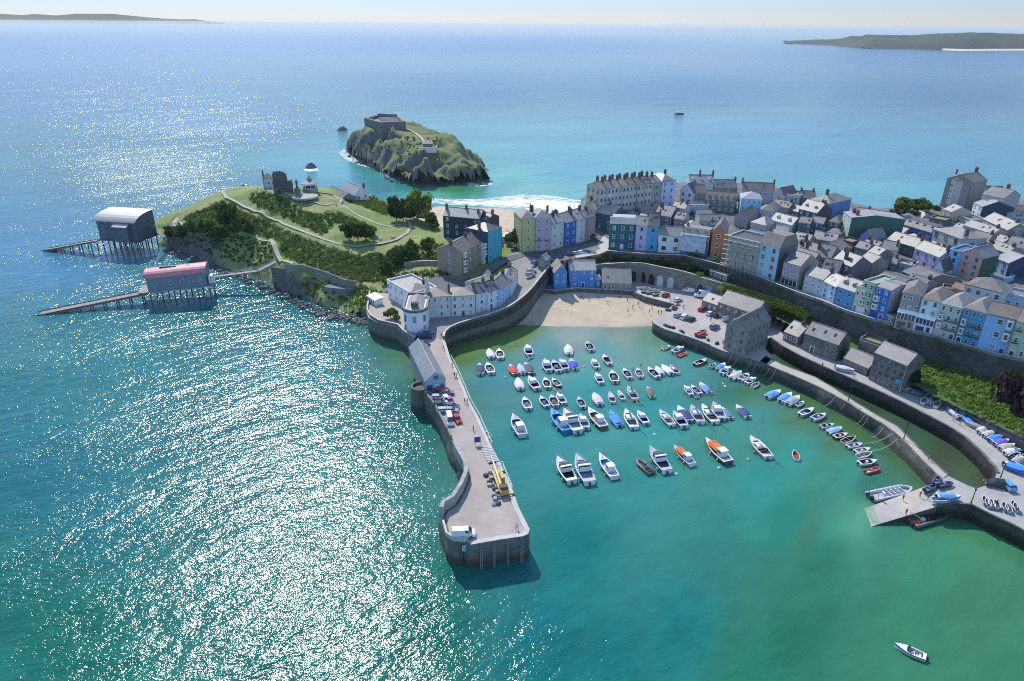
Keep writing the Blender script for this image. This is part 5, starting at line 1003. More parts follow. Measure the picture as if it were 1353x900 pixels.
# pier shed
ps = house('long low shed on the pier with pale blue gable and grey pitched roof','E',(562,504,588.5,500),6.5,3.6,24,'f',2.5,(.30,.42,.54),slate((.25,.26,.27),.45),1,3,name='pier_shed',cat='shed',ww=1.2,wh=1.0,side=(.32,.30,.28),skip=((0,0),(0,1),(0,2)))
w_ = HOUSES[-1][1]
for x, c_, hh_, ww_ in ((w_*.2,(.04,.08,.25),2.2,1.6),(w_*.53,(.45,.55,.6),2.3,1.5),(w_*.83,(.05,.16,.3),2.1,1.0)):
    g = MB(); g.box(x-ww_/2, x+ww_/2, -.09, 0, .02, hh_); g.build('door', plain(c_, .5), ps)
window(ps, w_*.53, -.01, 4.4, 1.3, 1.1, 0, 1, (.1,.12,.2))
# boathouses -------------------------------------------------------------
def piles(par, spots, top, r=.28, m=RUST, zb=-1.5):
    for (x, y) in spots: g = MB(); g.tube((x, y, zb), (x, y, top), r, r*.9, 8); g.build('pile', m, par)
A, B = at(137,333,0), at(187,336.5,0); rz, L = frame(A, B); zf = height_at(A, 315.5); ze = height_at(A, 291); D = 14
bh = empty('lifeboat_station', (A.x, A.y, 0), rz, 'dark blue grey boathouse with curved pale metal roof, on steel piles off the headland', 'boathouse')
DKC = plain((.085,.11,.135), .6, .25, scale=.8, name='dark_cladding'); prof = [(-.9, ze-.35), (0, ze+.35), (1.5, ze+1.15), (3.5, ze+1.85), (6, ze+2.4), (9, ze+2.7), (12, ze+2.8), (D, ze+2.8)]
g = MB(); g.box(0, L, 0, D, zf, ze+.3); g.loft([[(x, y, z) for y, z in prof[1:]]+[(x, D, ze+.3), (x, 0, ze+.3)] for x in (.01, L-.01)]); g.build('wall', DKC, bh, fix=True)
g = MB(); g.loft([[(x, y, z+.06) for y, z in prof]+[(x, y, z+.36) for y, z in prof[::-1]] for x in (-1.4, L+.8)]); g.build('roof', plain((.34,.32,.30), .45, .1, .3, name='metal_roof'), bh, fix=True)
g = MB(); g.box(L*.52, L*.86, -2.6, -.01, zf-.2, ze-1.7); g.build('lean_to', DKC, bh); g = MB(); g.slab([(L*.5,-3.2,ze-1.9),(L*.88,-3.2,ze-1.9),(L*.88,.2,ze-.4),(L*.5,.2,ze-.4)], .2); g.build('canopy', plain((.42,.38,.35), .5, .1, .2), bh)
g = MB(); g.box(-.4, L+.4, -.5, D+.4, zf-.7, zf-.003); g.build('deck', RUST, bh)
for x in (2, 5, 8.5, 11.5): window(bh, x, -.01, ze-1.2, 1.3, 1.0, 0, 0, (.1,.12,.14))
window(bh, L+.01, 6, ze-.5, 3, .9, math.pi/2, 0, (.3,.33,.36))
piles(bh, [(x, y) for x in np.linspace(.6, L-.6, 7) for y in (.4, D*.5, D-.4)], zf-.7)
g = MB(); S = bh.matrix_world
def slipway(par_label, p0, p1, w, z0, z1, npile, name='slipway'):
    a, b = Vector((p0.x, p0.y, z0)), Vector((p1.x, p1.y, z1)); rz, l = frame(a, b); r = empty(name, (a.x, a.y, 0), rz, par_label, 'slipway')
    g = MB(); g.add([(0,-w/2,z0),(l,-w/2,z1),(l,w/2,z1),(0,w/2,z0),(0,-w/2,z0-.6),(l,-w/2,z1-.6),(l,w/2,z1-.6),(0,w/2,z0-.6)], [[0,1,2,3],[7,6,5,4],[0,4,5,1],[1,5,6,2],[2,6,7,3],[3,7,4,0]]); g.build('ramp', plain((.23,.21,.19), .8, .3, scale=.6, name='slip_concrete'), r)
    for s in (-1, 1):
        g = MB(); g.add([(0, s*w/2-.15*s, z0+.003), (l, s*w/2-.15*s, z1+.003), (l, s*w/2, z1+.3), (0, s*w/2, z0+.3), (0, s*w/2+.1*s, z0-.3), (l, s*w/2+.1*s, z1-.3)], [[0,1,2,3],[3,2,5,4]]); g.build('side_beam', RUST, r)
    for k in range(npile):
        t = (k+.5)/npile; z = z0+(z1-z0)*t
        for s in (-1, 1):
            g = MB(); g.tube((l*t, s*(w/2-.5), -1.5), (l*t, s*(w/2-.5), z-.5), .24, .24, 6); g.build('pile', RUST, r)
        if z > 2: g = MB(); g.tube((l*t, -w/2+.5, .3), (l*t, w/2-.5, z-.7), .1, .1, 4); g.build('brace', RUST, r)
    return r
slipway('long launching ramp on piles in front of the curved roof boathouse', at(129,317,zf), at(58,329.5,0), 5, zf-.2, -.3, 6)
A, B = at(200,402,0), at(277,396.5,0); rz, L = frame(A, B); zf = height_at(A, 386); ze = height_at(A, 368.5); zf2 = height_at(B, 374); D = 9
b2 = empty('old_lifeboat_station', (A.x, A.y, 0), rz, 'grey clad boathouse with pinkish red barrel roof on iron trestles', 'boathouse')
GC = plain((.16,.21,.25), .7, .15, scale=.8, name='grey_cladding'); hw = ze-zf; up_ = (zf2-zf)*.55
g = MB(); g.add([(0,0,zf),(L,0,zf+up_),(L,D,zf+up_),(0,D,zf),(0,0,ze),(L,0,ze+up_),(L,D,ze+up_),(0,D,ze)], [[3,2,1,0],[0,1,5,4],[1,2,6,5],[2,3,7,6],[3,0,4,7]])
arcp = [(D/2-D/2*1.06*math.cos(t), 2.6*math.sin(t)) for t in np.linspace(0, math.pi, 11)]
g.add([(0, y, ze+z-.05) for y, z in arcp], [list(range(11))]); g.add([(L, y, ze+up_+z-.05) for y, z in arcp], [list(range(11))[::-1]]); g.build('wall', GC, b2)
g = MB(); g.loft([[(x, y, ze+u+z) for y, z in arcp]+[(x, y, ze+u+z-.2) for y, z in arcp[::-1]] for x, u in ((-.7, 0), (L+.5, up_))]); ro = g.build('roof', plain((.52,.19,.20), .5, .14, scale=.5, name='red_roof'), b2, fix=True)
for x0_, x1_ in ((L*.22, L*.5), (L*.68, L*.73)): g = MB(); g.box(x0_, x1_, D*.4, D*.5, ze+up_*.3+2.4, ze+up_*.5+2.85); g.build('skylight', DKC, ro)
for k in (.13, .4, .6, .75, .9): window(b2, L*k, -.01, (zf+ze)/2+up_*k, 1.3, 1.4, 0, 1, (.62,.6,.62))
g = MB(); g.add([(-4,-.6,zf-.5),(L+2,-.6,zf+up_-.5),(L+2,D+.4,zf+up_-.5),(-4,D+.4,zf-.5),(-4,-.6,zf-.01),(L+2,-.6,zf+up_-.01),(L+2,D+.4,zf+up_-.01),(-4,D+.4,zf-.01)], [[3,2,1,0],[4,5,6,7],[0,1,5,4],[1,2,6,5],[2,3,7,6],[3,0,4,7]]); g.build('deck', plain((.25,.24,.23), .8, .2), b2)
g = MB(); g.box(L+.55, L+2.2, 2, 5, zf+up_, zf+up_+3.2); g.build('porch', WHITE, b2)
g = MB(); g.tube((L+1.8, .5, zf), (L+1.8, .5, ze+6), .1, .07, 6); g.build('mast', STEEL, b2)
xs = np.linspace(.4, L+.8, 6)
piles(b2, [(x, y) for x in xs for y in (0, D)], zf-.3, .26)
for x, x2 in zip(xs, xs[1:]):
    g = MB(); g.tube((x, 0, .6), (x2, 0, zf-.4), .09, .09, 4); g.tube((x2, 0, .6), (x, 0, zf-.4), .09, .09, 4); g.tube((x, 0, zf*.5), (x2, 0, zf*.5), .07, .07, 4); g.build('brace', RUST, b2)
slipway('long rusty launching ramp running down into the sea from the red roofed boathouse', at(196,383.5,zf), at(40,415.5,0), 4.5, zf-.6, -.4, 9)
def bridge(label, P, w, name='footbridge', trest=()):
    r = empty(name, P[0], 0, label, 'footbridge'); o = P[0]; g = MB(); rl = MB(); tr = MB()
    for a, b in zip(P, P[1:]):
        a, b = a-o, b-o; d = (b-a); dd = Vector((d.x, d.y, 0)).normalized(); n = Vector((-dd.y, dd.x, 0))*w/2
        g.slab([a-n, b-n, b+n, a+n], .35)
        for s in (-1, 1):
            for zz in (.55, 1.1): rl.tube(a+n*s+Vector((0,0,zz)), b+n*s+Vector((0,0,zz)), .045, .045, 4)
            k = max(2, int(d.length/2.4))
            for i in range(k+1): q = a+d*(i/k)+n*s; rl.tube(q, q+Vector((0,0,1.12)), .04, .04, 4)
        tr.tube(a-n+Vector((0,0,-1.2)), b-n+Vector((0,0,-1.2)), .1, .1, 4); tr.tube(a+n+Vector((0,0,-1.2)), b+n+Vector((0,0,-1.2)), .1, .1, 4)
        k = max(2, int(d.length/3))
        for i in range(k): q0, q1 = a+d*(i/k), a+d*((i+1)/k); tr.tube(q0-n+Vector((0,0,-1.2 if i % 2 else -.3)), q1-n+Vector((0,0,-.3 if i % 2 else -1.2)), .07, .07, 4)
    g.build('deck', plain((.32,.3,.29), .8, .15), r); rl.build('railing', plain((.5,.5,.5), .5), r); tr.build('truss', RUST, r)
    for p in trest:
        p = p-o; q = MB(); q.tube((p.x-.8, p.y, -1-o.z), (p.x-.3, p.y, p.z), .16, .14, 6); q.tube((p.x+.8, p.y, -1-o.z), (p.x+.3, p.y, p.z), .16, .14, 6); q.build('trestle', RUST, r)
P1_ = at(279,366,zf+up_); M1 = at(341,357.5,8.3); E1 = at(364,345.5,10.6)
bridge('narrow lattice footbridge from the red roofed boathouse to the cliff path', [P1_, M1, E1], 1.8, trest=[P1_+(M1-P1_)*.72, M1])
zA = height_at(at(186,336,0), 300)
bridge('short footbridge linking the curved roof boathouse with the headland', [at(206,299.5,zA), at(231,299,HILL.hit(231,299).z+.2)], 2)
# fort ---------------------------------------------------------------------
zt = 31.6; fo = pts([(481,156),(503,162),(536,160.5),(527,153.5),(497,152)], zt); c0 = sum(fo, Vector())/5
ft = empty('fort', (c0.x, c0.y, 0), 0, 'square dark stone fort with roofless top on the rocky island', 'fort'); FM = stone((.15,.14,.13), .7, .35)
loc = [(p.x-c0.x, p.y-c0.y) for p in fo]; inn = [(x*.84, y*.84) for x, y in loc]
g = MB(); g.loft([[(*a, 12), (*a, zt), (*b, zt), (*b, zt-2.5)] for a, b in zip(loc+loc[:1], inn+inn[:1])], cap=False, close=False); g.build('wall', FM, ft, fix=True)
g = MB(); g.prism(inn, zt-3, zt-2.2); g.build('roof', plain((.2,.19,.18), .9, .2), ft)
g = MB(); g.loft([[(x*1.01, y*1.01, zt-.02), (x*1.01, y*1.01, zt+.35), (x*.97, y*.97, zt+.35), (x*.97, y*.97, zt-.02)] for x, y in loc+loc[:1]], cap=False); g.build('coping', plain((.4,.34,.26), .8), ft, fix=True)
g = MB()
for k in range(4): a = Vector(inn[1]).lerp(Vector(inn[4]), .15+k*.22); b_ = Vector(inn[2]).lerp(Vector(inn[3]), .15+k*.22); g.obox(((a.x+b_.x)/2, (a.y+b_.y)/2), (b_.x-a.x, b_.y-a.y), (b_-a).length*.92, .5, zt-2.2, zt-.4)
g.build('inner_wall', plain((.45,.43,.4), .8), ft)
g = MB(); a, b_ = Vector(loc[4]), Vector(loc[3]); g.obox(((a.x+b_.x)/2, (a.y+b_.y)/2-1), (b_.x-a.x, b_.y-a.y), (b_-a).length*.75, 4, zt-2, zt+1.6); g.build('barrack_block', FM, ft)
p = ISLE.hit(565,196); hs = empty('island_cottage', (p.x, p.y, p.z-.3), .1, 'small dark hut behind a low white wall on the island ridge', 'hut')
g = MB(); g.box(-3.5, 3.5, 0, 5, -2, 3.0); g.build('wall', plain((.15,.14,.14), .8), hs); g = MB(); g.slab([(-3.8,-.3,3.0),(3.8,-.3,3.0),(3.8,2.5,4.6),(-3.8,2.5,4.6)], .2); g.slab([(3.8,5.3,3.0),(-3.8,5.3,3.0),(-3.8,2.502,4.6),(3.8,2.502,4.6)], .2); g.build('roof', ROOF['d'], hs); g = MB(); g.box(-6, 6.5, -3, -2.5, -3, 1.0); g.box(6, 6.5, -2.49, 5, -3, 1.2); g.build('terrace_wall', plain((.6,.57,.5), .8), hs)
def islepath(px, w):
    P = [ISLE.hit(*q) for q in px]; A_, B_ = [], []
    for i, p in enumerate(P):
        d = P[min(i+1, len(P)-1)]-P[max(i-1, 0)]; d.z = 0; d.normalize(); n = Vector((-d.y, d.x, 0))*w/2; z = max(ISLE.z(p.x+n.x*s, p.y+n.y*s) for s in (-1, 0, 1))+.35
        A_.append(Vector((p.x+n.x, p.y+n.y, z))); B_.append(Vector((p.x-n.x, p.y-n.y, z)))
    tag(MB().strip(A_, B_).build('island_path', plain((.36,.33,.27), .9)), kind='structure')
islepath([(536,171),(543,173),(549,177),(555,181),(559,186),(564,190)], 2.2)
# castle hill top ----------------------------------------------------------
p = HILL.hit(372,253.5); rt = empty('ruined_tower', (p.x, p.y, p.z-.4), 0, 'dark ruined castle tower on the crest of the grassy hill', 'ruin'); RS = stone((.10,.095,.085), 1.2, .5)
g = MB(); n = 18; rings = []
for k, z in enumerate((-1, 2, 4, 6, 8)):
    rings.append([((3.9-.12*k)*math.cos(2*math.pi*i/n), 3.0*math.sin(2*math.pi*i/n), z) for i in range(n)])
rings.append([((3.5)*math.cos(2*math.pi*i/n), 2.7*math.sin(2*math.pi*i/n), 8.4+1.3*abs(math.sin(i*1.7))+(.8 if 3 < i < 9 else 0)) for i in range(n)])
rings.append([((2.6)*math.cos(2*math.pi*i/n), 1.9*math.sin(2*math.pi*i/n), 8.0+1.0*abs(math.sin(i*1.7))) for i in range(n)]); rings.append([((2.5)*math.cos(2*math.pi*i/n), 1.8*math.sin(2*math.pi*i/n), 6.5) for i in range(n)])
g.loft(rings); g.build('wall', RS, rt, fix=True); g = MB(); g.box(3.2, 5.6, -1.5, 1.5, -1, 6.2); g.build('stair_turret', RS, rt)
g = MB(); g.box(-.6, .6, -3.05, -2.8, 0, 2.2); g.build('doorway', BLACK, rt)
house('white lookout cottage with a brown hipped roof beside the ruined tower','E',(347,236,361.5,235),p.z-1,5.2,7,'h',2.2,(.55,.6,.68),'b',1,3,name='lookout_cottage',cat='cottage',ch=((.1,.5,1.2),))
p = HILL.hit(394,261); mo = empty('monument', (p.x, p.y, p.z), 0, 'statue of a standing figure on a tall stone pedestal, on the hilltop plaza', 'monument')
g = MB(); g.box(-2.6, 2.6, -2.6, 2.6, -.5, .6); g.box(-1.9, 1.9, -1.9, 1.9, .6, 1.3); g.build('step', plain((.22,.22,.23), .8), mo)
g = MB(); g.box(-1.3, 1.3, -1.3, 1.3, 1.3, 4.2, 0, (-1.15, 1.15, -1.15, 1.15)); g.box(-1.45, 1.45, -1.45, 1.45, 4.2, 4.55); g.box(-.9, .9, -.9, .9, 4.55, 5.0); g.build('pedestal', plain((.14,.14,.15), .7), mo)
g = MB(); ST = plain((.09,.1,.11), .6); g.loft([[(rx*math.cos(a), ry*math.sin(a), z) for a in [2*math.pi*i/10 for i in range(10)]] for rx, ry, z in ((.55,.5,5.0),(.5,.45,5.9),(.38,.33,6.6),(.55,.36,7.4),(.6,.36,7.9),(.2,.2,8.15),(.22,.24,8.3),(.27,.3,8.55),(.22,.24,8.8),(.05,.05,8.9))]); g.tube((-.55,0,7.8),(-.7,-.3,6.8),.16,.12); g.tube((.55,0,7.8),(.75,-.2,6.9),.16,.12); g.build('statue', ST, mo, smooth=True)
p = HILL.hit(410,251); bs = empty('bandstand', (p.x, p.y, p.z), 0, 'octagonal bandstand with a pale tiered roof and white railing', 'bandstand')
g = MB(); g.lathe([(5.0,-1),(5.0,.9)], n=8); g.build('base', plain((.3,.28,.25), .8), bs); bs.scale = (.8, .8, .85)
for i in range(8): a = math.pi/8+i*math.pi/4; q = MB(); q.tube((4.4*math.cos(a),4.4*math.sin(a),.9),(4.4*math.cos(a),4.4*math.sin(a),4.1),.13,.13,6); q.build('post', WHITE, bs)
g = MB(); g.lathe([(4.5,.95),(4.5,1.9),(4.4,1.9),(4.4,.95)], n=8); g.build('railing', plain((.36,.36,.36), .6), bs)
g = MB(); g.lathe([(5.6,4.0),(5.7,4.2),(3.0,5.5),(1.6,6.2),(1.5,6.9),(1.8,7.0),(.5,7.9),(.1,8.6)], n=8); g.build('roof', slate((.30,.28,.26)), bs)
house('white museum hall with a steep grey roof and white gable on the hill edge','E',(469,258.5,487,255),14.5,5.5,14,'f',4.4,(.75,.73,.71),'w',2,2,name='museum',cat='museum',ch=((.9,.2,.3),),fr=(.15,.15,.18))
house('low grey roofed museum wing dug into the hill','E',(431,252,452,263),16.5,3.0,8,'g',2.6,(.3,.29,.28),'s',1,3,name='museum_wing',cat='museum',wmat=STONE)
house('flat white roofed museum annex between hall and wing','E',(448,254,466,257),16,4.0,9,'g',1.2,(.6,.6,.6),'w',1,3,name='museum_annex',cat='museum')
# hill furniture
def bench(px, py, fld=HILL, label=None, rz=.3, kind='picnic_table'):
    p = fld.hit(px, py); r = empty(kind, (p.x, p.y, p.z), rz, label, 'picnic table' if kind[0] == 'p' else 'bench', 'seats on the castle hill lawns')
    if kind[0] == 'p':
        g = MB(); g.box(-.9, .9, -.38, .38, .7, .76); g.build('table_top', plain((.4,.38,.36), .8), r)
        for s in (-1, 1): g = MB(); g.box(-.9, .9, s*.75-.14, s*.75+.14, .42, .47); g.build('seat', WOOD, r); g = MB(); g.box(s*.7-.05, s*.7+.05, -.85, .85, .36, .41); g.box(s*.7-.05, s*.7+.05, -.3, .3, -.1, .36); g.build('leg', WOOD, r)
    else:
        g = MB(); g.box(-.85, .85, -.25, .2, .4, .46); g.build('seat', WOOD, r); g = MB(); g.box(-.85, .85, .2, .26, .47, .9); g.build('backrest', WOOD, r)
        for s in (-.7, .7): g = MB(); g.box(s-.04, s+.04, -.22, .24, -.1, .4); g.build('leg', WOOD, r)
for px, py, lb, k in ((519,314.5,'pale picnic table alone on the lawn inside the path loop','picnic_table'),(502.5,316.5,'dark picnic table at the edge of the big shrubs','picnic_table'),(523.5,325,'picnic table below the path near the garden wall','picnic_table'),(446,292.5,'pale bench at the top corner of the fenced lawn','bench'),(369,257,'dark bench below the ruined tower','bench'),(383,263.5,'dark bench left of the monument steps','bench'),(421,259,'dark bench right of the monument plaza','bench'),(321,247,'bench on the rounded west crest of the hill','bench')):
    bench(px, py, HILL, lb, .3, k)
def pole(label, foot, top, r=.09, name='lamp_post', lamp=True, grp=None):
    h = height_at(foot, top)-foot.z; o = empty(name, foot, 0, label, name.replace('_', ' '), grp)
    g = MB(); g.tube((0,0,0),(0,0,h-.1*lamp), r*1.3, r, 8); g.tube((0,0,0),(0,0,.5), r*2, r*1.6, 8); g.build('post', BLACK if lamp else STEEL, o)
    if lamp: g = MB(); g.lathe([(.08,h-.1),(.22,h+.1),(.26,h+.35),(.05,h+.55)], n=8); g.build('lamp_head', BLACK, o)
for lb, f, t in (('black lamp post on the breakwater beside the mooring ropes',at(1120.5,530,ZQ),512),('black lamp post on the bend of the breakwater',at(1194,580,ZQ),560),('black lamp post near the mill on the breakwater',at(1083,499,ZQ),482),('black lamp post at the head of the slipway steps',at(1283,665,4.3),648),('black lamp post on the plaza by the dark jeep',at(1322,631,4.3),614)):
    pole(lb, f, t)
for lb, f, t in (('thin grey pole by the field wall behind the first hauled out boats',at(1239,538,4.4),521),('thin grey pole on the dinghy row next to the blue covered dinghy',at(1259,556,4.4),540),('thin grey pole beside the cream dinghy on the dinghy row',at(1268,562,4.4),543),('thin grey pole left of the white upturned dinghy',at(1299,575,4.4),557),('flagpole on the lawn by the dark shrubs of the castle hill',HILL.hit(444,318),300)):
    pole(lb, f, t, .06, 'pole', False)
# pier furniture
def railing(label, P, hgt=1.05, m=None, name='railing', step=2.5):
    r = empty(name, P[0], 0, label, 'railing'); o = P[0]; g = MB(); b = MB()
    for a, c in zip(P, P[1:]):
        a, c = a-o, c-o
        for z in (hgt*.5, hgt): g.tube(a+Vector((0,0,z)), c+Vector((0,0,z)), .045, .045, 4)
        k = max(1, int((c-a).length/step))
        for i in range(k+1): q = a+(c-a)*(i/k); b.tube(q, q+Vector((0,0,hgt)), .05, .05, 4)
    g.build('rail', m or WHITE, r); b.build('post', m or WHITE, r)
railing('white guard rail along the harbour edge of the pier', [p+Vector((.25, 0, .16)) for p in PH[2:8]])
railing('white guard rail round the yellow crane at the pier edge', pts([(656,613),(664,615),(670,630),(677,647)], ZP+.15))
st = empty('pier_steps', at(640,600,ZP), 0, 'flight of grey steps at the harbour edge beside the blue notice board', 'steps'); a0, a1, b0_, b1 = at(634,591,ZP), at(649,590,ZP), at(646,614,ZP), at(660,611,ZP); o_ = st.location
for k in range(10):
    t = k/10; l_, r_ = a0.lerp(b0_, t)-o_, a1.lerp(b1, t)-o_; t2 = t+.055; l2, r2 = a0.lerp(b0_, t2)-o_, a1.lerp(b1, t2)-o_; up_z = Vector((0,0,.2+.03*k))
    g = MB(); g.slab([l2+up_z, r2+up_z, r_+up_z, l_+up_z], .3); g.build('tread', plain((.5,.48,.45), .8), st)
q = MB(); q.add([v-o_+Vector((0,0,.02)) for v in (b0_, b1, a1, a0)], [[0,1,2,3]]); q.build('painted_pit_shadow', plain((.07,.07,.07), .9), st)  # dark sheet under the treads, painted as the shadow of the stair pit
sg = empty('notice_board', at(631,588,ZP), .2, 'dark blue notice board on posts at the top of the pier steps', 'notice board'); g = MB(); g.box(-.8,.8,-.06,.06,.8,2.4); g.build('panel', plain((.03,.05,.2), .5), sg)
for s in (-.7,.7): g = MB(); g.tube((s,.1,0),(s,.1,2.4),.05,.05,6); g.build('post', STEEL, sg)
g = MB(); e = at(616,711.5,ZP); o = empty('wall_sign', (e.x, e.y-.3, 4.6), .05, 'pale blue square notice on the outer face of the pier head', 'sign'); g.box(-.85,.85,-.5,-.4,-.8,.8); g.build('panel', plain((.22,.52,.72), .5), o)
for (px, py), lb in zip(((635.5,717.3),(652.5,714.7),(671,712),(689.5,709.3)), ('leftmost white ladder on the pier head face','white ladder second from the left on the pier head face','white ladder third from the left on the pier head face','rightmost white ladder on the pier head face')):
    e = at(px, py, ZP); o = empty('ladder', (e.x+.05, e.y-.35, 0), .06, lb, 'ladder', 'ladders on the pier head'); g = MB()
    for s in (-.2,.2): g.box(s-.05,s+.05,-.1,0,-.5,ZP+.1)
    g.build('rail', plain((.27,.27,.26), .6), o); r_ = MB()
    for k in range(16): r_.box(-.2,.2,-.08,-.03,k*.4,k*.4+.07)
    r_.build('rung', plain((.27,.27,.26), .6), o)
# mobile crane
c1, c2 = at(655,626,ZP), at(667,657,ZP); rz, L = frame(c2, c1); mid = (c1+c2)/2; cr = empty('mobile_crane', (mid.x, mid.y, ZP), rz, 'yellow mobile crane parked among gear at the pier edge', 'crane'); YEL = plain((.50,.31,.075), .55, .35); cr.scale = (.92, .82, .85)
g = MB(); g.box(-5,5,-1.2,1.2,.7,1.3); g.box(-5,-3.2,-1.25,1.25,1.3,2.0); g.build('chassis', YEL, cr); g = MB(); g.box(-1,2.4,-1.15,-.1,1.32,3.0,0,(-.8,2.0,-1.1,-.15)); g.build('cab', YEL, cr); g = MB(); g.box(-.7,1.9,-1.17,-.2,2.1,2.8); g.build('cab_window', GLASS, cr)
g = MB(); g.box(-4.4,-3.0,-1.1,1.1,2.05,2.8); g.build('counterweight', RUST, cr); g = MB(); g.tube((-2.5,.5,2.4),(5.5,.5,3.4),.35,.28,6); g.tube((5.5,.5,3.4),(8.6,.5,4.0),.2,.16,6); g.build('boom', plain((.62,.48,.25), .5), cr); g = MB(); g.tube((8.6,.5,4.0),(8.6,.5,1.6),.04,.04,4); g.box(8.45,8.75,.35,.65,1.2,1.6); g.build('hook', BLACK, cr)
for x in (-3.8,-1.8,1.8,3.8):
    for s in (-1,1): g = MB(); g.tube((x,s*.95,.6),(x,s*1.3,.6),.6,.6,12); g.build('wheel', TYRE, cr)
for x in (-4.8,4.8):
    for s in (-1,1): g = MB(); g.box(x-.15,x+.15,min(s*1.2,s*2.6),max(s*1.2,s*2.6),.5,.7); g.box(x-.3,x+.3,s*2.5-.3,s*2.5+.3,.0,.5); g.build('outrigger', BLACK, cr)
for k in range(16):
    t = k/15; e = at(645,622,ZP).lerp(at(658,668,ZP), t)+Vector((random.uniform(-1,1), random.uniform(-.6,.6), 0)); g = MB()
    if k % 3 == 0: g.lathe([(.6,0),(.65,.25),(.3,.5),(.1,.5)], n=9); nm = 'rope_coil'; m_ = plain((.2,.24,.22), .9)
    elif k % 3 == 1: g.box(-.5,.5,-.4,.4,0,.5); g.box(-.44,.44,-.34,.34,.5,.56); nm = 'fish_crate'; m_ = plain((.3,.32,.34), .7)
    else: g.lathe([(.5,0),(.5,.35),(.35,.6),(.05,.62)], n=8, sx=1.4); nm = 'lobster_pot'; m_ = plain((.06,.07,.075), .9)
    o = g.build(nm, m_, None, e, random.random()*3); tag(o, {'rope_coil':'grey green coil of rope in the gear heap beside the crane','fish_crate':'grey fish crate in the gear heap beside the crane','lobster_pot':'dark lobster pot in the gear heap beside the crane'}[nm], nm.replace('_', ' '), nm.replace('_', ' ')+'s beside the crane')
for k in range(26):   # pots and crates along the quay edge
    t = random.random(); a = random.choice(((873,427,905,440),(880,412,897,404),(885,414,893,407),(926,446,950,456)))
    e = at(a[0]+(a[2]-a[0])*t+random.uniform(-1.5,1.5), a[1]+(a[3]-a[1])*t+random.uniform(-1.2,1.2), ZQ); g = MB(); nm = random.choice(('lobster_pot','fish_crate'))
    if nm == 'lobster_pot': g.lathe([(.5,0),(.5,.4),(.35,.75),(.05,.78)], n=8, sx=1.3); m_ = plain((.05,.055,.06), .9)
    else: g.box(-.6,.6,-.45,.45,0,.6); m_ = plain(random.choice(((.1,.12,.16),(.3,.3,.32),(.06,.1,.2))), .7)
    tag(g.build(nm, m_, None, e, random.random()*3), {'lobster_pot':'dark lobster pot stacked along the car park quay edge','fish_crate':'fish crate stacked along the car park quay edge'}[nm], nm.replace('_', ' '), nm.replace('_', ' ')+'s along the car park quay')
# mooring ropes
RP = plain((.42,.40,.34), .9, name='rope'); k = 0
for x0_, y0_, x1_, y1_ in ((893,442,891,449),(901,444,898,453),(913,448,910,457),(924,451,917,462),(967,468,960,480),(975,471,967,484),(993,477,985,488),(1000,479,993,492),(1017,486,1007,497),(1025,489,1016,501),(1104,524,1090,536),(1116,533,1109,543),(1142,549,1131,560),(1147,552,1137,563),(1168,565,1151,578),(1180,573,1142,586),(1187,580,1153,596)):
    a, b = at(x0_, y0_, ZQ), at(x1_, y1_, .2); b2_ = b; P_ = [a.lerp(b2_, t)+Vector((0, 0, -.9*math.sin(math.pi*t))) for t in (0, .25, .5, .75, 1)]; P_ = [Vector((p.x, p.y, max(.05, p.z))) for p in P_]
    o = MB().chain([p-P_[0] for p in P_], .07, 4).build('mooring_rope', RP, None, P_[0]); tag(o, 'pale mooring rope hanging from the harbour wall to the water', 'rope', 'mooring ropes along the harbour wall')
# offshore rocks and surf
for lb, px, py, r, h in (('small dark sea stack off the castle hill',411,222,3.2,4.5),('small dark rock in the sea left of the fort island',452.5,172,4,4.5)):
    p = at(px, py, 0); g = MB(); g.lathe([(r*1.4,-1),(r*1.2,.6),(r*.8,h*.55),(r*.35,h*.9),(.2,h)], n=9, sx=1.2); o = g.build('rock', ROOF['d'], None, p, .7); tag(o, lb, 'rock')
def foam(name, a, b, dens, zz=.07):
    m, nt, bb = nodes('surf'); p = pos(nt); f = noise_t(nt, mapped(nt, p, (.16, .42, 1)), 1, 6, .7); tr = nt.nodes.new('ShaderNodeBsdfTransparent'); mx = nt.nodes.new('ShaderNodeMixShader')
    nt.links.new(ramp(nt, f, .62-dens, .80-dens), mx.inputs[0]); bb.inputs['Base Color'].default_value = (.8,.82,.84,1); bb.inputs['Roughness'].default_value = .9
    nt.links.new(tr.outputs[0], mx.inputs[1]); nt.links.new(bb.outputs[0], mx.inputs[2]); nt.links.new(mx.outputs[0], nt.nodes['Material Output'].inputs[0])
    A_ = [p+Vector((0,0,zz)) for p in pts(a, 0)]; B_ = [p+Vector((0,0,zz)) for p in pts(b, 0)]; tag(MB().strip(A_, B_).build(name, m), kind='stuff')
foam('surf_foam', [(560,268),(600,271),(640,273),(690,276),(730,282),(768,289)], [(560,261),(600,264),(640,263),(690,257),(730,259),(768,265)], .21)
foam('surf_foam', [(596,268.5),(640,270.5),(690,273),(730,278),(768,284)], [(600,266.5),(640,267),(690,264),(730,265),(768,270)], .32, .13)
foam('surf_foam', [(447,202),(456,211),(476,219),(505,226),(513,236)], [(455,197),(463,206),(480,213),(508,220),(516,232)], .20)
foam('surf_foam', [(402,226),(411,227),(421,226)], [(404,221.5),(411,220.5),(419,221.5)], .27); foam('surf_foam', [(618,246),(635,246.5),(652,244)], [(619,241),(635,241),(649,240)], .2)
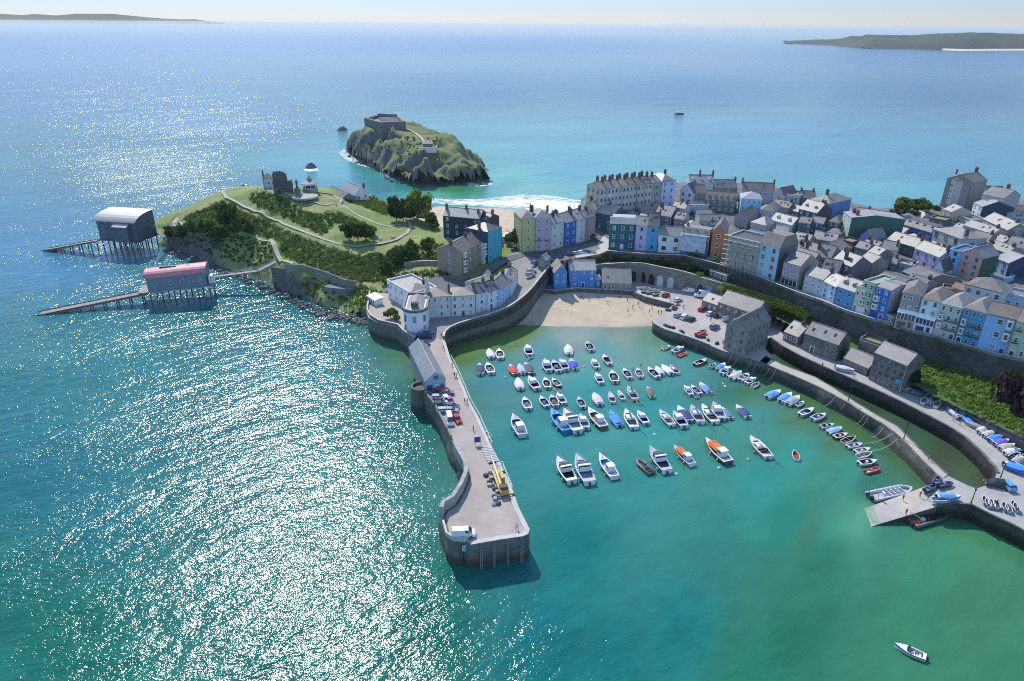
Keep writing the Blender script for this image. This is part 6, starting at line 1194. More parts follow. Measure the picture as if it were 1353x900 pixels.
# ---------------------------------------------------------------- boats
HW_ = (.72,.73,.74); BL = (.04,.15,.42); NV = (.025,.035,.10); RD = (.5,.05,.045); OR = (.62,.16,.035); GY = (.3,.32,.34); BR = (.2,.1,.05); TQ = (.15,.4,.6); DK = (.03,.03,.035); CR = (.6,.55,.42)
_BM = {}
def bm_(key, fn):
    if key not in _BM: _BM[key] = fn()
    return _BM[key]
def stations(L, B, F, bluff=.72, n=11):
    S = []
    for i in range(n):
        t = i/(n-1); x = -L/2+L*t
        b = B/2*(.80+.20*min(1, t/.35)) if t < .45 else B/2*max(0, 1-((t-.45)/.55)**(1.7 if bluff < .8 else 2.6))
        S.append((x, max(b, .02), F*(1+.35*t**2)))
    return S
def hull_mesh(L, B, F, hc, dc, ic, fore=.62, floor=.12, aft=.06, name='hull', stripe=None):
    def f():
        S = stations(L, B, F); g = MB(); rings = []
        for x, b, z in S: rings.append([(x, 0, -.35*min(1, b/B*3)), (x, b*.72, -.12), (x*.995, b*.95, z*.5), (x, b, z), (x, b*1.03, z+.02)])
        for s in (1, -1): g.loft([[(x, s*y, z) for x, y, z in r[:4]] for r in rings], 0, False, False); g.loft([[(x, s*y, z) for x, y, z in r[2:]] for r in rings], 3, False, False)
        r0 = rings[0]; g.poly([r0[0], r0[1], r0[2], r0[3], (r0[3][0], -r0[3][1], r0[3][2]), (r0[2][0], -r0[2][1], r0[2][2]), (r0[1][0], -r0[1][1], r0[1][2])], 0)
        n = len(S); rim = [(x*(.985), max(b-.16*B/2, .0)*(1 if b > .2*B/2 else .3), z) for x, b, z in S]
        for s in (1, -1):
            g.loft([[(x, s*b*1.03, z+.02), (rx, s*rb, rz+.03)] for (x, b, z), (rx, rb, rz) in zip(S, rim)], 1, False, False)
            g.loft([[(rx, s*rb, rz+.03), (rx, s*rb*.95, floor)] for rx, rb, rz in rim], 2, False, False)
        for (ax, ab, a_z), (bx, bb, b_z) in zip(rim, rim[1:]):
            t = (ax+bx)/2/L+.5
            if t > fore or t < aft: g.poly([(ax,-ab,a_z+.032),(bx,-bb,b_z+.032),(bx,bb,b_z+.032),(ax,ab,a_z+.032)], 1)
            g.poly([(ax,-ab*.95,floor),(bx,-bb*.95,floor),(bx,bb*.95,floor),(ax,ab*.95,floor)], 2)
        return g.mesh(name, [plain(hc,.35,.08,name='gelcoat'), plain(dc,.5,.08,name='gelcoat'), plain(ic,.7,.2,name='cockpit'), plain(stripe or hc,.4,.08,name='gelcoat')], fix=False)
    return bm_(('hull',L,B,F,hc,dc,ic,fore,floor,aft,stripe), f)
def simple(key, name, mats, build, smooth=False):
    def f():
        g = MB(); build(g); return g.mesh(name, mats, smooth, True)
    return bm_(key, f)
def outboard(par, x, y=0, c=DK, k=1.0):
    def b(g): g.box(-.32,.12,-.17,.17,.35,.85,0,(-.28,.08,-.13,.13)); g.box(-.16,.0,-.06,.06,-.5,.35); g.box(.05,.3,-.1,.1,.2,.4)
    o = inst('outboard_motor', simple(('ob', c), 'outboard_motor', [plain(c,.35,.1)], b), par, (x, y, 0), 0, (k, k, k)); return o
def cover(par, L, B, F, c, x0=.04, x1=.7, h=.35):
    def b(g):
        S = [s for s in stations(L, B, F, n=15) if x0 <= s[0]/L+.5 <= x1]; R = []
        for i, (x, bb, z) in enumerate(S):
            e = math.sin(math.pi*min(1, max(.0, .12+.85*i/(len(S)-1)))); hh = z+.05+h*(.35+.65*e)
            R.append([(x, -bb*1.05, z-.08), (x, -bb*1.0, z+.06), (x, -bb*.45, hh-.06), (x, 0, hh), (x, bb*.45, hh-.06), (x, bb*1.0, z+.06), (x, bb*1.05, z-.08)])
        g.loft(R, 0, False, False); g.poly(R[0]); g.poly(R[-1])
    return inst('cover', simple(('cov',L,B,F,c,x0,x1,h), 'cover', [plain(c,.75,.22,scale=2.0,name='canvas')], b), par)
def cabin(par, L, B, F, c, x0, x1, h, taper=.6, win=True, roofc=None):
    xa, xb = (x0-.5)*L, (x1-.5)*L
    def b(g):
        w0, w1 = B*.36, B*.36*taper; z = F*1.02; fr = .55*(xb-xa)
        g.loft([[(xa,-w0,z-.15),(xa,w0,z-.15),(xa+.05,w0*.9,z+h),(xa+.05,-w0*.9,z+h)],[(xa+fr,-w0*.96,z-.15),(xa+fr,w0*.96,z-.15),(xa+fr*.95,w0*.84,z+h),(xa+fr*.95,-w0*.84,z+h)],[(xb,-w1,z),(xb,w1,z),(xb-.5*(xb-xa-fr),w1*.9,z+h*.35),(xb-.5*(xb-xa-fr),-w1*.9,z+h*.35)]])
    o = inst('cabin', simple(('cab',L,B,F,c,x0,x1,h,taper), 'cabin', [plain(c,.45,.06,name='gelcoat')], b), par)
    if win:
        def bw(g):
            w0 = B*.36; z = F*1.02; fr = .55*(xb-xa)
            for s in (-1, 1): g.box(xa+.25, xa+fr*.9, s*w0*.93-.03, s*w0*.93+.03, z+h*.38, z+h*.8)
            g.slab([(xa+fr*1.02,-w0*.72,z+h*.86),(xa+fr*1.42,-w0*.6,z+h*.5),(xa+fr*1.42,w0*.6,z+h*.5),(xa+fr*1.02,w0*.72,z+h*.86)], -.05)
        inst('cabin_window', simple(('cw',L,B,F,x0,x1,h), 'cabin_window', [GLASS], bw), o)
    return o
def seats(par, L, B, c, xs):
    for x in xs:
        def b(g): g.box(-.22,.22,-.36*B,.36*B,.12,.42)
        inst('seat', simple(('seat',B,c), 'seat', [plain(c,.7,.1)], b), par, (x*L, 0, 0))
def console(par, L, c, x):
    def b(g): g.box(-.3,.3,-.35,.35,.12,.95,0,(-.3,.15,-.33,.33))
    o = inst('console', simple(('con',c), 'console', [plain(c,.5,.08)], b), par, (x*L, 0, 0))
    def w(g): g.slab([(.05,-.38,1.35),(.22,-.38,.9),(.22,.38,.9),(.05,.38,1.35)], .05)
    inst('windscreen', simple(('ws',), 'windscreen', [GLASS], w), o); return o
def mast(par, x, h, F, boom=2.4, c=(.5,.5,.5), sail=None, L=6, B=2):
    def b(g): g.tube((0,0,F),(0,0,h),.075,.045,6); g.tube((0,-.55,h*.58),(0,.55,h*.58),.03,.03,4)
    o = inst('mast', simple(('mast',h,F,c), 'mast', [plain(c,.4,.1,.5)], b), par, (x, 0, 0))
    def bo(g): g.tube((-.05,0,F+.95),(-boom,0,F+.9),.06,.05,6)
    inst('boom', simple(('boom',F,boom,c), 'boom', [plain(c,.4,.1,.5)], bo), o)
    if sail:
        def sv(g): g.tube((-.1,0,F+1.12),(-boom*.95,0,F+1.02),.2,.12,7)
        inst('sail_cover', simple(('sc',F,boom,sail), 'sail_cover', [plain(sail,.8,.1)], sv), o)
    def st(g):
        g.tube((-x+L*.48,0,F+.2),(0,0,h),.02,.02,3); g.tube((-x-L*.49,0,F),(0,0,h),.02,.02,3)
        for s in (-1,1): g.tube((0,s*B*.48,F),(0,0,h*.95),.02,.02,3)
    inst('rigging', simple(('rig',x,h,F,L,B), 'rigging', [STEEL], st), o)
KIND = {'open':'motorboat','cov':'motorboat','cud':'cabin_boat','sail':'sailing_boat','rib':'inflatable_boat','row':'rowing_boat','work':'fishing_boat','cruise':'motor_cruiser','bow':'motorboat','kay':'kayak','brib':'passenger_rib'}
def boat(t, q, label, hc=HW_, ic=GY, cc=BL, group='boats moored in the harbour', z=0.0, rz=None, size=None, rest=None, k=1.0, dc=None, mh=None):
    if rest is None:
        a, b = at(q[0], q[1], .6), at(q[2], q[3], .6); d = a-b; Lr = d.length*1.0; mid = (a+b)/2; ang = math.atan2(d.y, d.x)+random.uniform(-.09, .09); loc = (mid.x, mid.y, z)
    else: loc, ang, Lr = rest
    L0 = {'open':5.2,'cov':5.2,'cud':5.8,'sail':7.0,'rib':5.0,'row':3.2,'work':10.5,'cruise':9.6,'bow':6.5,'kay':3.2,'brib':9.5}[t]; s = Lr/L0*k
    r = empty(KIND[t], loc, ang, label, 'boat', group); r.scale = (s, min(s*1.05, 1.5) if s > 1 else max(s, .8), max(.85, min(s, 1.25))); dc = dc or (.7,.71,.72)
    H_ = lambda L, B, F, **kw: inst('hull', hull_mesh(L, B, F, hc, dc, ic, **kw), r)
    if t == 'open':
        H_(L0, 2.1, .75, fore=.72); seats(r, L0, 2.1, cc, (-.3, .18)); console(r, L0, HW_, -.03); outboard(r, -2.7)
    elif t == 'cov':
        H_(L0, 2.1, .72, fore=.7); cover(r, L0, 2.1, .72, cc, .03, .8 if ic != GY else .66, .42); outboard(r, -2.7)
    elif t == 'bow':
        H_(L0, 2.35, .85, fore=.6, stripe=cc); seats(r, L0, 2.35, (.6,.6,.6), (-.32, -.12)); outboard(r, -3.35, k=1.2)
        def w(g): g.slab([(.1,-.95,1.55),(.7,-.85,1.0),(.7,.85,1.0),(.1,.95,1.55)], .05)
        inst('windscreen', simple(('bws',), 'windscreen', [GLASS], w), r)
    elif t == 'cud':
        H_(L0, 2.2, .85, fore=.6, stripe=cc); cabin(r, L0, 2.2, .85, HW_, .42, .86, .75); seats(r, L0, 2.2, cc, (-.3,)); outboard(r, -3.0)
    elif t == 'sail':
        H_(L0, 2.3, .8, fore=.55, aft=.08, stripe=cc); cabin(r, L0, 2.3, .8, HW_, .4, .8, .42, .5); seats(r, L0, 2.3, (.3,.22,.14), (-.3, -.15)); mast(r, .6, mh or 8.5, .8, 2.8, (.45,.45,.46), cc, L0, 2.3); outboard(r, -3.6, .3, k=.7)
    elif t == 'row':
        H_(L0, 1.35, .5, fore=.88, aft=.03, floor=.06)
        for x in (-.28, .0, .25): inst('thwart', simple(('thw',x), 'thwart', [WOOD], lambda g: g.box(-.12,.12,-.5,.5,.32,.37)), r, (x*L0, 0, 0))
    elif t == 'kay':
        H_(L0, .8, .3, fore=.7, aft=.3, floor=.08); inst('seat', simple(('ks',), 'seat', [BLACK], lambda g: g.box(-.3,.3,-.25,.25,.1,.25)), r)
    elif t in ('rib', 'brib'):
        W_, tr = (1.9, .27) if t == 'rib' else (2.9, .34)
        def tube_(g):
            P = [(-L0/2, W_/2-tr), (L0*.1, W_/2-tr), (L0*.3, W_*.36), (L0*.43, W_*.18), (L0*.49, 0)]; P = P+[(x, -y) for x, y in P[-2::-1]]
            R = []
            for i, (x, y) in enumerate(P):
                d = Vector((P[min(i+1,len(P)-1)][0]-P[max(i-1,0)][0], P[min(i+1,len(P)-1)][1]-P[max(i-1,0)][1])).normalized(); n = Vector((-d.y, d.x)); z0 = .42+.28*max(0, x/L0)
                R.append([(x+n.x*tr*math.cos(a), y+n.y*tr*math.cos(a), z0+tr*math.sin(a)) for a in [2*math.pi*j/8 for j in range(8)]])
            g.loft(R)
        inst('tube', simple(('rtube',t,hc), 'tube', [plain(hc,.5,.08)], tube_, True), r)
        def fl(g): g.loft([[(x,-y,-.2*(y>0.1)),(x,-y,.28),(x,y,.28),(x,y,-.2*(y>.1))] for x, y in ((-L0/2,W_*.36),(L0*.2,W_*.36),(L0*.46,.05))])
        inst('hull', simple(('rfl',t,ic), 'hull', [plain(ic,.6,.15)], fl), r)
        if t == 'rib': console(r, L0, GY, -.05); seats(r, L0, 1.2, cc, (-.28,)); outboard(r, -2.6)
        else:
            console(r, L0, HW_, -.18)
            for i in range(4):
                for y in (-.5, .5): inst('seat', simple(('pseat',cc), 'seat', [plain(cc,.6,.1)], lambda g: (g.box(-.3,.3,-.22,.22,.28,.85), g.box(-.32,-.2,-.22,.22,.85,1.25))), r, (-1.0+i*1.05, y, 0))
            def fr(g): g.tube((-4.2,-1,.6),(-4.2,-1,2.3),.05,.05,5); g.tube((-4.2,1,.6),(-4.2,1,2.3),.05,.05,5); g.tube((-4.2,-1,2.3),(-4.2,1,2.3),.05,.05,5)
            inst('frame', simple(('rfr',), 'frame', [CHROME], fr), r); outboard(r, -4.9, -.5, k=1.3); outboard(r, -4.9, .5, k=1.3)
    elif t == 'work':
        H_(L0, 3.3, 1.15, fore=.72, floor=.35, stripe=cc if hc != cc else None); w = inst('wheelhouse', simple(('wh',dc), 'wheelhouse', [plain(HW_,.5,.06)], lambda g: (g.box(-1.0,.9,-.95,.95,.35,2.6,0,(-.9,.75,-.88,.88)), g.box(-1.1,.9,-1.0,1.0,2.6,2.72))), r, (-2.2 if mh != 1 else .8, 0, 0))
        inst('window', simple(('whw',), 'window', [GLASS], lambda g: (g.box(.76,.86,-.75,.75,1.75,2.3), g.box(-.7,.55,-.94,-.9,1.75,2.3), g.box(-.7,.55,.9,.94,1.75,2.3))), w)
        if mh == 2: inst('canopy', simple(('cano',cc), 'canopy', [plain(cc,.75,.15)], lambda g: g.loft([[(x,-1.25,1.75),(x,-.8,2.35),(x,.8,2.35),(x,1.25,1.75),(x,1.2,1.7),(x,-1.2,1.7)] for x in (-1.4,2.4)])), r)
        def ms(g): g.tube((0,0,1.0),(0,0,4.6),.09,.06,6); g.tube((0,-.6,3.6),(0,.6,3.6),.04,.04,4); g.tube((0,0,4.4),(-2.2,0,2.6),.04,.04,4)
        inst('mast', simple(('wm',), 'mast', [STEEL], ms), r, (2.9, 0, 0)); seats(r, L0, 2.0, ic, (.08,))
        for x, y in ((-3, 1.68), (0, 1.78), (-3, -1.68), (0, -1.78)): inst('fender', simple(('fend',), 'fender', [plain((.6,.6,.55),.6)], lambda g: g.lathe([(.05,.25),(.17,.35),(.17,.8),(.05,.9)], n=7)), r, (x, y, 0))
        inst('buoy', simple(('bb',), 'buoy', [plain(OR,.5)], lambda g: g.lathe([(.05,0),(.3,.15),(.38,.4),(.28,.65),(.05,.75)], n=9), True), r, (-4.1, .5, .5))
    elif t == 'cruise':
        H_(L0, 3.1, 1.15, fore=.5, floor=.45, stripe=cc); cabin(r, L0, 3.1, 1.15, HW_, .36, .8, .95, .55); seats(r, L0, 2.6, cc, (-.28, -.42))
        inst('targa_arch', simple(('arch',), 'targa_arch', [WHITE], lambda g: (g.box(-.2,.2,-1.3,-1.15,1.1,2.5), g.box(-.2,.2,1.15,1.3,1.1,2.5), g.box(-.25,.25,-1.3,1.3,2.5,2.62))), r, (-1.0, 0, 0))
        inst('awning', simple(('awn',cc), 'awning', [plain(cc,.7,.1)], lambda g: g.box(-1.1,.9,-1.1,1.1,2.15,2.24)), r, (-.2, 0, 0))
        def pr(g):
            P = [(x, b*.92, z) for x, b, z in stations(L0, 3.1, 1.15) if x > 0]
            for s in (1,-1):
                g.chain([(x, s*y, z+.55) for x, y, z in P], .03, 4)
                for x, y, z in P: g.tube((x, s*y, z), (x, s*y, z+.55), .025, .025, 3)
        inst('guard_rail', simple(('grail',), 'guard_rail', [CHROME], pr), r); outboard(r, -4.9, 0, k=1.1)
        for x, y in ((-3, 1.6), (0.3, 1.66), (-3, -1.6), (.3, -1.66)): inst('fender', simple(('fend',), 'fender', [plain((.6,.6,.55),.6)], lambda g: g.lathe([(.05,.25),(.17,.35),(.17,.8),(.05,.9)], n=7)), r, (x, y, 0))
    return r
W_ = HW_
B_ = [
('cov',(645,462,650,473),'white boat under a pale cover, farthest left of the top pair near the pier',W_,GY,(.6,.6,.6)),
('open',(658.5,462,662,474),'white open boat with brown interior, right one of the top pair near the pier',W_,BR,CR),
('cov',(632.5,481,636,495),'boat with a full navy cover close to the pier, left of a pair',W_,DK,NV),
('open',(645,480,648,494),'open boat with red brown cockpit, right of the navy covered boat',W_,(.3,.12,.1),CR),
('cov',(674,483,681,495),'boat with bright red cover in the left trio',(.6,.2,.2),DK,RD),
('cov',(685,481.5,692,494),'boat with light grey cover in the middle of the left trio',W_,DK,(.36,.42,.45)),
('cov',(694,480.5,702.5,494),'boat with dark charcoal cover on the right of the left trio',(.2,.2,.2),DK,(.07,.08,.09)),
('cud',(695,457,701,470),'lone white cabin boat with a navy cockpit at the top left of the anchorage',W_,NV,NV),
('row',(697.5,474,704,469.5),'tiny white tender behind the lone cabin boat at the top left',W_,GY,CR),
('cov',(749,456,753,469),'white boat with a cream grey cover, alone below the beach',W_,GY,(.5,.53,.5)),
('open',(775,452,782,464),'white open boat with dark cockpit, nearest the beach',W_,DK,DK),
('cud',(718,476,726.5,491),'white cabin boat with a bright blue cockpit cover, left of the upper raft of four',W_,BL,(.05,.25,.55)),
('open',(730,477,739,491),'white open boat with dark interior, second in the upper raft of four',W_,DK,DK),
('cud',(739,476,749,489),'white cabin boat with violet blue seats, third in the upper raft of four',W_,(.1,.1,.3),(.06,.07,.35)),
('cov',(753,475,761,488),'boat with royal blue canopy, right of the upper raft of four',W_,GY,(.03,.06,.4)),
('cud',(782,475,789.5,487),'white cabin boat with plain white cockpit below the beach boat',W_,(.5,.5,.48),CR),
('bow',(797.5,469.5,805,482),'white bow rider with grey blue seats, upper right of the anchorage',W_,(.2,.25,.3),BL),
('cud',(786,494,795.5,507),'white cabin boat with long windscreen below the plain white cabin boat',W_,GY,GY),
('open',(807,491,814,505),'white open boat with black cockpit right of the long windscreen boat',W_,DK,DK),
('cov',(683,500,688.5,515),'boat with a full white cover at the left of the second row',W_,DK,(.58,.57,.52)),
('cud',(699.5,498.5,709,515),'white cuddy with a maroon hatch in the second row',W_,(.15,.04,.06),W_),
('open',(719,500,725,513),'white square sterned boat with black cockpit rafted to a brown wooden boat',W_,DK,DK),
('open',(729,500,740,511),'dark brown wooden boat rafted to a white one',(.1,.065,.045),BR,CR),
('row',(732,512,740,517),'tiny white tender floating below the brown wooden boat',W_,GY,CR),
('open',(692,526,699,541),'white boat with grey boxy cockpit alone in the third row left',W_,(.22,.24,.25),GY),
('open',(714,524,723,538),'white boat with deep blue interior, left of the third row trio',W_,NV,NV),
('open',(727,523,735.5,537),'white boat with brown interior, middle of the third row trio',W_,BR,BR),
('cud',(735.5,520,746,534),'white cabin boat on the right of the third row trio',W_,GY,BL),
('open',(764,525,770.5,539),'white boat with black cockpit, centre of the anchorage',W_,DK,GY),
('cov',(783,519.5,794,535),'long boat with a pinkish white cover in the centre of the anchorage',W_,DK,(.55,.5,.48)),
('sail',(804.5,518,811,532),'small white sailing boat with dark cockpit, left of the central sailing trio',W_,DK,(.5,.5,.5)),
('sail',(817,516,823.5,528),'small all white sailing boat, middle of the central sailing trio',W_,(.5,.5,.5),(.6,.6,.6)),
('sail',(829,511,840,529),'white sailing boat with black rig covers, right of the central sailing trio',W_,DK,DK),
('row',(841,528,847,533.5),'small round white tender beside the sailing boat with black covers',W_,DK,CR),
('cov',(854.5,512,863,525),'boat with dark brown cover standing alone right of the sailing trio',W_,DK,(.14,.11,.095)),
('open',(824,488,832,500),'white boat with a dark cockpit in the upper right row',W_,DK,DK),
('open',(841.5,487,847,499),'short white boat with reddish brown inside, upper right row',W_,(.25,.1,.07),CR),
('open',(857,486.5,868,499),'white boat with black interior, left of the upper right raft of four',W_,DK,DK),
('cov',(866,484,875,496),'boat with pale grey cover second in the upper right raft',W_,DK,(.5,.5,.5)),
('cov',(874,482,887,495),'long white covered boat third in the upper right raft',W_,DK,(.62,.62,.6)),
('sail',(885,482,896,494),'sailing boat with crimson cockpit and dark mast in the upper right raft',W_,(.35,.05,.06),RD),
('cud',(902.5,510,915,522),'white cabin boat on the left of the trio below the quay',W_,W_,GY),
('open',(913,509.5,925,521),'white boat with black windscreen in the middle of the trio below the quay',W_,DK,GY),
('row',(917,526,924,522),'tiny white tender behind the trio below the quay',W_,GY,CR),
('cov',(924,506.5,937.5,519.5),'white boat with mid blue cover on the right of the trio below the quay',W_,GY,(.12,.25,.5)),
('cov',(806,543,818.7,563),'boat with bright blue decks and cockpit cover in the fourth row',(.5,.6,.7),GY,(.06,.22,.5)),
('sail',(824.5,542,839.7,566),'large white and blue sailing boat in the fourth row',W_,(.2,.3,.5),BL),
('cud',(843,544,853.6,560.5),'small white cabin boat with navy window band right of the white and blue sailing boat',W_,NV,NV),
('sail',(871,542,888.7,563.5),'white yacht with a tall thin mast at the left of the big raft',W_,CR,CR),
('cud',(888.7,545,905,564.5),'white boat with navy cockpit canopy, second in the big raft',W_,NV,BL),
('cov',(894.5,537,912,557),'broad boat with wide dark navy canopy in the big raft',W_,GY,(.03,.045,.16)),
('sail',(911,536.5,928,559),'white yacht with lowered mast and blue covers in the big raft',W_,(.15,.2,.35),BL),
('sail',(928,535.5,944.6,559),'white yacht with a tall black mast in the big raft',W_,DK,DK),
('cud',(940,533,956,554.5),'slim white cabin boat behind the black masted yacht',W_,(.45,.45,.45),GY),
('cov',(954,539,965.6,553),'boat with grey blue cover at the right end of the big raft',W_,DK,(.10,.17,.30)),
('cov',(972.6,535.5,988,552),'white boat with a short dark blue cockpit cover, alone right of the big raft',W_,GY,(.03,.06,.18)),
('work',(729,542,748.5,572),'big fishing boat with bright blue deck and orange gear at the bow',(.05,.2,.45),(.05,.25,.5),(.06,.25,.5)),
('cruise',(745,543,763.5,572),'white cruiser with orange life rings rafted to the blue fishing boat',W_,(.4,.42,.45),(.05,.06,.12)),
('cud',(765,548.5,776,567),'small white cabin boat between the white cruiser and the red boat',W_,(.4,.42,.45),GY),
('work',(778,539.5,797,567),'red brown fishing boat with white wheelhouse aft',(.28,.07,.045),(.3,.2,.16),(.28,.07,.05)),
('work',(677,549.5,691,576.5),'white and blue trip boat with orange lifebuoys lying alone by the pier',W_,(.25,.3,.36),(.06,.2,.5)),
('row',(641,570,648.5,578),'small grey tender tied to the pier by the notice board',W_,GY,CR),
('cruise',(733,606,758.8,638),'white sports boat with black decks, left of the front row',W_,DK,DK),
('cruise',(758.8,604,781.5,639),'white cruiser with dark blue window, second in the front row',W_,(.3,.32,.36),(.05,.07,.13)),
('work',(788.7,601,815,632),'open white trip boat with light blue deck and orange buoy in the front row',W_,(.3,.42,.62),(.08,.2,.55)),
('rib',(842,607,862,626),'small brown inflatable with black gear next to the navy cushioned cruiser',(.22,.14,.09),DK,DK),
('cruise',(856,592.5,883.5,624.5),'white cruiser with navy cushions in the middle of the front row',W_,(.06,.08,.14),NV),
('work',(889.6,588.5,915,616),'clinker boat with a plain orange canopy and mast at the bow',W_,(.2,.2,.22),OR),
('work',(929.5,581,965,613),'dark hulled former lifeboat with orange cabin tops and black railings',(.06,.07,.1),(.16,.16,.17),OR),
('sail',(992.5,577.5,1014,605),'white yacht with black cockpit and red buoy, right of the orange boats',W_,DK,W_),
('row',(1049.6,594.5,1053,607.5),'tiny white dinghy floating alone right of the yacht',W_,(.4,.1,.08),CR),
('open',(886,457,874,461),'small white boat pointing at the quay near the car park corner',W_,GY,GY),
('cud',(903.5,458.5,889,466),'white cabin boat by the car park quay, next to an orange inflatable',W_,GY,GY),
('rib',(907,465.5,896,470.5),'bright orange inflatable boat under the quay',(.7,.16,.03),DK,OR),
('bow',(933.5,475,918,481.5),'red hulled motorboat under the quay',(.5,.05,.05),(.3,.06,.05),RD),
('open',(946.5,480.5,938,485),'small dark decked boat at the start of the line along the breakwater',W_,DK,DK),
('cov',(959,480.5,947,488),'boat with bright blue cover in the line below the mill',W_,GY,(.07,.22,.55)),
('cud',(965.6,485.5,953,494),'white cabin boat right after the blue covered one below the mill',W_,GY,GY),
('open',(971.5,490,962,497.5),'white boat with maroon seats squeezed in the line below the mill',W_,(.2,.08,.08),GY),
('cov',(979.6,491,966,501),'boat with silver grey cover in the line below the mill',W_,DK,(.45,.46,.47)),
('open',(989,493.5,978.5,503),'white boat with tan floor near the end of the line below the mill',W_,(.4,.33,.25),GY),
('cud',(999.5,499.5,985.5,506.5),'white cabin boat at the end of the line below the mill',W_,GY,GY),
('row',(1002.5,505,994.5,511),'white rowing boat at the very end of the line below the mill',W_,(.4,.4,.4),CR),
('kay',(954,504,959,510),'white kayak with a paddler between the rafts',W_,DK,CR),
('cov',(1032,516.5,1013,525),'boat with light blue cover and white stern lying off the breakwater alone',W_,GY,(.10,.28,.6)),
('cov',(1047,520.5,1030,529.5),'boat with deep sky blue cover, left of the breakwater trio',W_,GY,(.08,.25,.58)),
('cov',(1056.7,524,1040,534),'boat with grey cover in the middle of the breakwater trio',W_,GY,(.30,.33,.36)),
('open',(1062.5,530.5,1052,536),'small boat with teal seats on the right of the breakwater trio',W_,(.1,.25,.33),TQ),
('bow',(1076.5,540,1055.5,548),'white speedboat off the middle of the breakwater',W_,(.25,.3,.45),BL),
('open',(1092,547.5,1072.5,553.5),'pointed white boat with purple brown seats after the white speedboat',W_,(.2,.16,.22),GY),
('open',(1103,560,1084,564.5),'white boat with dark blue seats at the top of the lower breakwater line',W_,NV,NV),
('cov',(1113.5,565.5,1093,571),'boat under a powder blue cover in the lower breakwater line',W_,DK,(.2,.42,.68)),
('open',(1120,573,1102,577.5),'rust red and brown boat in the lower breakwater line',(.35,.1,.07),BR,RD),
('row',(1132,577,1112,583.5),'white rowing boat with dark inside and pale rim in the lower breakwater line',W_,DK,CR),
('open',(1140,586,1119,590.5),'white boat with pink grey seats, second of the white run in the lower line',W_,(.3,.24,.25),GY),
('open',(1150.5,592.5,1129,597),'white boat with grey floor, third of the white run in the lower line',W_,(.35,.36,.36),GY),
('row',(1153,598,1132,603),'white rowing boat with blond thwarts at the end of the white run',W_,(.45,.45,.45),CR),
('open',(1158,608.5,1135,612.5),'white boat with navy seat blocks just above the red dinghy',W_,NV,NV),
('rib',(1163,618.5,1143,622.5),'red inflatable dinghy at the end of the breakwater line',RD,(.4,.35,.33),W_),
('brib',(1206,643.5,1149,658),'long grey passenger inflatable with rows of seats beside the slipway',(.42,.43,.46),(.4,.4,.42),(.6,.6,.62)),
('brib',(1254,678,1202,690),'long orange inflatable with black seats on the dark side of the slipway',(.07,.07,.08),(.62,.15,.06),DK),
('bow',(1180,851,1226,869),'white speedboat anchored alone in the open green water',W_,(.5,.48,.45),(.3,.42,.55)),
]
for t, q, lb, hc, ic, cc in B_:
    if hc is HW_: hc = random.choice(((.72,.73,.74),(.66,.66,.64),(.6,.62,.66),(.68,.66,.61)))
    r = boat(t, q, lb, hc, ic, cc, k=random.uniform(.9, 1.0), mh=(2 if cc == OR and t == 'work' else None), dc=(.05,.27,.5) if 'bright blue deck' in lb else random.choice(((.68,.69,.7),(.6,.6,.58),(.5,.52,.55),(.6,.56,.5),(.4,.42,.45))))
p = at(897.5,151,0); boat('work', None, 'tiny dark fishing boat far out on the open sea', DK, DK, DK, group='boats out at sea', rest=((p.x, p.y, 0), .1, 12))
for px, py, c, lb in ((846,482,(.7,.25,.25),'pink round mooring buoy above the upper right row of boats'),(997,599,RD,'red mooring buoy at the stern of the white yacht'),(668,499,(.7,.7,.7),'white mooring buoy in the empty water left of the second row'),(772,485,(.7,.7,.7),'white mooring buoy right of the upper raft of four'),(865,575,(.7,.7,.7),'white mooring buoy left of the big raft'),(989,608,(.75,.4,.35),'faded pink mooring buoy left of the white yacht stern'),(716,488,(.7,.7,.7),'white mooring buoy touching the upper raft of four'),(950,619,(.7,.7,.7),'white mooring buoy below the former lifeboat'),(894,627,(.7,.65,.5),'cream mooring buoy below the orange canopied boat')):
    p = at(px, py, 0); o = inst('mooring_buoy', simple(('mb', c), 'mooring_buoy', [plain(c,.5)], lambda g: g.lathe([(.05,-.3),(.35,-.15),(.45,.1),(.35,.35),(.1,.5),(.05,.6)], n=10), True), None, p); tag(o, lb, 'buoy', 'mooring buoys')
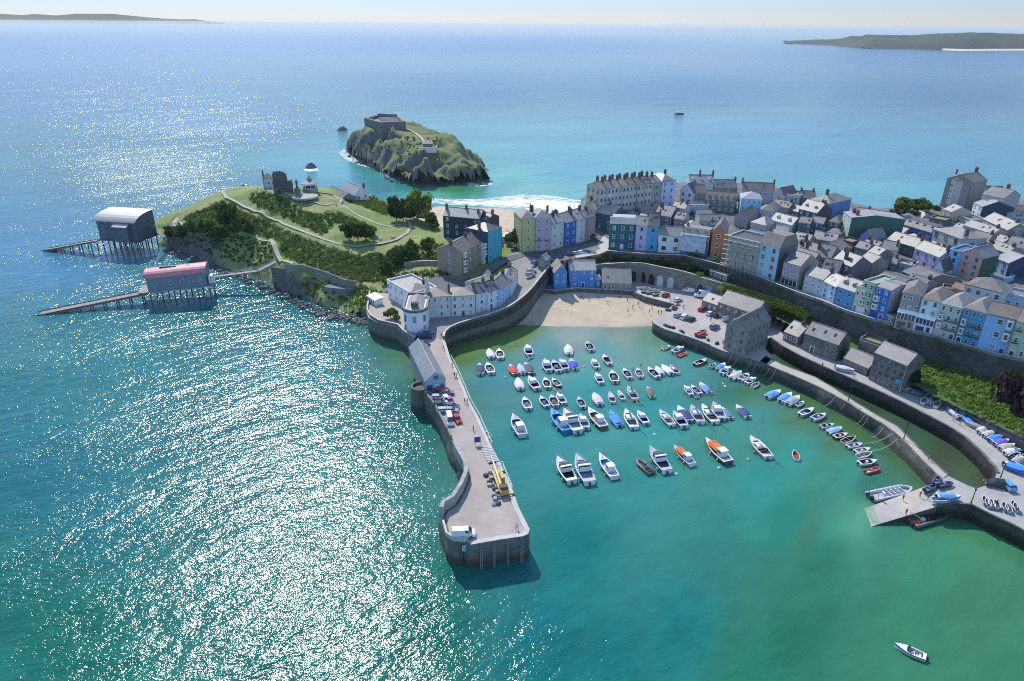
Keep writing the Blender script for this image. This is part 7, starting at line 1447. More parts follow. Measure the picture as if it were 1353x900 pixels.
# dinghies hauled out along the promenade and beach gear
def dry(px, py, z, ang, L, t, lb, hc, ic, cc, tilt=0.0):
    p = at(px, py, z); r = boat(t, None, lb, hc, ic, cc, group='boats hauled out along the promenade', rest=((p.x, p.y, z+.38), ang, L)); return r
for px, py, a, L, t, hc, ic, cc, lb in (
 (1201,518,-.55,4.5,'cov',W_,DK,(.4,.48,.55),'hauled out boat with pale grey cover beside the tall warehouse'),
 (1209,520.5,-.6,4.6,'cov',(.1,.2,.3),DK,(.06,.2,.28),'hauled out boat with petrol blue cover, second from the warehouse'),
 (1215,523.5,-.5,4.6,'cov',(.1,.2,.3),DK,(.05,.16,.22),'hauled out boat with dark teal cover, third from the warehouse'),
 (1220,532,.9,4,'row',(.5,.48,.42),(.5,.45,.4),CR,'open cream dinghy, first of a trio by the field wall'),
 (1228.5,532.5,.9,4,'cov',(.4,.4,.4),DK,(.3,.31,.32),'grey covered dinghy, second of a trio by the field wall'),
 (1238,536.5,.8,4.4,'row',(.55,.5,.42),(.55,.5,.44),CR,'beige dinghy casting a round shadow, third of a trio by the field wall'),
 (1258,548.5,1.7,4.8,'cov',(.4,.45,.6),DK,(.42,.46,.58),'dinghy with a striped pale cover pointing across the promenade'),
 (1267,552,.4,4,'row',(.6,.55,.45),(.6,.56,.48),CR,'cream dinghy beside the bright blue covered one'),
 (1276,558,1.6,5,'cov',(.1,.2,.5),DK,(.05,.22,.62),'dinghy under a bright blue cover pointing across the promenade'),
 (1285.5,565,2.3,4.5,'cov',(.4,.36,.36),DK,(.30,.27,.27),'dusty mauve covered dinghy after the bright blue one'),
 (1298,570.5,.5,4.6,'cov',(.6,.58,.55),DK,(.55,.54,.5),'dinghy with a wrinkled off white cover on the dinghy row'),
 (1306,576,.4,4.6,'cov',(.6,.55,.5),DK,(.58,.53,.44),'dinghy with a sand coloured cover on the dinghy row'),
 (1314.5,582,.35,5,'cov',(.1,.2,.5),DK,(.06,.26,.66),'dinghy with a vivid blue cover between sand coloured and violet covers'),
 (1322,587.5,.3,5,'cov',(.3,.3,.5),DK,(.14,.13,.52),'dinghy with a violet blue cover on the dinghy row'),
 (1329.5,593.5,.3,5,'cov',(.5,.4,.33),DK,(.46,.40,.32),'dinghy with a tan cover on the dinghy row'),
 (1336.5,600,.25,5,'cov',W_,DK,(.62,.62,.62),'dinghy with a pure white cover near the right edge'),
 (1346,624,-.75,6.5,'cov',(.07,.25,.62),DK,(.06,.26,.66),'large light blue covered boat on the plaza at the right edge'),
 (1248,643,.25,4,'rib',(.04,.06,.18),DK,NV,'navy inflatable pulled up at the top of the slipway'),
 (1228,648,.5,4,'rib',(.06,.08,.2),DK,GY,'dark inflatable on a trolley at the slipway edge'),
 (1237,638,.8,4,'rib',(.05,.07,.18),DK,GY,'dark inflatable beside the breakwater end'),
 (1252,660,-.1,5.2,'cov',(.2,.4,.55),DK,(.12,.3,.5),'light blue open boat lying beside the slipway steps'),
 (1242,664,-.1,4,'row',(.4,.6,.6),(.35,.5,.45),CR,'mint green rowing boat beside the slipway'),
 (926,442.5,.75,5.5,'rib',RD,(.3,.05,.04),RD,'red inflatable boat parked on the car park quay'),
 (1116,490.5,-.62,5.5,'cov',(.5,.52,.58),DK,(.5,.52,.58),'pale shrouded boat on the promenade below the warehouses')):
    dry(px, py, ZQ if px < 1000 else {1248:4.0,1228:3.3,1237:3.7,1252:4.0,1242:3.6}.get(px, 4.35), a, L, t, lb, hc, ic, cc)
for k, (px, py) in enumerate(((1300,664),(1304,667),(1309,668),(1315,669),(1326,672),(1331,674),(1338,670),(1341,673))):
    dry(px, py, 4.35, 1.2, 3.0, 'row', '%s of the upright racked dinghies on the sea wall corner, counting from the lamp post'%('first second third fourth fifth sixth seventh eighth'.split()[k]), (.3,.36,.42) if k % 2 else (.16,.22,.3), (.12,.14,.16), CR)
for k, (px, py) in enumerate(((1340,606),(1344,611),(1349,608),(1352,615),(1346,603))):
    dry(px, py, 4.35, .5, 4.2, 'cov' if k % 2 else 'row', ('low black racing dinghy in the tangle at the right edge','grey covered racing dinghy in the tangle at the right edge','white racing dinghy in the tangle at the right edge','dark covered racing dinghy in the tangle at the right edge','off white racing dinghy behind the tangle at the right edge')[k], ((.06,.06,.07),(.3,.3,.32),W_,(.1,.1,.12),(.6,.58,.52))[k], DK, ((.06,.06,.07),(.35,.35,.37),W_,(.06,.07,.09),CR)[k])
for k, (px, py) in enumerate(((848,382),(854,383),(861,385),(868,386.5),(852,387),(858,388.5),(867,391))):
    dry(px, py, ZQ, .2, 3.2, 'row', '%s of the small boats on the ramp by the beach, counting from the chapel'%('first second third fourth fifth sixth seventh'.split()[k]), (.55,.54,.5) if k < 4 else (.08,.08,.1), (.35,.35,.35), CR)
# ---------------------------------------------------------------- vehicles
def car_mesh(t, c):
    key = ('car', t, c)
    if key in _BM: return _BM[key]
    P = {'hatch': (4.1, 1.75, [(-2.05,.35),(-2.05,.85),(-1.95,1.0),(.95,.95),(1.85,.8),(2.05,.6),(2.05,.3)], [(-1.9,.98),(-1.55,1.45),(.2,1.47),(1.05,.95)]),
         'van': (5.0, 1.95, [(-2.5,.35),(-2.5,1.15),(-2.48,1.2),(1.6,1.18),(2.35,1.0),(2.5,.7),(2.5,.3)], [(-2.47,1.18),(-2.38,1.98),(1.0,2.0),(1.75,1.17)]),
         'box': (5.6, 2.1, [(-2.8,.5),(-2.8,1.1),(-2.78,1.15),(1.9,1.15),(2.6,1.05),(2.8,.8),(2.8,.35)], [(-2.78,1.14),(-2.78,2.75),(1.2,2.75),(1.95,1.14)]),
         'jeep': (4.3, 1.85, [(-2.15,.45),(-2.15,1.05),(-2.1,1.1),(.9,1.1),(1.95,1.0),(2.15,.8),(2.15,.4)], [(-2.08,1.09),(-1.95,1.75),(.2,1.77),(.9,1.09)])}[t]
    L, Wd, lo, up_ = P; h = Wd/2; g = MB()
    def ring(pr, s0): return [[(x, s*s0, z) for x, z in pr] for s in (-1, 1)]
    n = len(lo); V = [(x, -h*(.94 if z > .9 else 1), z) for x, z in lo]+[(x, h*(.94 if z > .9 else 1), z) for x, z in lo]
    g.add(V, [list(range(n)), list(range(2*n-1, n-1, -1))]+[[i, n+i, n+(i+1) % n, (i+1) % n] for i in range(n)], 0)
    bx, rx, fx, wx = up_; w1, w2 = h*.92, h*.74
    A_ = [(bx[0],-w1,bx[1]),(rx[0],-w2,rx[1]),(fx[0],-w2,fx[1]),(wx[0],-w1,wx[1])]; B2 = [(x,-y,z) for x, y, z in A_]
    g.add(A_+B2, [[1,5,6,2],[0,1,2,3][::-1],[4,5,6,7],[0,4,5,1],[2,6,7,3]], 0)
    body = g.mesh('body', [plain(c,.25,.05,.1,name='car_paint')], fix=True)
    gm = MB(); l = lambda a, b, t: tuple(a[i]+(b[i]-a[i])*t for i in range(3)); off = lambda v, d: (v[0]+d[0], v[1]+d[1], v[2]+d[2])
    ws = MB(); q = [l(A_[2],A_[3],.12), l(A_[2],A_[3],.92), l(B2[2],B2[3],.92), l(B2[2],B2[3],.12)]; ws.slab([off(v,(.03,0,.03)) for v in q], .03)
    rw = MB(); q = [l(B2[1],B2[0],.15), l(B2[1],B2[0],.75), l(A_[1],A_[0],.75), l(A_[1],A_[0],.15)]; rw.slab([off(v,(-.03,0,.02)) for v in q], .03)
    sd = MB(); x0 = .12 if t in ('van','box') else .0
    for s in (-1, 1):
        Q = A_ if s < 0 else B2; a, b, c_, d = Q; lo_ = lambda f: l(l(a,d,f), l(b,c_,f), .18); hi_ = lambda f: l(l(a,d,f), l(b,c_,f), .85)
        for f0, f1 in (((.06,.46),(.52,.9)) if t not in ('van','box') else ((.74,.93),)):
            sd.add([off(v,(0,s*.025,0)) for v in (lo_(f0), lo_(f1), hi_(f1), hi_(f0))], [[0,1,2,3]])
    wh = MB(); wh.tube((0,-.11,0),(0,.11,0),.33,.33,12); wh.tube((0,-.125,0),(0,.125,0),.18,.18,8,1)
    hl = MB(); hl.box(-.05,.03,-.18,.18,-.08,.08)
    _BM[key] = (body, ws.mesh('windscreen',[GLASS]), rw.mesh('rear_window',[GLASS]), sd.mesh('side_window',[GLASS]), L, Wd, lo)
    if 'wheel' not in _BM: _BM['wheel'] = wh.mesh('wheel',[TYRE, CHROME]); _BM['hl'] = hl.mesh('headlight',[plain((.75,.75,.7),.2)]); _BM['tl'] = hl.mesh('tail_light',[plain((.4,.02,.02),.3)])
    return _BM[key]
def car(t, c, px, py, ang, z, lb, grp, k=1.0):
    p = at(px, py, z); b, ws, rw, sd, L, Wd, lo = car_mesh(t, c)
    r = empty({'hatch':'parked_car','van':'parked_van','box':'parked_truck','jeep':'parked_jeep'}[t], p, ang, lb, {'hatch':'car','van':'van','box':'truck','jeep':'car'}[t], grp); r.scale = (k, k, k)
    inst('body', b, r); inst('windscreen', ws, r); inst('rear_window', rw, r); inst('side_window', sd, r)
    for x in (-L*.3, L*.31):
        for s in (-1, 1): inst('wheel', _BM['wheel'], r, (x, s*(Wd/2-.1), .33))
    for s in (-1, 1): inst('headlight', _BM['hl'], r, (L/2+.0, s*Wd*.34, .68)); inst('tail_light', _BM['tl'], r, (-L/2-.0, s*Wd*.36, .75))
    return r
SV=(.42,.43,.45); WH=(.72,.72,.72); DG=(.05,.055,.06); RC=(.42,.03,.04); NB=(.03,.045,.13); LB=(.14,.38,.62); BG=(.18,.23,.29); PK=(.5,.1,.2)
G1='vehicles parked on the pier'; G2='vehicles parked on the quay'; G3='cars parked by the pastel row'; G4='cars parked on the harbour road'
for a in (('van',WH,612.5,708,.08,ZP,'white van parked alone at the pier head',G1,1.0),
 ('van',NB,562,447,.0,ZP,'navy van beside the round house',G1,1.0),('hatch',BG,566,441.5,.1,ZP,'blue grey car behind the navy van',G1),('hatch',DG,560,456,.1,ZP,'black car tucked above the pier shed roof',G1),
 ('hatch',DG,571,522,.1,ZP,'dark car against the gable of the pier shed',G1),('hatch',RC,584,517.5,.1,ZP,'small red car by the shed door',G1),('hatch',(.2,.21,.25),590.5,521,.1,ZP,'grey car right of the small red car by the shed',G1),('hatch',SV,579,527.5,.05,ZP,'silver car in the middle of the pier parking',G1),('hatch',WH,590,530,-1.15,ZP,'white car pointing along the pier next to the silver one',G1),('hatch',PK,594.5,532,-1.15,ZP,'pinkish red car behind the white one on the pier',G1),
 ('hatch',DG,582,536.5,.05,ZP,'black car between silver cars on the pier',G1),('hatch',(.06,.1,.1),597,539,-.1,ZP,'dark green car on the outer side of the pier parking',G1),('hatch',(.35,.38,.42),587,544.5,.05,ZP,'pale grey car in front of the white box truck',G1),('hatch',(.3,.3,.33),596,544.5,.0,ZP,'grey car beside the pale one near the red car',G1),
 ('box',WH,594.5,558,-1.35,ZP,'small white box truck at the end of the pier parking',G1,.85),('hatch',RC,604,556,-1.15,ZP,'bright red car at the end of the pier parking',G1),
 ('van',WH,909.5,386,2.75,ZQ,'white van in front of the pink arch',G2,1.0),('box',WH,927,393,2.8,ZQ,'big white truck nosing out beside the low store',G2,1.1),('hatch',RC,879.5,391.5,.9,ZQ,'red car by the boat ramp',G2,1.05),('hatch',WH,895.5,398,.7,ZQ,'white car in the lane between ramp and car park',G2),
 ('hatch',RC,927.5,410.5,.8,ZQ,'red car in front of the low store',G2),('hatch',WH,938.5,416,.75,ZQ,'white car in front of the net store',G2),('hatch',DG,947,418.5,.75,ZQ,'black car beside the white one at the net store',G2),('van',WH,961,423.5,.45,ZQ,'white van parked next to the mill',G2,.95),('jeep',BG,944,434,.7,ZQ,'blue grey car alone in the middle of the car park',G2),
 ('hatch',(.25,.3,.42),896,418.5,.75,ZQ,'slate blue car left of a white van near the quay corner',G2),('van',WH,904.5,421,.75,ZQ,'white van between slate blue and black cars near the quay corner',G2,.85),('hatch',DG,913,423.5,.75,ZQ,'black car right of the white van near the quay corner',G2),
 ('hatch',NB,754.5,337.8,.3,12.75,'dark blue topped car, first of four below the pastel row',G3),('hatch',SV,761.5,336.6,.3,12.85,'silver car, second of four below the pastel row',G3),('hatch',WH,768.5,335.4,.3,12.95,'white car, third of four below the pastel row',G3),('hatch',(.1,.15,.35),775.5,334,.3,13.05,'blue car, last of four below the pastel row',G3),
 ('hatch',(.12,.2,.36),707,349,.9,11.6,'blue car at the top of the harbour road',G4),('hatch',SV,702,359.5,.35,11.0,'silver car against the harbour wall',G4),('hatch',(.3,.33,.4),700.5,364.5,.35,10.8,'grey car against the harbour wall below the silver one',G4),('hatch',(.1,.11,.13),616,370,.6,8.35,'dark car in the shadowed lane behind the terrace',G4),
 ('van',(.08,.1,.1),942,346,-.3,15.75,'dark green van below the orange brick house','vehicles on the upper street',.95),('hatch',(.3,.3,.28),860.5,343,.1,11.2,'car under the wall of the arches terrace','vehicles on the upper street'),
 ('hatch',LB,1328.5,643,1.65,4.35,'light blue car on the plaza by the slipway','vehicles on the plaza',1.15),('jeep',(.05,.05,.05),1313,641.5,2.9,4.35,'black open jeep with pale gear beside the light blue car','vehicles on the plaza',1.0)):
    car(*a)
# ---------------------------------------------------------------- people
def body(pose, top, trou):
    key = ('person', pose, top, trou)
    if key in _BM: return _BM[key]
    st = .18 if pose == 'walk' else .02
    V = {'pel':(0,0,.95),'che':(0,0,1.3),'neck':(0,0,1.48),'head':(.02,0,1.6),'crn':(.02,0,1.72),'hl':(st,.1,.88),'kl':(st*1.5,.1,.5),'fl':(st*1.2,.1,.08),'tl':(st*1.2+.15,.1,.04),'hr':(-st*.4,-.1,.88),'kr':(-st*.8,-.1,.5),'fr':(-st*1.8,-.1,.1),'tr':(-st*1.8+.14,-.1,.04),
         'sl':(0,.2,1.4),'el':(-.08 if pose == 'walk' else .03,.27,1.12),'wl':(.05,.27,.88),'sr':(0,-.2,1.4),'er':(.08 if pose == 'walk' else .02,-.27,1.12),'wr':(.16 if pose != 'bend' else .3,-.25,.9)}
    R_ = {'pel':.15,'che':.17,'neck':.06,'head':.1,'crn':.08,'hl':.09,'kl':.065,'fl':.05,'tl':.04,'hr':.09,'kr':.065,'fr':.05,'tr':.04,'sl':.07,'el':.05,'wl':.04,'sr':.07,'er':.05,'wr':.04}
    E_ = [('pel','che'),('che','neck'),('neck','head'),('head','crn'),('pel','hl'),('hl','kl'),('kl','fl'),('fl','tl'),('pel','hr'),('hr','kr'),('kr','fr'),('fr','tr'),('che','sl'),('sl','el'),('el','wl'),('che','sr'),('sr','er'),('er','wr')]
    ks = list(V); me = bpy.data.meshes.new('p'); me.from_pydata([V[k] for k in ks], [(ks.index(a), ks.index(b)) for a, b in E_], [])
    o = bpy.data.objects.new('tmp_person', me); COL.objects.link(o); md = o.modifiers.new('s', 'SKIN')
    for i, k in enumerate(ks): me.skin_vertices[0].data[i].radius = (R_[k], R_[k])
    me.skin_vertices[0].data[0].use_root = True; sb = o.modifiers.new('b', 'SUBSURF'); sb.levels = 1
    dg = bpy.context.evaluated_depsgraph_get(); m2 = bpy.data.meshes.new_from_object(o.evaluated_get(dg)); bpy.data.objects.remove(o)
    m2.name = 'person'; m2.materials.clear()
    for c in (top, trou, (.45,.28,.2), (.05,.035,.025), (.06,.05,.05)): m2.materials.append(plain(c, .8, .1))
    for p in m2.polygons:
        z = p.center.z; p.material_index = 3 if z > 1.66 else 2 if z > 1.45 or (abs(p.center.y) > .2 and z < 1.05) else 0 if z > .95 else 1 if z > .1 else 4
        p.use_smooth = True
    _BM[key] = m2; return m2
TC = [(.03,.03,.04),(.5,.5,.5),(.05,.1,.3),(.4,.06,.06),(.1,.1,.1),(.3,.32,.2)]
def person(px, py, z, lb, k, grp, fld=None):
    p = fld.hit(px, py) if fld else at(px, py, z)
    o = inst('person', body(('stand','walk','bend')[k % 3], TC[k % 6], ((.03,.035,.06),(.1,.09,.08))[k % 2]), None, p, k*2.4); tag(o, lb, 'person', grp)
for k, (px, py, lb) in enumerate(((625.5,569.5,'person walking alone in the middle of the pier above the notice board'),(683,700,'person standing near the corner of the pier head'),(583.5,446,'left of two people by the navy van at the head of the pier'),(586,449.5,'right of two people by the navy van at the head of the pier'),(586,462,'person walking past the far end of the pier shed'),(597.5,485,'person in red near the pier rail beside the shed'),(600.5,498,'left of two people side by side near the pier rail'),(603.5,499,'right of two people side by side near the pier rail'),(614,533,'left of two walkers on the pier beyond the cars'),(617.5,533,'right of two walkers on the pier beyond the cars'),(590,571,'person leaning on the low parapet past the parked cars'))): person(px, py, ZP, lb, k, 'people on the pier')
for k, (px, py, z, lb) in enumerate(((1192.5,661,2.0,'person standing alone on the slipway beside the grey inflatable'),(1166,664,.75,'person at the water end of the slipway by the grey inflatable'),(1196.5,680,1.75,'dark figure at the lower edge of the slipway'),(1215,657,2.8,'left of two people standing at the top of the slipway'),(1226,660,3.1,'right of two people at the top of the slipway casting a long shadow'),(1226,608,4.15,'person on the breakwater end'),(1316,668,4.35,'person between the racked dinghies at the sea wall corner'),(1128,499,4.45,'person sitting by the shrouded boat on the promenade'))): person(px, py, z, lb, k, 'people around the slipway and promenade')
for k in range(22):
    px, py = ((768,395),(817,394),(819,395),(829,399),(829.5,413),(842,396),(847,397),(851,398),(855,400),(866,404),(868,405.5),(870,414.5),(874,415),(861,409),(843,404),(778,398),(803,402),(712,421),(836,408),(858,414),(790,396),(848,411))[k]
    p = at(px, py, 2.0); person(px, py, 2.0 if py < 406 else 1.6, 'small figure on the sand of the harbour beach', k, 'bathers on the harbour beach')
for k, (px, py) in enumerate(((444.5,273),(449.5,271),(341,252),(346,254),(339,255),(352,252),(357,251),(383,246),(387,245),(341,240),(366,258))): person(px, py, 0, 'small walker on the top of the castle hill', k, 'walkers on the castle hill', HILL)
for k, (px, py) in enumerate(((862,384),(885,397),(939,425),(903,408),(955,455))): person(px, py, ZQ, 'person walking across the car park quay', k, 'people on the car park quay')
# ---------------------------------------------------------------- trees and shrubs
def leaves(C, per, size, rad, flat=.75, up=.35):
    """many small leaf-clump faces scattered round the given clump centres"""
    C = np.asarray(C, float); n = len(C)*per; rad = np.asarray(rad, float)
    d = rng.normal(size=(n, 3)); d /= np.linalg.norm(d, axis=1)[:, None]; r = np.repeat(rad, per)*rng.uniform(.55, 1.05, n)
    d[:, 2] = d[:, 2]*.8+.12; P = np.repeat(C, per, 0)+d*r[:, None]*np.array([1, 1, flat])
    nr = d+rng.normal(size=(n, 3))*.55; nr[:, 2] += up; nr /= np.linalg.norm(nr, axis=1)[:, None]
    a = np.cross(nr, rng.normal(size=(n, 3))); a /= np.linalg.norm(a, axis=1)[:, None]; b = np.cross(nr, a); s = (size*rng.uniform(.6, 1.35, n))[:, None]
    V = np.stack([P-a*s-b*s*.6, P+a*s-b*s*.35, P+a*s*.8+b*s*.7, P-a*s*.5+b*s*.65], 1).reshape(-1, 3)
    return V
def leaf_mesh(name, V, mat):
    n = len(V)//4; me = bpy.data.meshes.new(name); me.vertices.add(len(V)); me.vertices.foreach_set('co', V.astype(np.float32).ravel())
    me.loops.add(n*4); me.loops.foreach_set('vertex_index', np.arange(n*4, dtype=np.int32)); me.polygons.add(n); me.polygons.foreach_set('loop_start', np.arange(0, n*4, 4, dtype=np.int32))
    me.materials.append(mat); me.update(calc_edges=True); me.validate(); return me
DKG = leaf((.07,.125,.05), tr=.5); MDG = leaf((.115,.19,.06), tr=.5); LTG = leaf((.18,.26,.07), tr=.5); OLV = leaf((.17,.215,.09), tr=.5); PUR = leaf((.045,.032,.038), var=.35, tr=.2); YLW = leaf((.35,.26,.03)); PINE = leaf((.035,.065,.03))
_TM = {}
def tree_mesh(kind, mat, seed):
    key = (kind, mat.name, seed)
    if key in _TM: return _TM[key]
    rs = np.random.default_rng(seed); n = {'round':26, 'bush':12, 'cone':20, 'pine':20}[kind]; C = []
    for i in range(n):
        u = rs.normal(size=3); u /= np.linalg.norm(u); u *= rs.uniform(.45, 1)**.6
        if kind == 'round': C.append((u[0]*.72, u[1]*.72, .62+u[2]*.34))
        elif kind == 'pine': C.append((u[0]*.8, u[1]*.8, .75+u[2]*.16+.08*(i % 3)))
        elif kind == 'cone': z = (i+.5)/n; C.append((u[0]*.55*(1-z*.7), u[1]*.55*(1-z*.7), .15+z*.8))
        else: C.append((u[0]*.7, u[1]*.7, .36+abs(u[2])*.28))
    V = leaves(C, {'round':75,'bush':70,'cone':60,'pine':70}[kind], .075 if kind != 'bush' else .11, [rs.uniform(.2,.36) for _ in C])
    tb = MB(); tb.tube((0,0,-.25),(0,0,.35),.05,.035,7)
    if kind != 'bush':
        for c in C[::3]: tb.tube((0,0,.28+.1*rs.random()),(c[0]*.8,c[1]*.8,c[2]),.024,.008,5)
    _TM[key] = (leaf_mesh('crown', V, mat), tb.mesh('trunk', [WOOD])); return _TM[key]
def plant(kind, mat, p, w, h, lb, cat='tree', grp=None, seed=1, rz=None):
    r = empty({'tree':'tree','shrub':'shrub'}[cat], p, rz if rz is not None else random.random()*6, lb, cat, grp); r.scale = (w/2, w/2, h); a, b = tree_mesh(kind, mat, seed)
    inst('trunk', b, r); inst('crown', a, r); return r
GH = 'trees on the castle hill'
for i, (px, py, kd, m_, w, h, lb) in enumerate(((301,303,'round',DKG,13,12,'tall dark tree standing out on the west slope of the castle hill'),(276,314,'round',MDG,11,9,'broad light topped tree at the cliff edge above the boathouses'),(256,313,'round',MDG,9,7.5,'mid green tree left of the broad light topped one on the cliff edge'),(240,318,'round',DKG,9,7,'dark tree overhanging the western cliff tip'),(226,316,'round',DKG,7,6,'smaller dark tree at the very western cliff tip'),(318,306,'round',MDG,8,7,'tree just right of the tall dark one on the west slope'),(330,311,'round',DKG,7,6,'low dark tree above the cliff path start'),(291,322,'round',DKG,9,7,'shaded tree hanging over the cliff face behind the red roof'),
 (461,318,'round',DKG,9,7.5,'dark dense tree, left of the clump on the lawn'),(473,319,'round',PINE,9,8,'darkest tree in the middle of the clump on the lawn'),(484,318,'round',DKG,9,7,'dark tree on the right of the clump on the lawn'),(492,309,'bush',OLV,8,4.5,'grey green rounded shrub at the right of the lawn clump'),
 (524,292,'round',PINE,12,11,'dark pine on the beach side of the hill'),(533,294,'round',DKG,11,10,'deep green tree right of the dark pine above the beach'),(552,290,'round',LTG,17,14,'large bright green tree above the south beach'),(543,291,'round',DKG,8,6.5,'dark tree between the pine and the bright green tree'),(563,297,'pine',OLV,10,6,'spreading grey green tree near the navy block'),(574,303,'bush',DKG,7,5,'dark shrub against the navy block lawn'),(570,300,'round',DKG,7,6,'shaded tree by the edge of the beach lawn'),
 (545,338,'round',MDG,8,6.5,'feathery garden tree left of the yellow bush'),(566,334,'round',MDG,8,6.5,'round garden tree behind the yellow bush'),(536,345,'round',DKG,9,7,'dark garden tree above the stone garden wall'),(524,349,'round',MDG,9,7,'large green shrub tree behind the white villa'),(512,362,'round',DKG,8,6,'shady tree right behind the villa roof'),(587,333,'bush',MDG,6,4,'green shrub beside the plain stone gabled house'),(577,344,'bush',LTG,6,3,'bright garden bush in the terraced garden'))):
    plant(kd, m_, HILL.hit(px, py), w, h, lb, 'shrub' if kd == 'bush' else 'tree', GH, 1+i % 4)
plant('bush', YLW, HILL.hit(582,338), 5, 3.2, 'yellow flowering bush in the terraced garden below the navy block', 'shrub', None, 3)
for i, (px, py, z, w, h, kd, m_, lb) in enumerate(((918,351,11,8,8,'round',LTG,'yellow green tree on the terrace above the arches'),(924,366,10.8,4.5,2.6,'bush',LTG,'small round bright bush beside the terrace tree'),(1192,281,19.5,11,7,'round',LTG,'left large tree on the sea front by the stone block'),(1213,282,19.5,12,7,'round',MDG,'right large tree on the sea front by the stone block'),(1184,284,19.5,7,4,'bush',DKG,'dark bush at the left foot of the sea front trees'),(1203,286,19.5,8,4,'bush',DKG,'dark bush between the two sea front trees'),(1236,279,19.5,6,3.5,'bush',DKG,'dark hedge bush by the massive stone block'),
 (1044,285,17.5,7,5.5,'round',LTG,'bright green garden tree in the middle of the old town'),(947,282,18,4,6,'cone',MDG,'slim green cypress like tree in the walled garden'),(840,281,17,6,6,'round',OLV,'olive green tree below the cream terrace'),(851,281,17,5,5,'round',DKG,'dark small tree below the cream terrace'),(862,281,17,4,4,'bush',MDG,'low shrub right of the dark tree below the cream terrace'),(941,300,16.5,6,4.5,'round',DKG,'dark tree behind the netted blue house'),(1033,302,16.8,6,3,'bush',LTG,'bright bush in the yard behind the cream cottage'),(1313,305,17.5,5,4.5,'round',DKG,'dark tree among the roofs of the upper town'),(1281,286,19,5,4,'bush',DKG,'dark ivy bush at the foot of the massive stone block'),(911,285,17.5,6,3,'bush',MDG,'low green bush in the walled garden'),
 (788,345,12.2,5,3.5,'bush',OLV,'olive bush above the blue beach house'),(719,352,11,3,2.5,'bush',LTG,'pale flowering shrub on the harbour wall top'),(680,326,12,8,7,'round',DKG,'dark tree in the shade beside the olive yellow house'),(671,321,12,6,5,'bush',DKG,'ivy mass between turquoise and olive yellow houses'),(783,315,13.4,5,3,'bush',LTG,'pale garden shrub right of the pink end house'),(1197,512,4.5,7,7,'round',PINE,'dark tree in the shadow beside the tall warehouse'),(516,419,6.8,6,4.2,'bush',MDG,'green garden bush left of the round house'),(524,424,6.8,4,3,'bush',OLV,'small olive bush against the round house'),(508,374,7.3,4,3.5,'bush',LTG,'yellow green bush behind the sea villa'))):
    plant(kd, m_, at(px, py, z), w, h, lb, 'shrub' if kd == 'bush' else 'tree', None, 1+i % 4)
plant('round', PUR, at(1352,566,8.8), 19, 16, 'large dark purple leaved tree at the right edge of the field', 'tree', None, 2)
plant('round', PUR, at(1366,548,9.2), 13, 12, 'second dark purple tree behind the large one at the right edge', 'tree', None, 3)
for i, (px, py, z) in enumerate(((1336,494,11),(1345,499,11),(1352,506,11),(1350,492,12))): plant('bush', (MDG, LTG, OLV, MDG)[i], at(px, py, z), 7, 5, ('first','second','third','fourth')[i]+' leafy bush up the steep path at the right edge', 'shrub', 'bushes by the steep path', 1+i)
for i, (px, py) in enumerate(((1296,486),(1305,491),(1308,497),(1290,494))): plant('bush', (OLV, MDG, OLV, DKG)[i], FLD.hit(px, py), 5, 3.2, ('grey green bush at the top corner of the field by the path wall','leafy bush below the path wall on the field','small olive bush lower down by the path wall','dark bush left of the grey green one on the field')[i], 'shrub', 'bushes on the steep field', 2+i)
def inside(px, py, poly):
    c = False; j = len(poly)-1
    for i in range(len(poly)):
        (xi, yi), (xj, yj) = poly[i], poly[j]
        if (yi > py) != (yj > py) and px < (xj-xi)*(py-yi)/(yj-yi)+xi: c = not c
        j = i
    return c
PP = np.array([(p.x, p.y) for P in PATHS for p in P])
def scrub(name, field, polys, step, rad, per, mat, size, clear=2.2, dens=1.0):
    C, R_ = [], []
    q = [field.hit(*v) for P in polys for v in P]; x0_, x1_, y0_, y1_ = min(v.x for v in q)-3, max(v.x for v in q)+3, min(v.y for v in q)-3, max(v.y for v in q)+3
    for x in np.arange(x0_, x1_, step):
        for y in np.arange(y0_, y1_, step):
            xx, yy = x+rng.uniform(-.5, .5)*step, y+rng.uniform(-.5, .5)*step; z = field.z(xx, yy)
            if z < 1 or rng.random() > dens: continue
            a, b = proj(xx, yy, z)
            if not any(inside(a, b, P) for P in polys): continue
            if clear and np.min((PP[:, 0]-xx)**2+(PP[:, 1]-yy)**2) < clear**2: continue
            big = mnoise.noise(Vector((xx*.11, yy*.11, 3.1)))
            r = rng.uniform(*rad)*(1+.8*max(-.3, big)); C.append((xx, yy, z+r*.25)); R_.append(r)
    if C: tag(inst(name, leaf_mesh(name, leaves(C, per, size, R_, .8, .5), mat)), kind='stuff')
S1 = [(232,301),(245,290),(262,280),(283,270),(297,270),(345,290),(390,311),(440,329),(470,336),(520,336),(538,346),(530,356),(512,370),(480,374),(440,364),(395,347),(386,342),(372,338),(360,318),(325,312),(280,305),(240,305)]
S2 = [(330,258),(345,254),(362,256),(378,264),(394,276),(412,283),(445,281),(470,290),(486,299),(488,306),(468,304),(450,294),(440,298),(428,312),(405,302),(375,287),(345,274),(332,266)]
S3 = [(452,264),(470,263),(492,260),(510,270),(528,288),(518,286),(500,281),(470,270)]
S4 = [(516,338),(545,326),(585,322),(590,346),(560,350),(536,353),(520,350)]
CL = [(213,306),(245,304),(280,305),(325,314),(357,322),(364,344),(352,352),(330,352),(300,342),(260,330),(216,318)]
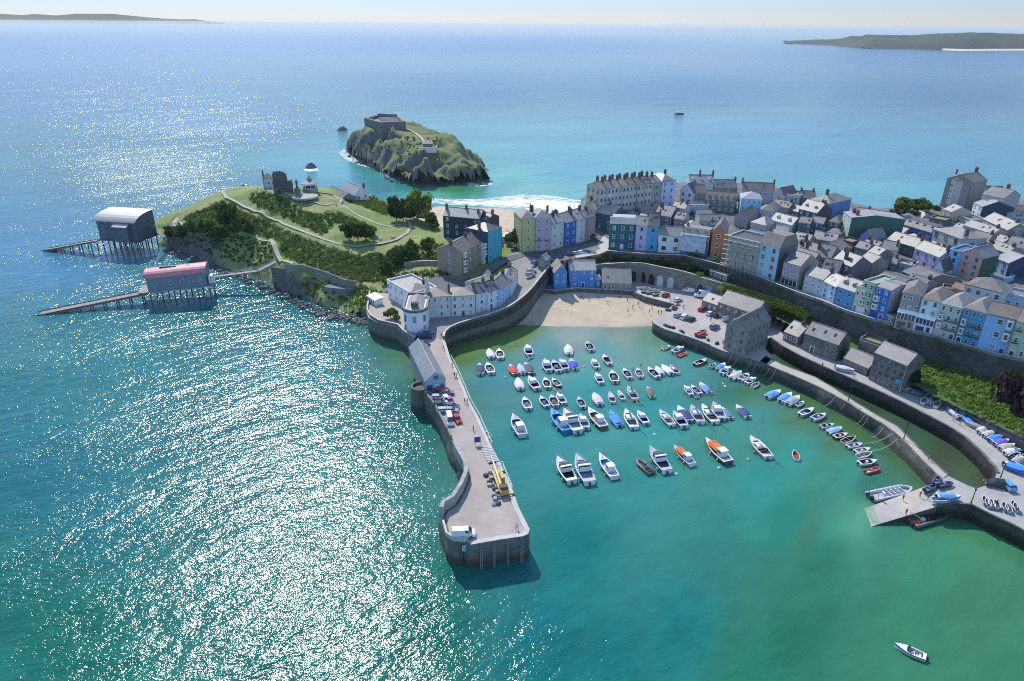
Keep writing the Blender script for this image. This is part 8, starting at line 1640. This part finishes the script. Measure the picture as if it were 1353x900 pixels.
scrub('hill_scrub', HILL, [S1], 1.55, (.7, 1.5), 34, OLV, .26); scrub('hill_scrub', HILL, [S1], 2.3, (.8, 1.9), 40, MDG, .28, 2.4, .8); scrub('hill_scrub', HILL, [S1, S2], 3.0, (.9, 2.0), 44, DKG, .28, 2.6, .45)
scrub('hill_thicket', HILL, [S2, S3], 1.6, (.8, 1.7), 40, MDG, .26); scrub('garden_shrubbery', HILL, [S4], 1.9, (.6, 1.5), 40, MDG, .25, 0); scrub('garden_shrubbery', HILL, [S4], 2.6, (.7, 1.4), 40, LTG, .25, 0, .6)
scrub('cliff_ivy', HILL, [CL], 1.5, (.5, 1.3), 34, DKG, .26, 1.5, .85)
scrub('wall_top_scrub', HILL, [[(428,379),(455,370),(486,376),(484,384),(430,386)],[(392,368),(420,366),(426,380),(410,392),(392,386)]], 1.6, (.5, 1.3), 40, LTG, .25, 0, .8)
scrub('cliff_ivy', HILL, [[(400,366),(440,372),(475,378),(505,386),(500,400),(484,412),(430,398),(395,386)]], 1.5, (.5,1.3), 36, MDG, .26, 0, .8); scrub('garden_shrubbery', HILL, [[(533,359),(590,356),(592,364),(560,370),(530,375),(510,379),(505,372)]], 1.7, (.6,1.4), 38, DKG, .26, 0, .8); scrub('hill_scrub', HILL, [S1, S2], 3.6, (.5, 1.1), 36, LTG, .24, 2.6, .6)
scrub('island_scrub', ISLE, [[(459,190),(468,180),(490,178),(512,190),(520,200),(500,205),(470,200)],[(520,182),(545,180),(560,190),(572,200),(545,212),(530,214),(520,200)],[(560,180),(585,180),(590,200),(570,190)]], 3.6, (.5, 1.2), 26, OLV, .5, 0, .75)
FP = [(1228,468),(1260,477),(1305,487),(1345,495),(1420,510),(1420,600),(1345,574),(1303,555),(1262,531),(1229,513),(1213,504)]
scrub('field_growth', FLD, [FP], 1.15, (.4, .95), 34, leaf((.21,.33,.06), tr=.5), .22, 0, .9); scrub('field_growth', FLD, [FP], 2.4, (.5, 1.1), 36, MDG, .22, 0, .7)
scrub('bank_growth', FLD, [[(1108,432),(1135,428),(1165,438),(1180,448),(1160,452),(1128,446),(1112,444)],[(1140,462),(1112,446),(1100,440),(1120,440)]], 1.5, (.5, 1.0), 34, LTG, .22, 0, .8)
# clipped hedge bank behind the net store
P0, P1 = [at(x, y, 11.9) for x, y in ((958,377.5),(985,385),(1012,392.5),(1040,401),(1066,411))], None
C, R_ = [], []
for a, b in zip(P0, P0[1:]):
    for k in range(14):
        for w_ in range(4): q = a.lerp(b, k/14)+Vector((rng.uniform(-.4,.4)-w_*.9*.5, rng.uniform(-.4,.4)-w_*1.2, rng.uniform(-.3,.2)-.35*w_)); C.append(tuple(q)); R_.append(rng.uniform(.9, 1.3))
hg = inst('hedge', leaf_mesh('hedge', leaves(C, 46, .24, R_), leaf((.10,.15,.035)))); tag(hg, 'long clipped green hedge along the bank behind the net store', 'hedge')
BK = sheet('hedge_bank', pts([(945,381,9.4),(985,393,9.4),(1020,403,9.4),(1066,421,9.4),(1078,412,11.9),(1040,398,12.1),(1012,389,12.1),(985,381,12.1),(955,372,12.1)]), ground_mat('bank_grass', (.10,.14,.03), (.16,.16,.06), ROCK))
C, R_ = [], []
L_ = [at(x, y, z) for x, y, z in ((808,343,11.6),(835,345,12),(870,348,12.2),(900,352,12.2),(930,360,11.6),(957,367,11.2),(985,373,10.8),(1025,388,10.2),(1060,402,9.8),(1095,415,9.6),(1125,426,9.4))]
for a, b in zip(L_, L_[1:]):
    for k in range(12):
        for w_ in range(3):
            if rng.random() < .62: q = a.lerp(b, k/12); C.append((q.x+rng.uniform(-.6,.6), q.y+rng.uniform(-1.6,1.2), q.z+rng.uniform(-.6,1.6))); R_.append(rng.uniform(.5, 1.3))
tag(inst('bank_ivy', leaf_mesh('bank_ivy', leaves(C, 42, .24, R_), leaf((.045,.085,.03)))), kind='stuff')
# shore rocks under the cliff
def rocks(name, poly, n, r0, r1):
    g = MB(); q = [at(*v) for v in poly]
    for _ in range(n):
        while True:
            px, py = random.uniform(min(v[0] for v in poly), max(v[0] for v in poly)), random.uniform(min(v[1] for v in poly), max(v[1] for v in poly))
            if inside(px, py, poly): break
        p = at(px, py, 0); r = random.uniform(r0, r1); a0 = random.random()*3; n_ = 6
        R1 = [(p.x+r*random.uniform(.8,1.3)*math.cos(a0+2*math.pi*i/n_), p.y+r*random.uniform(.8,1.3)*math.sin(a0+2*math.pi*i/n_), -.5) for i in range(n_)]
        R2 = [(p.x+r*random.uniform(.3,.8)*math.cos(a0+2*math.pi*i/n_), p.y+r*random.uniform(.3,.8)*math.sin(a0+2*math.pi*i/n_), r*random.uniform(.25,.6)) for i in range(n_)]
        g.loft([R1, R2])
    tag(g.build(name, stone((.085,.08,.075), .8, .5), fix=True), kind='stuff')
rocks('shore_rocks', [(216,327),(250,338),(285,351),(330,367),(360,378),(395,399),(430,413),(486,424),(484,430),(428,421),(392,406),(355,384),(320,372),(275,356),(240,343),(212,330)], 260, .5, 2.0)
rocks('shore_rocks', [(428,404),(486,410),(500,430),(520,437),(500,440),(470,430),(440,420)], 110, .4, 1.5)
rocks('shore_rocks', [(455,199),(480,212),(512,221),(516,235),(560,241),(590,240),(620,242),(652,240),(650,245),(615,246),(560,246),(512,241),(505,225),(470,215),(452,203)], 120, .6, 2.4)
# ---------------------------------------------------------------- sea air
hz = MB(); hz.box(-60000, 60000, -3000, 60000, -9, 112)
mh_ = bpy.data.materials.new('sea_haze'); mh_.use_nodes = True; nt = mh_.node_tree; nt.nodes.clear(); om = nt.nodes.new('ShaderNodeOutputMaterial'); pv = nt.nodes.new('ShaderNodeVolumePrincipled')
pv.inputs['Color'].default_value = (.88, .925, .95, 1); pv.inputs['Density'].default_value = 3.5e-5; pv.inputs['Anisotropy'].default_value = .2; nt.links.new(pv.outputs[0], om.inputs['Volume'])
mh_.cycles.homogeneous_volume = True; mh_.cycles.volume_sampling = 'DISTANCE'
tag(hz.build('haze', mh_), kind='stuff')
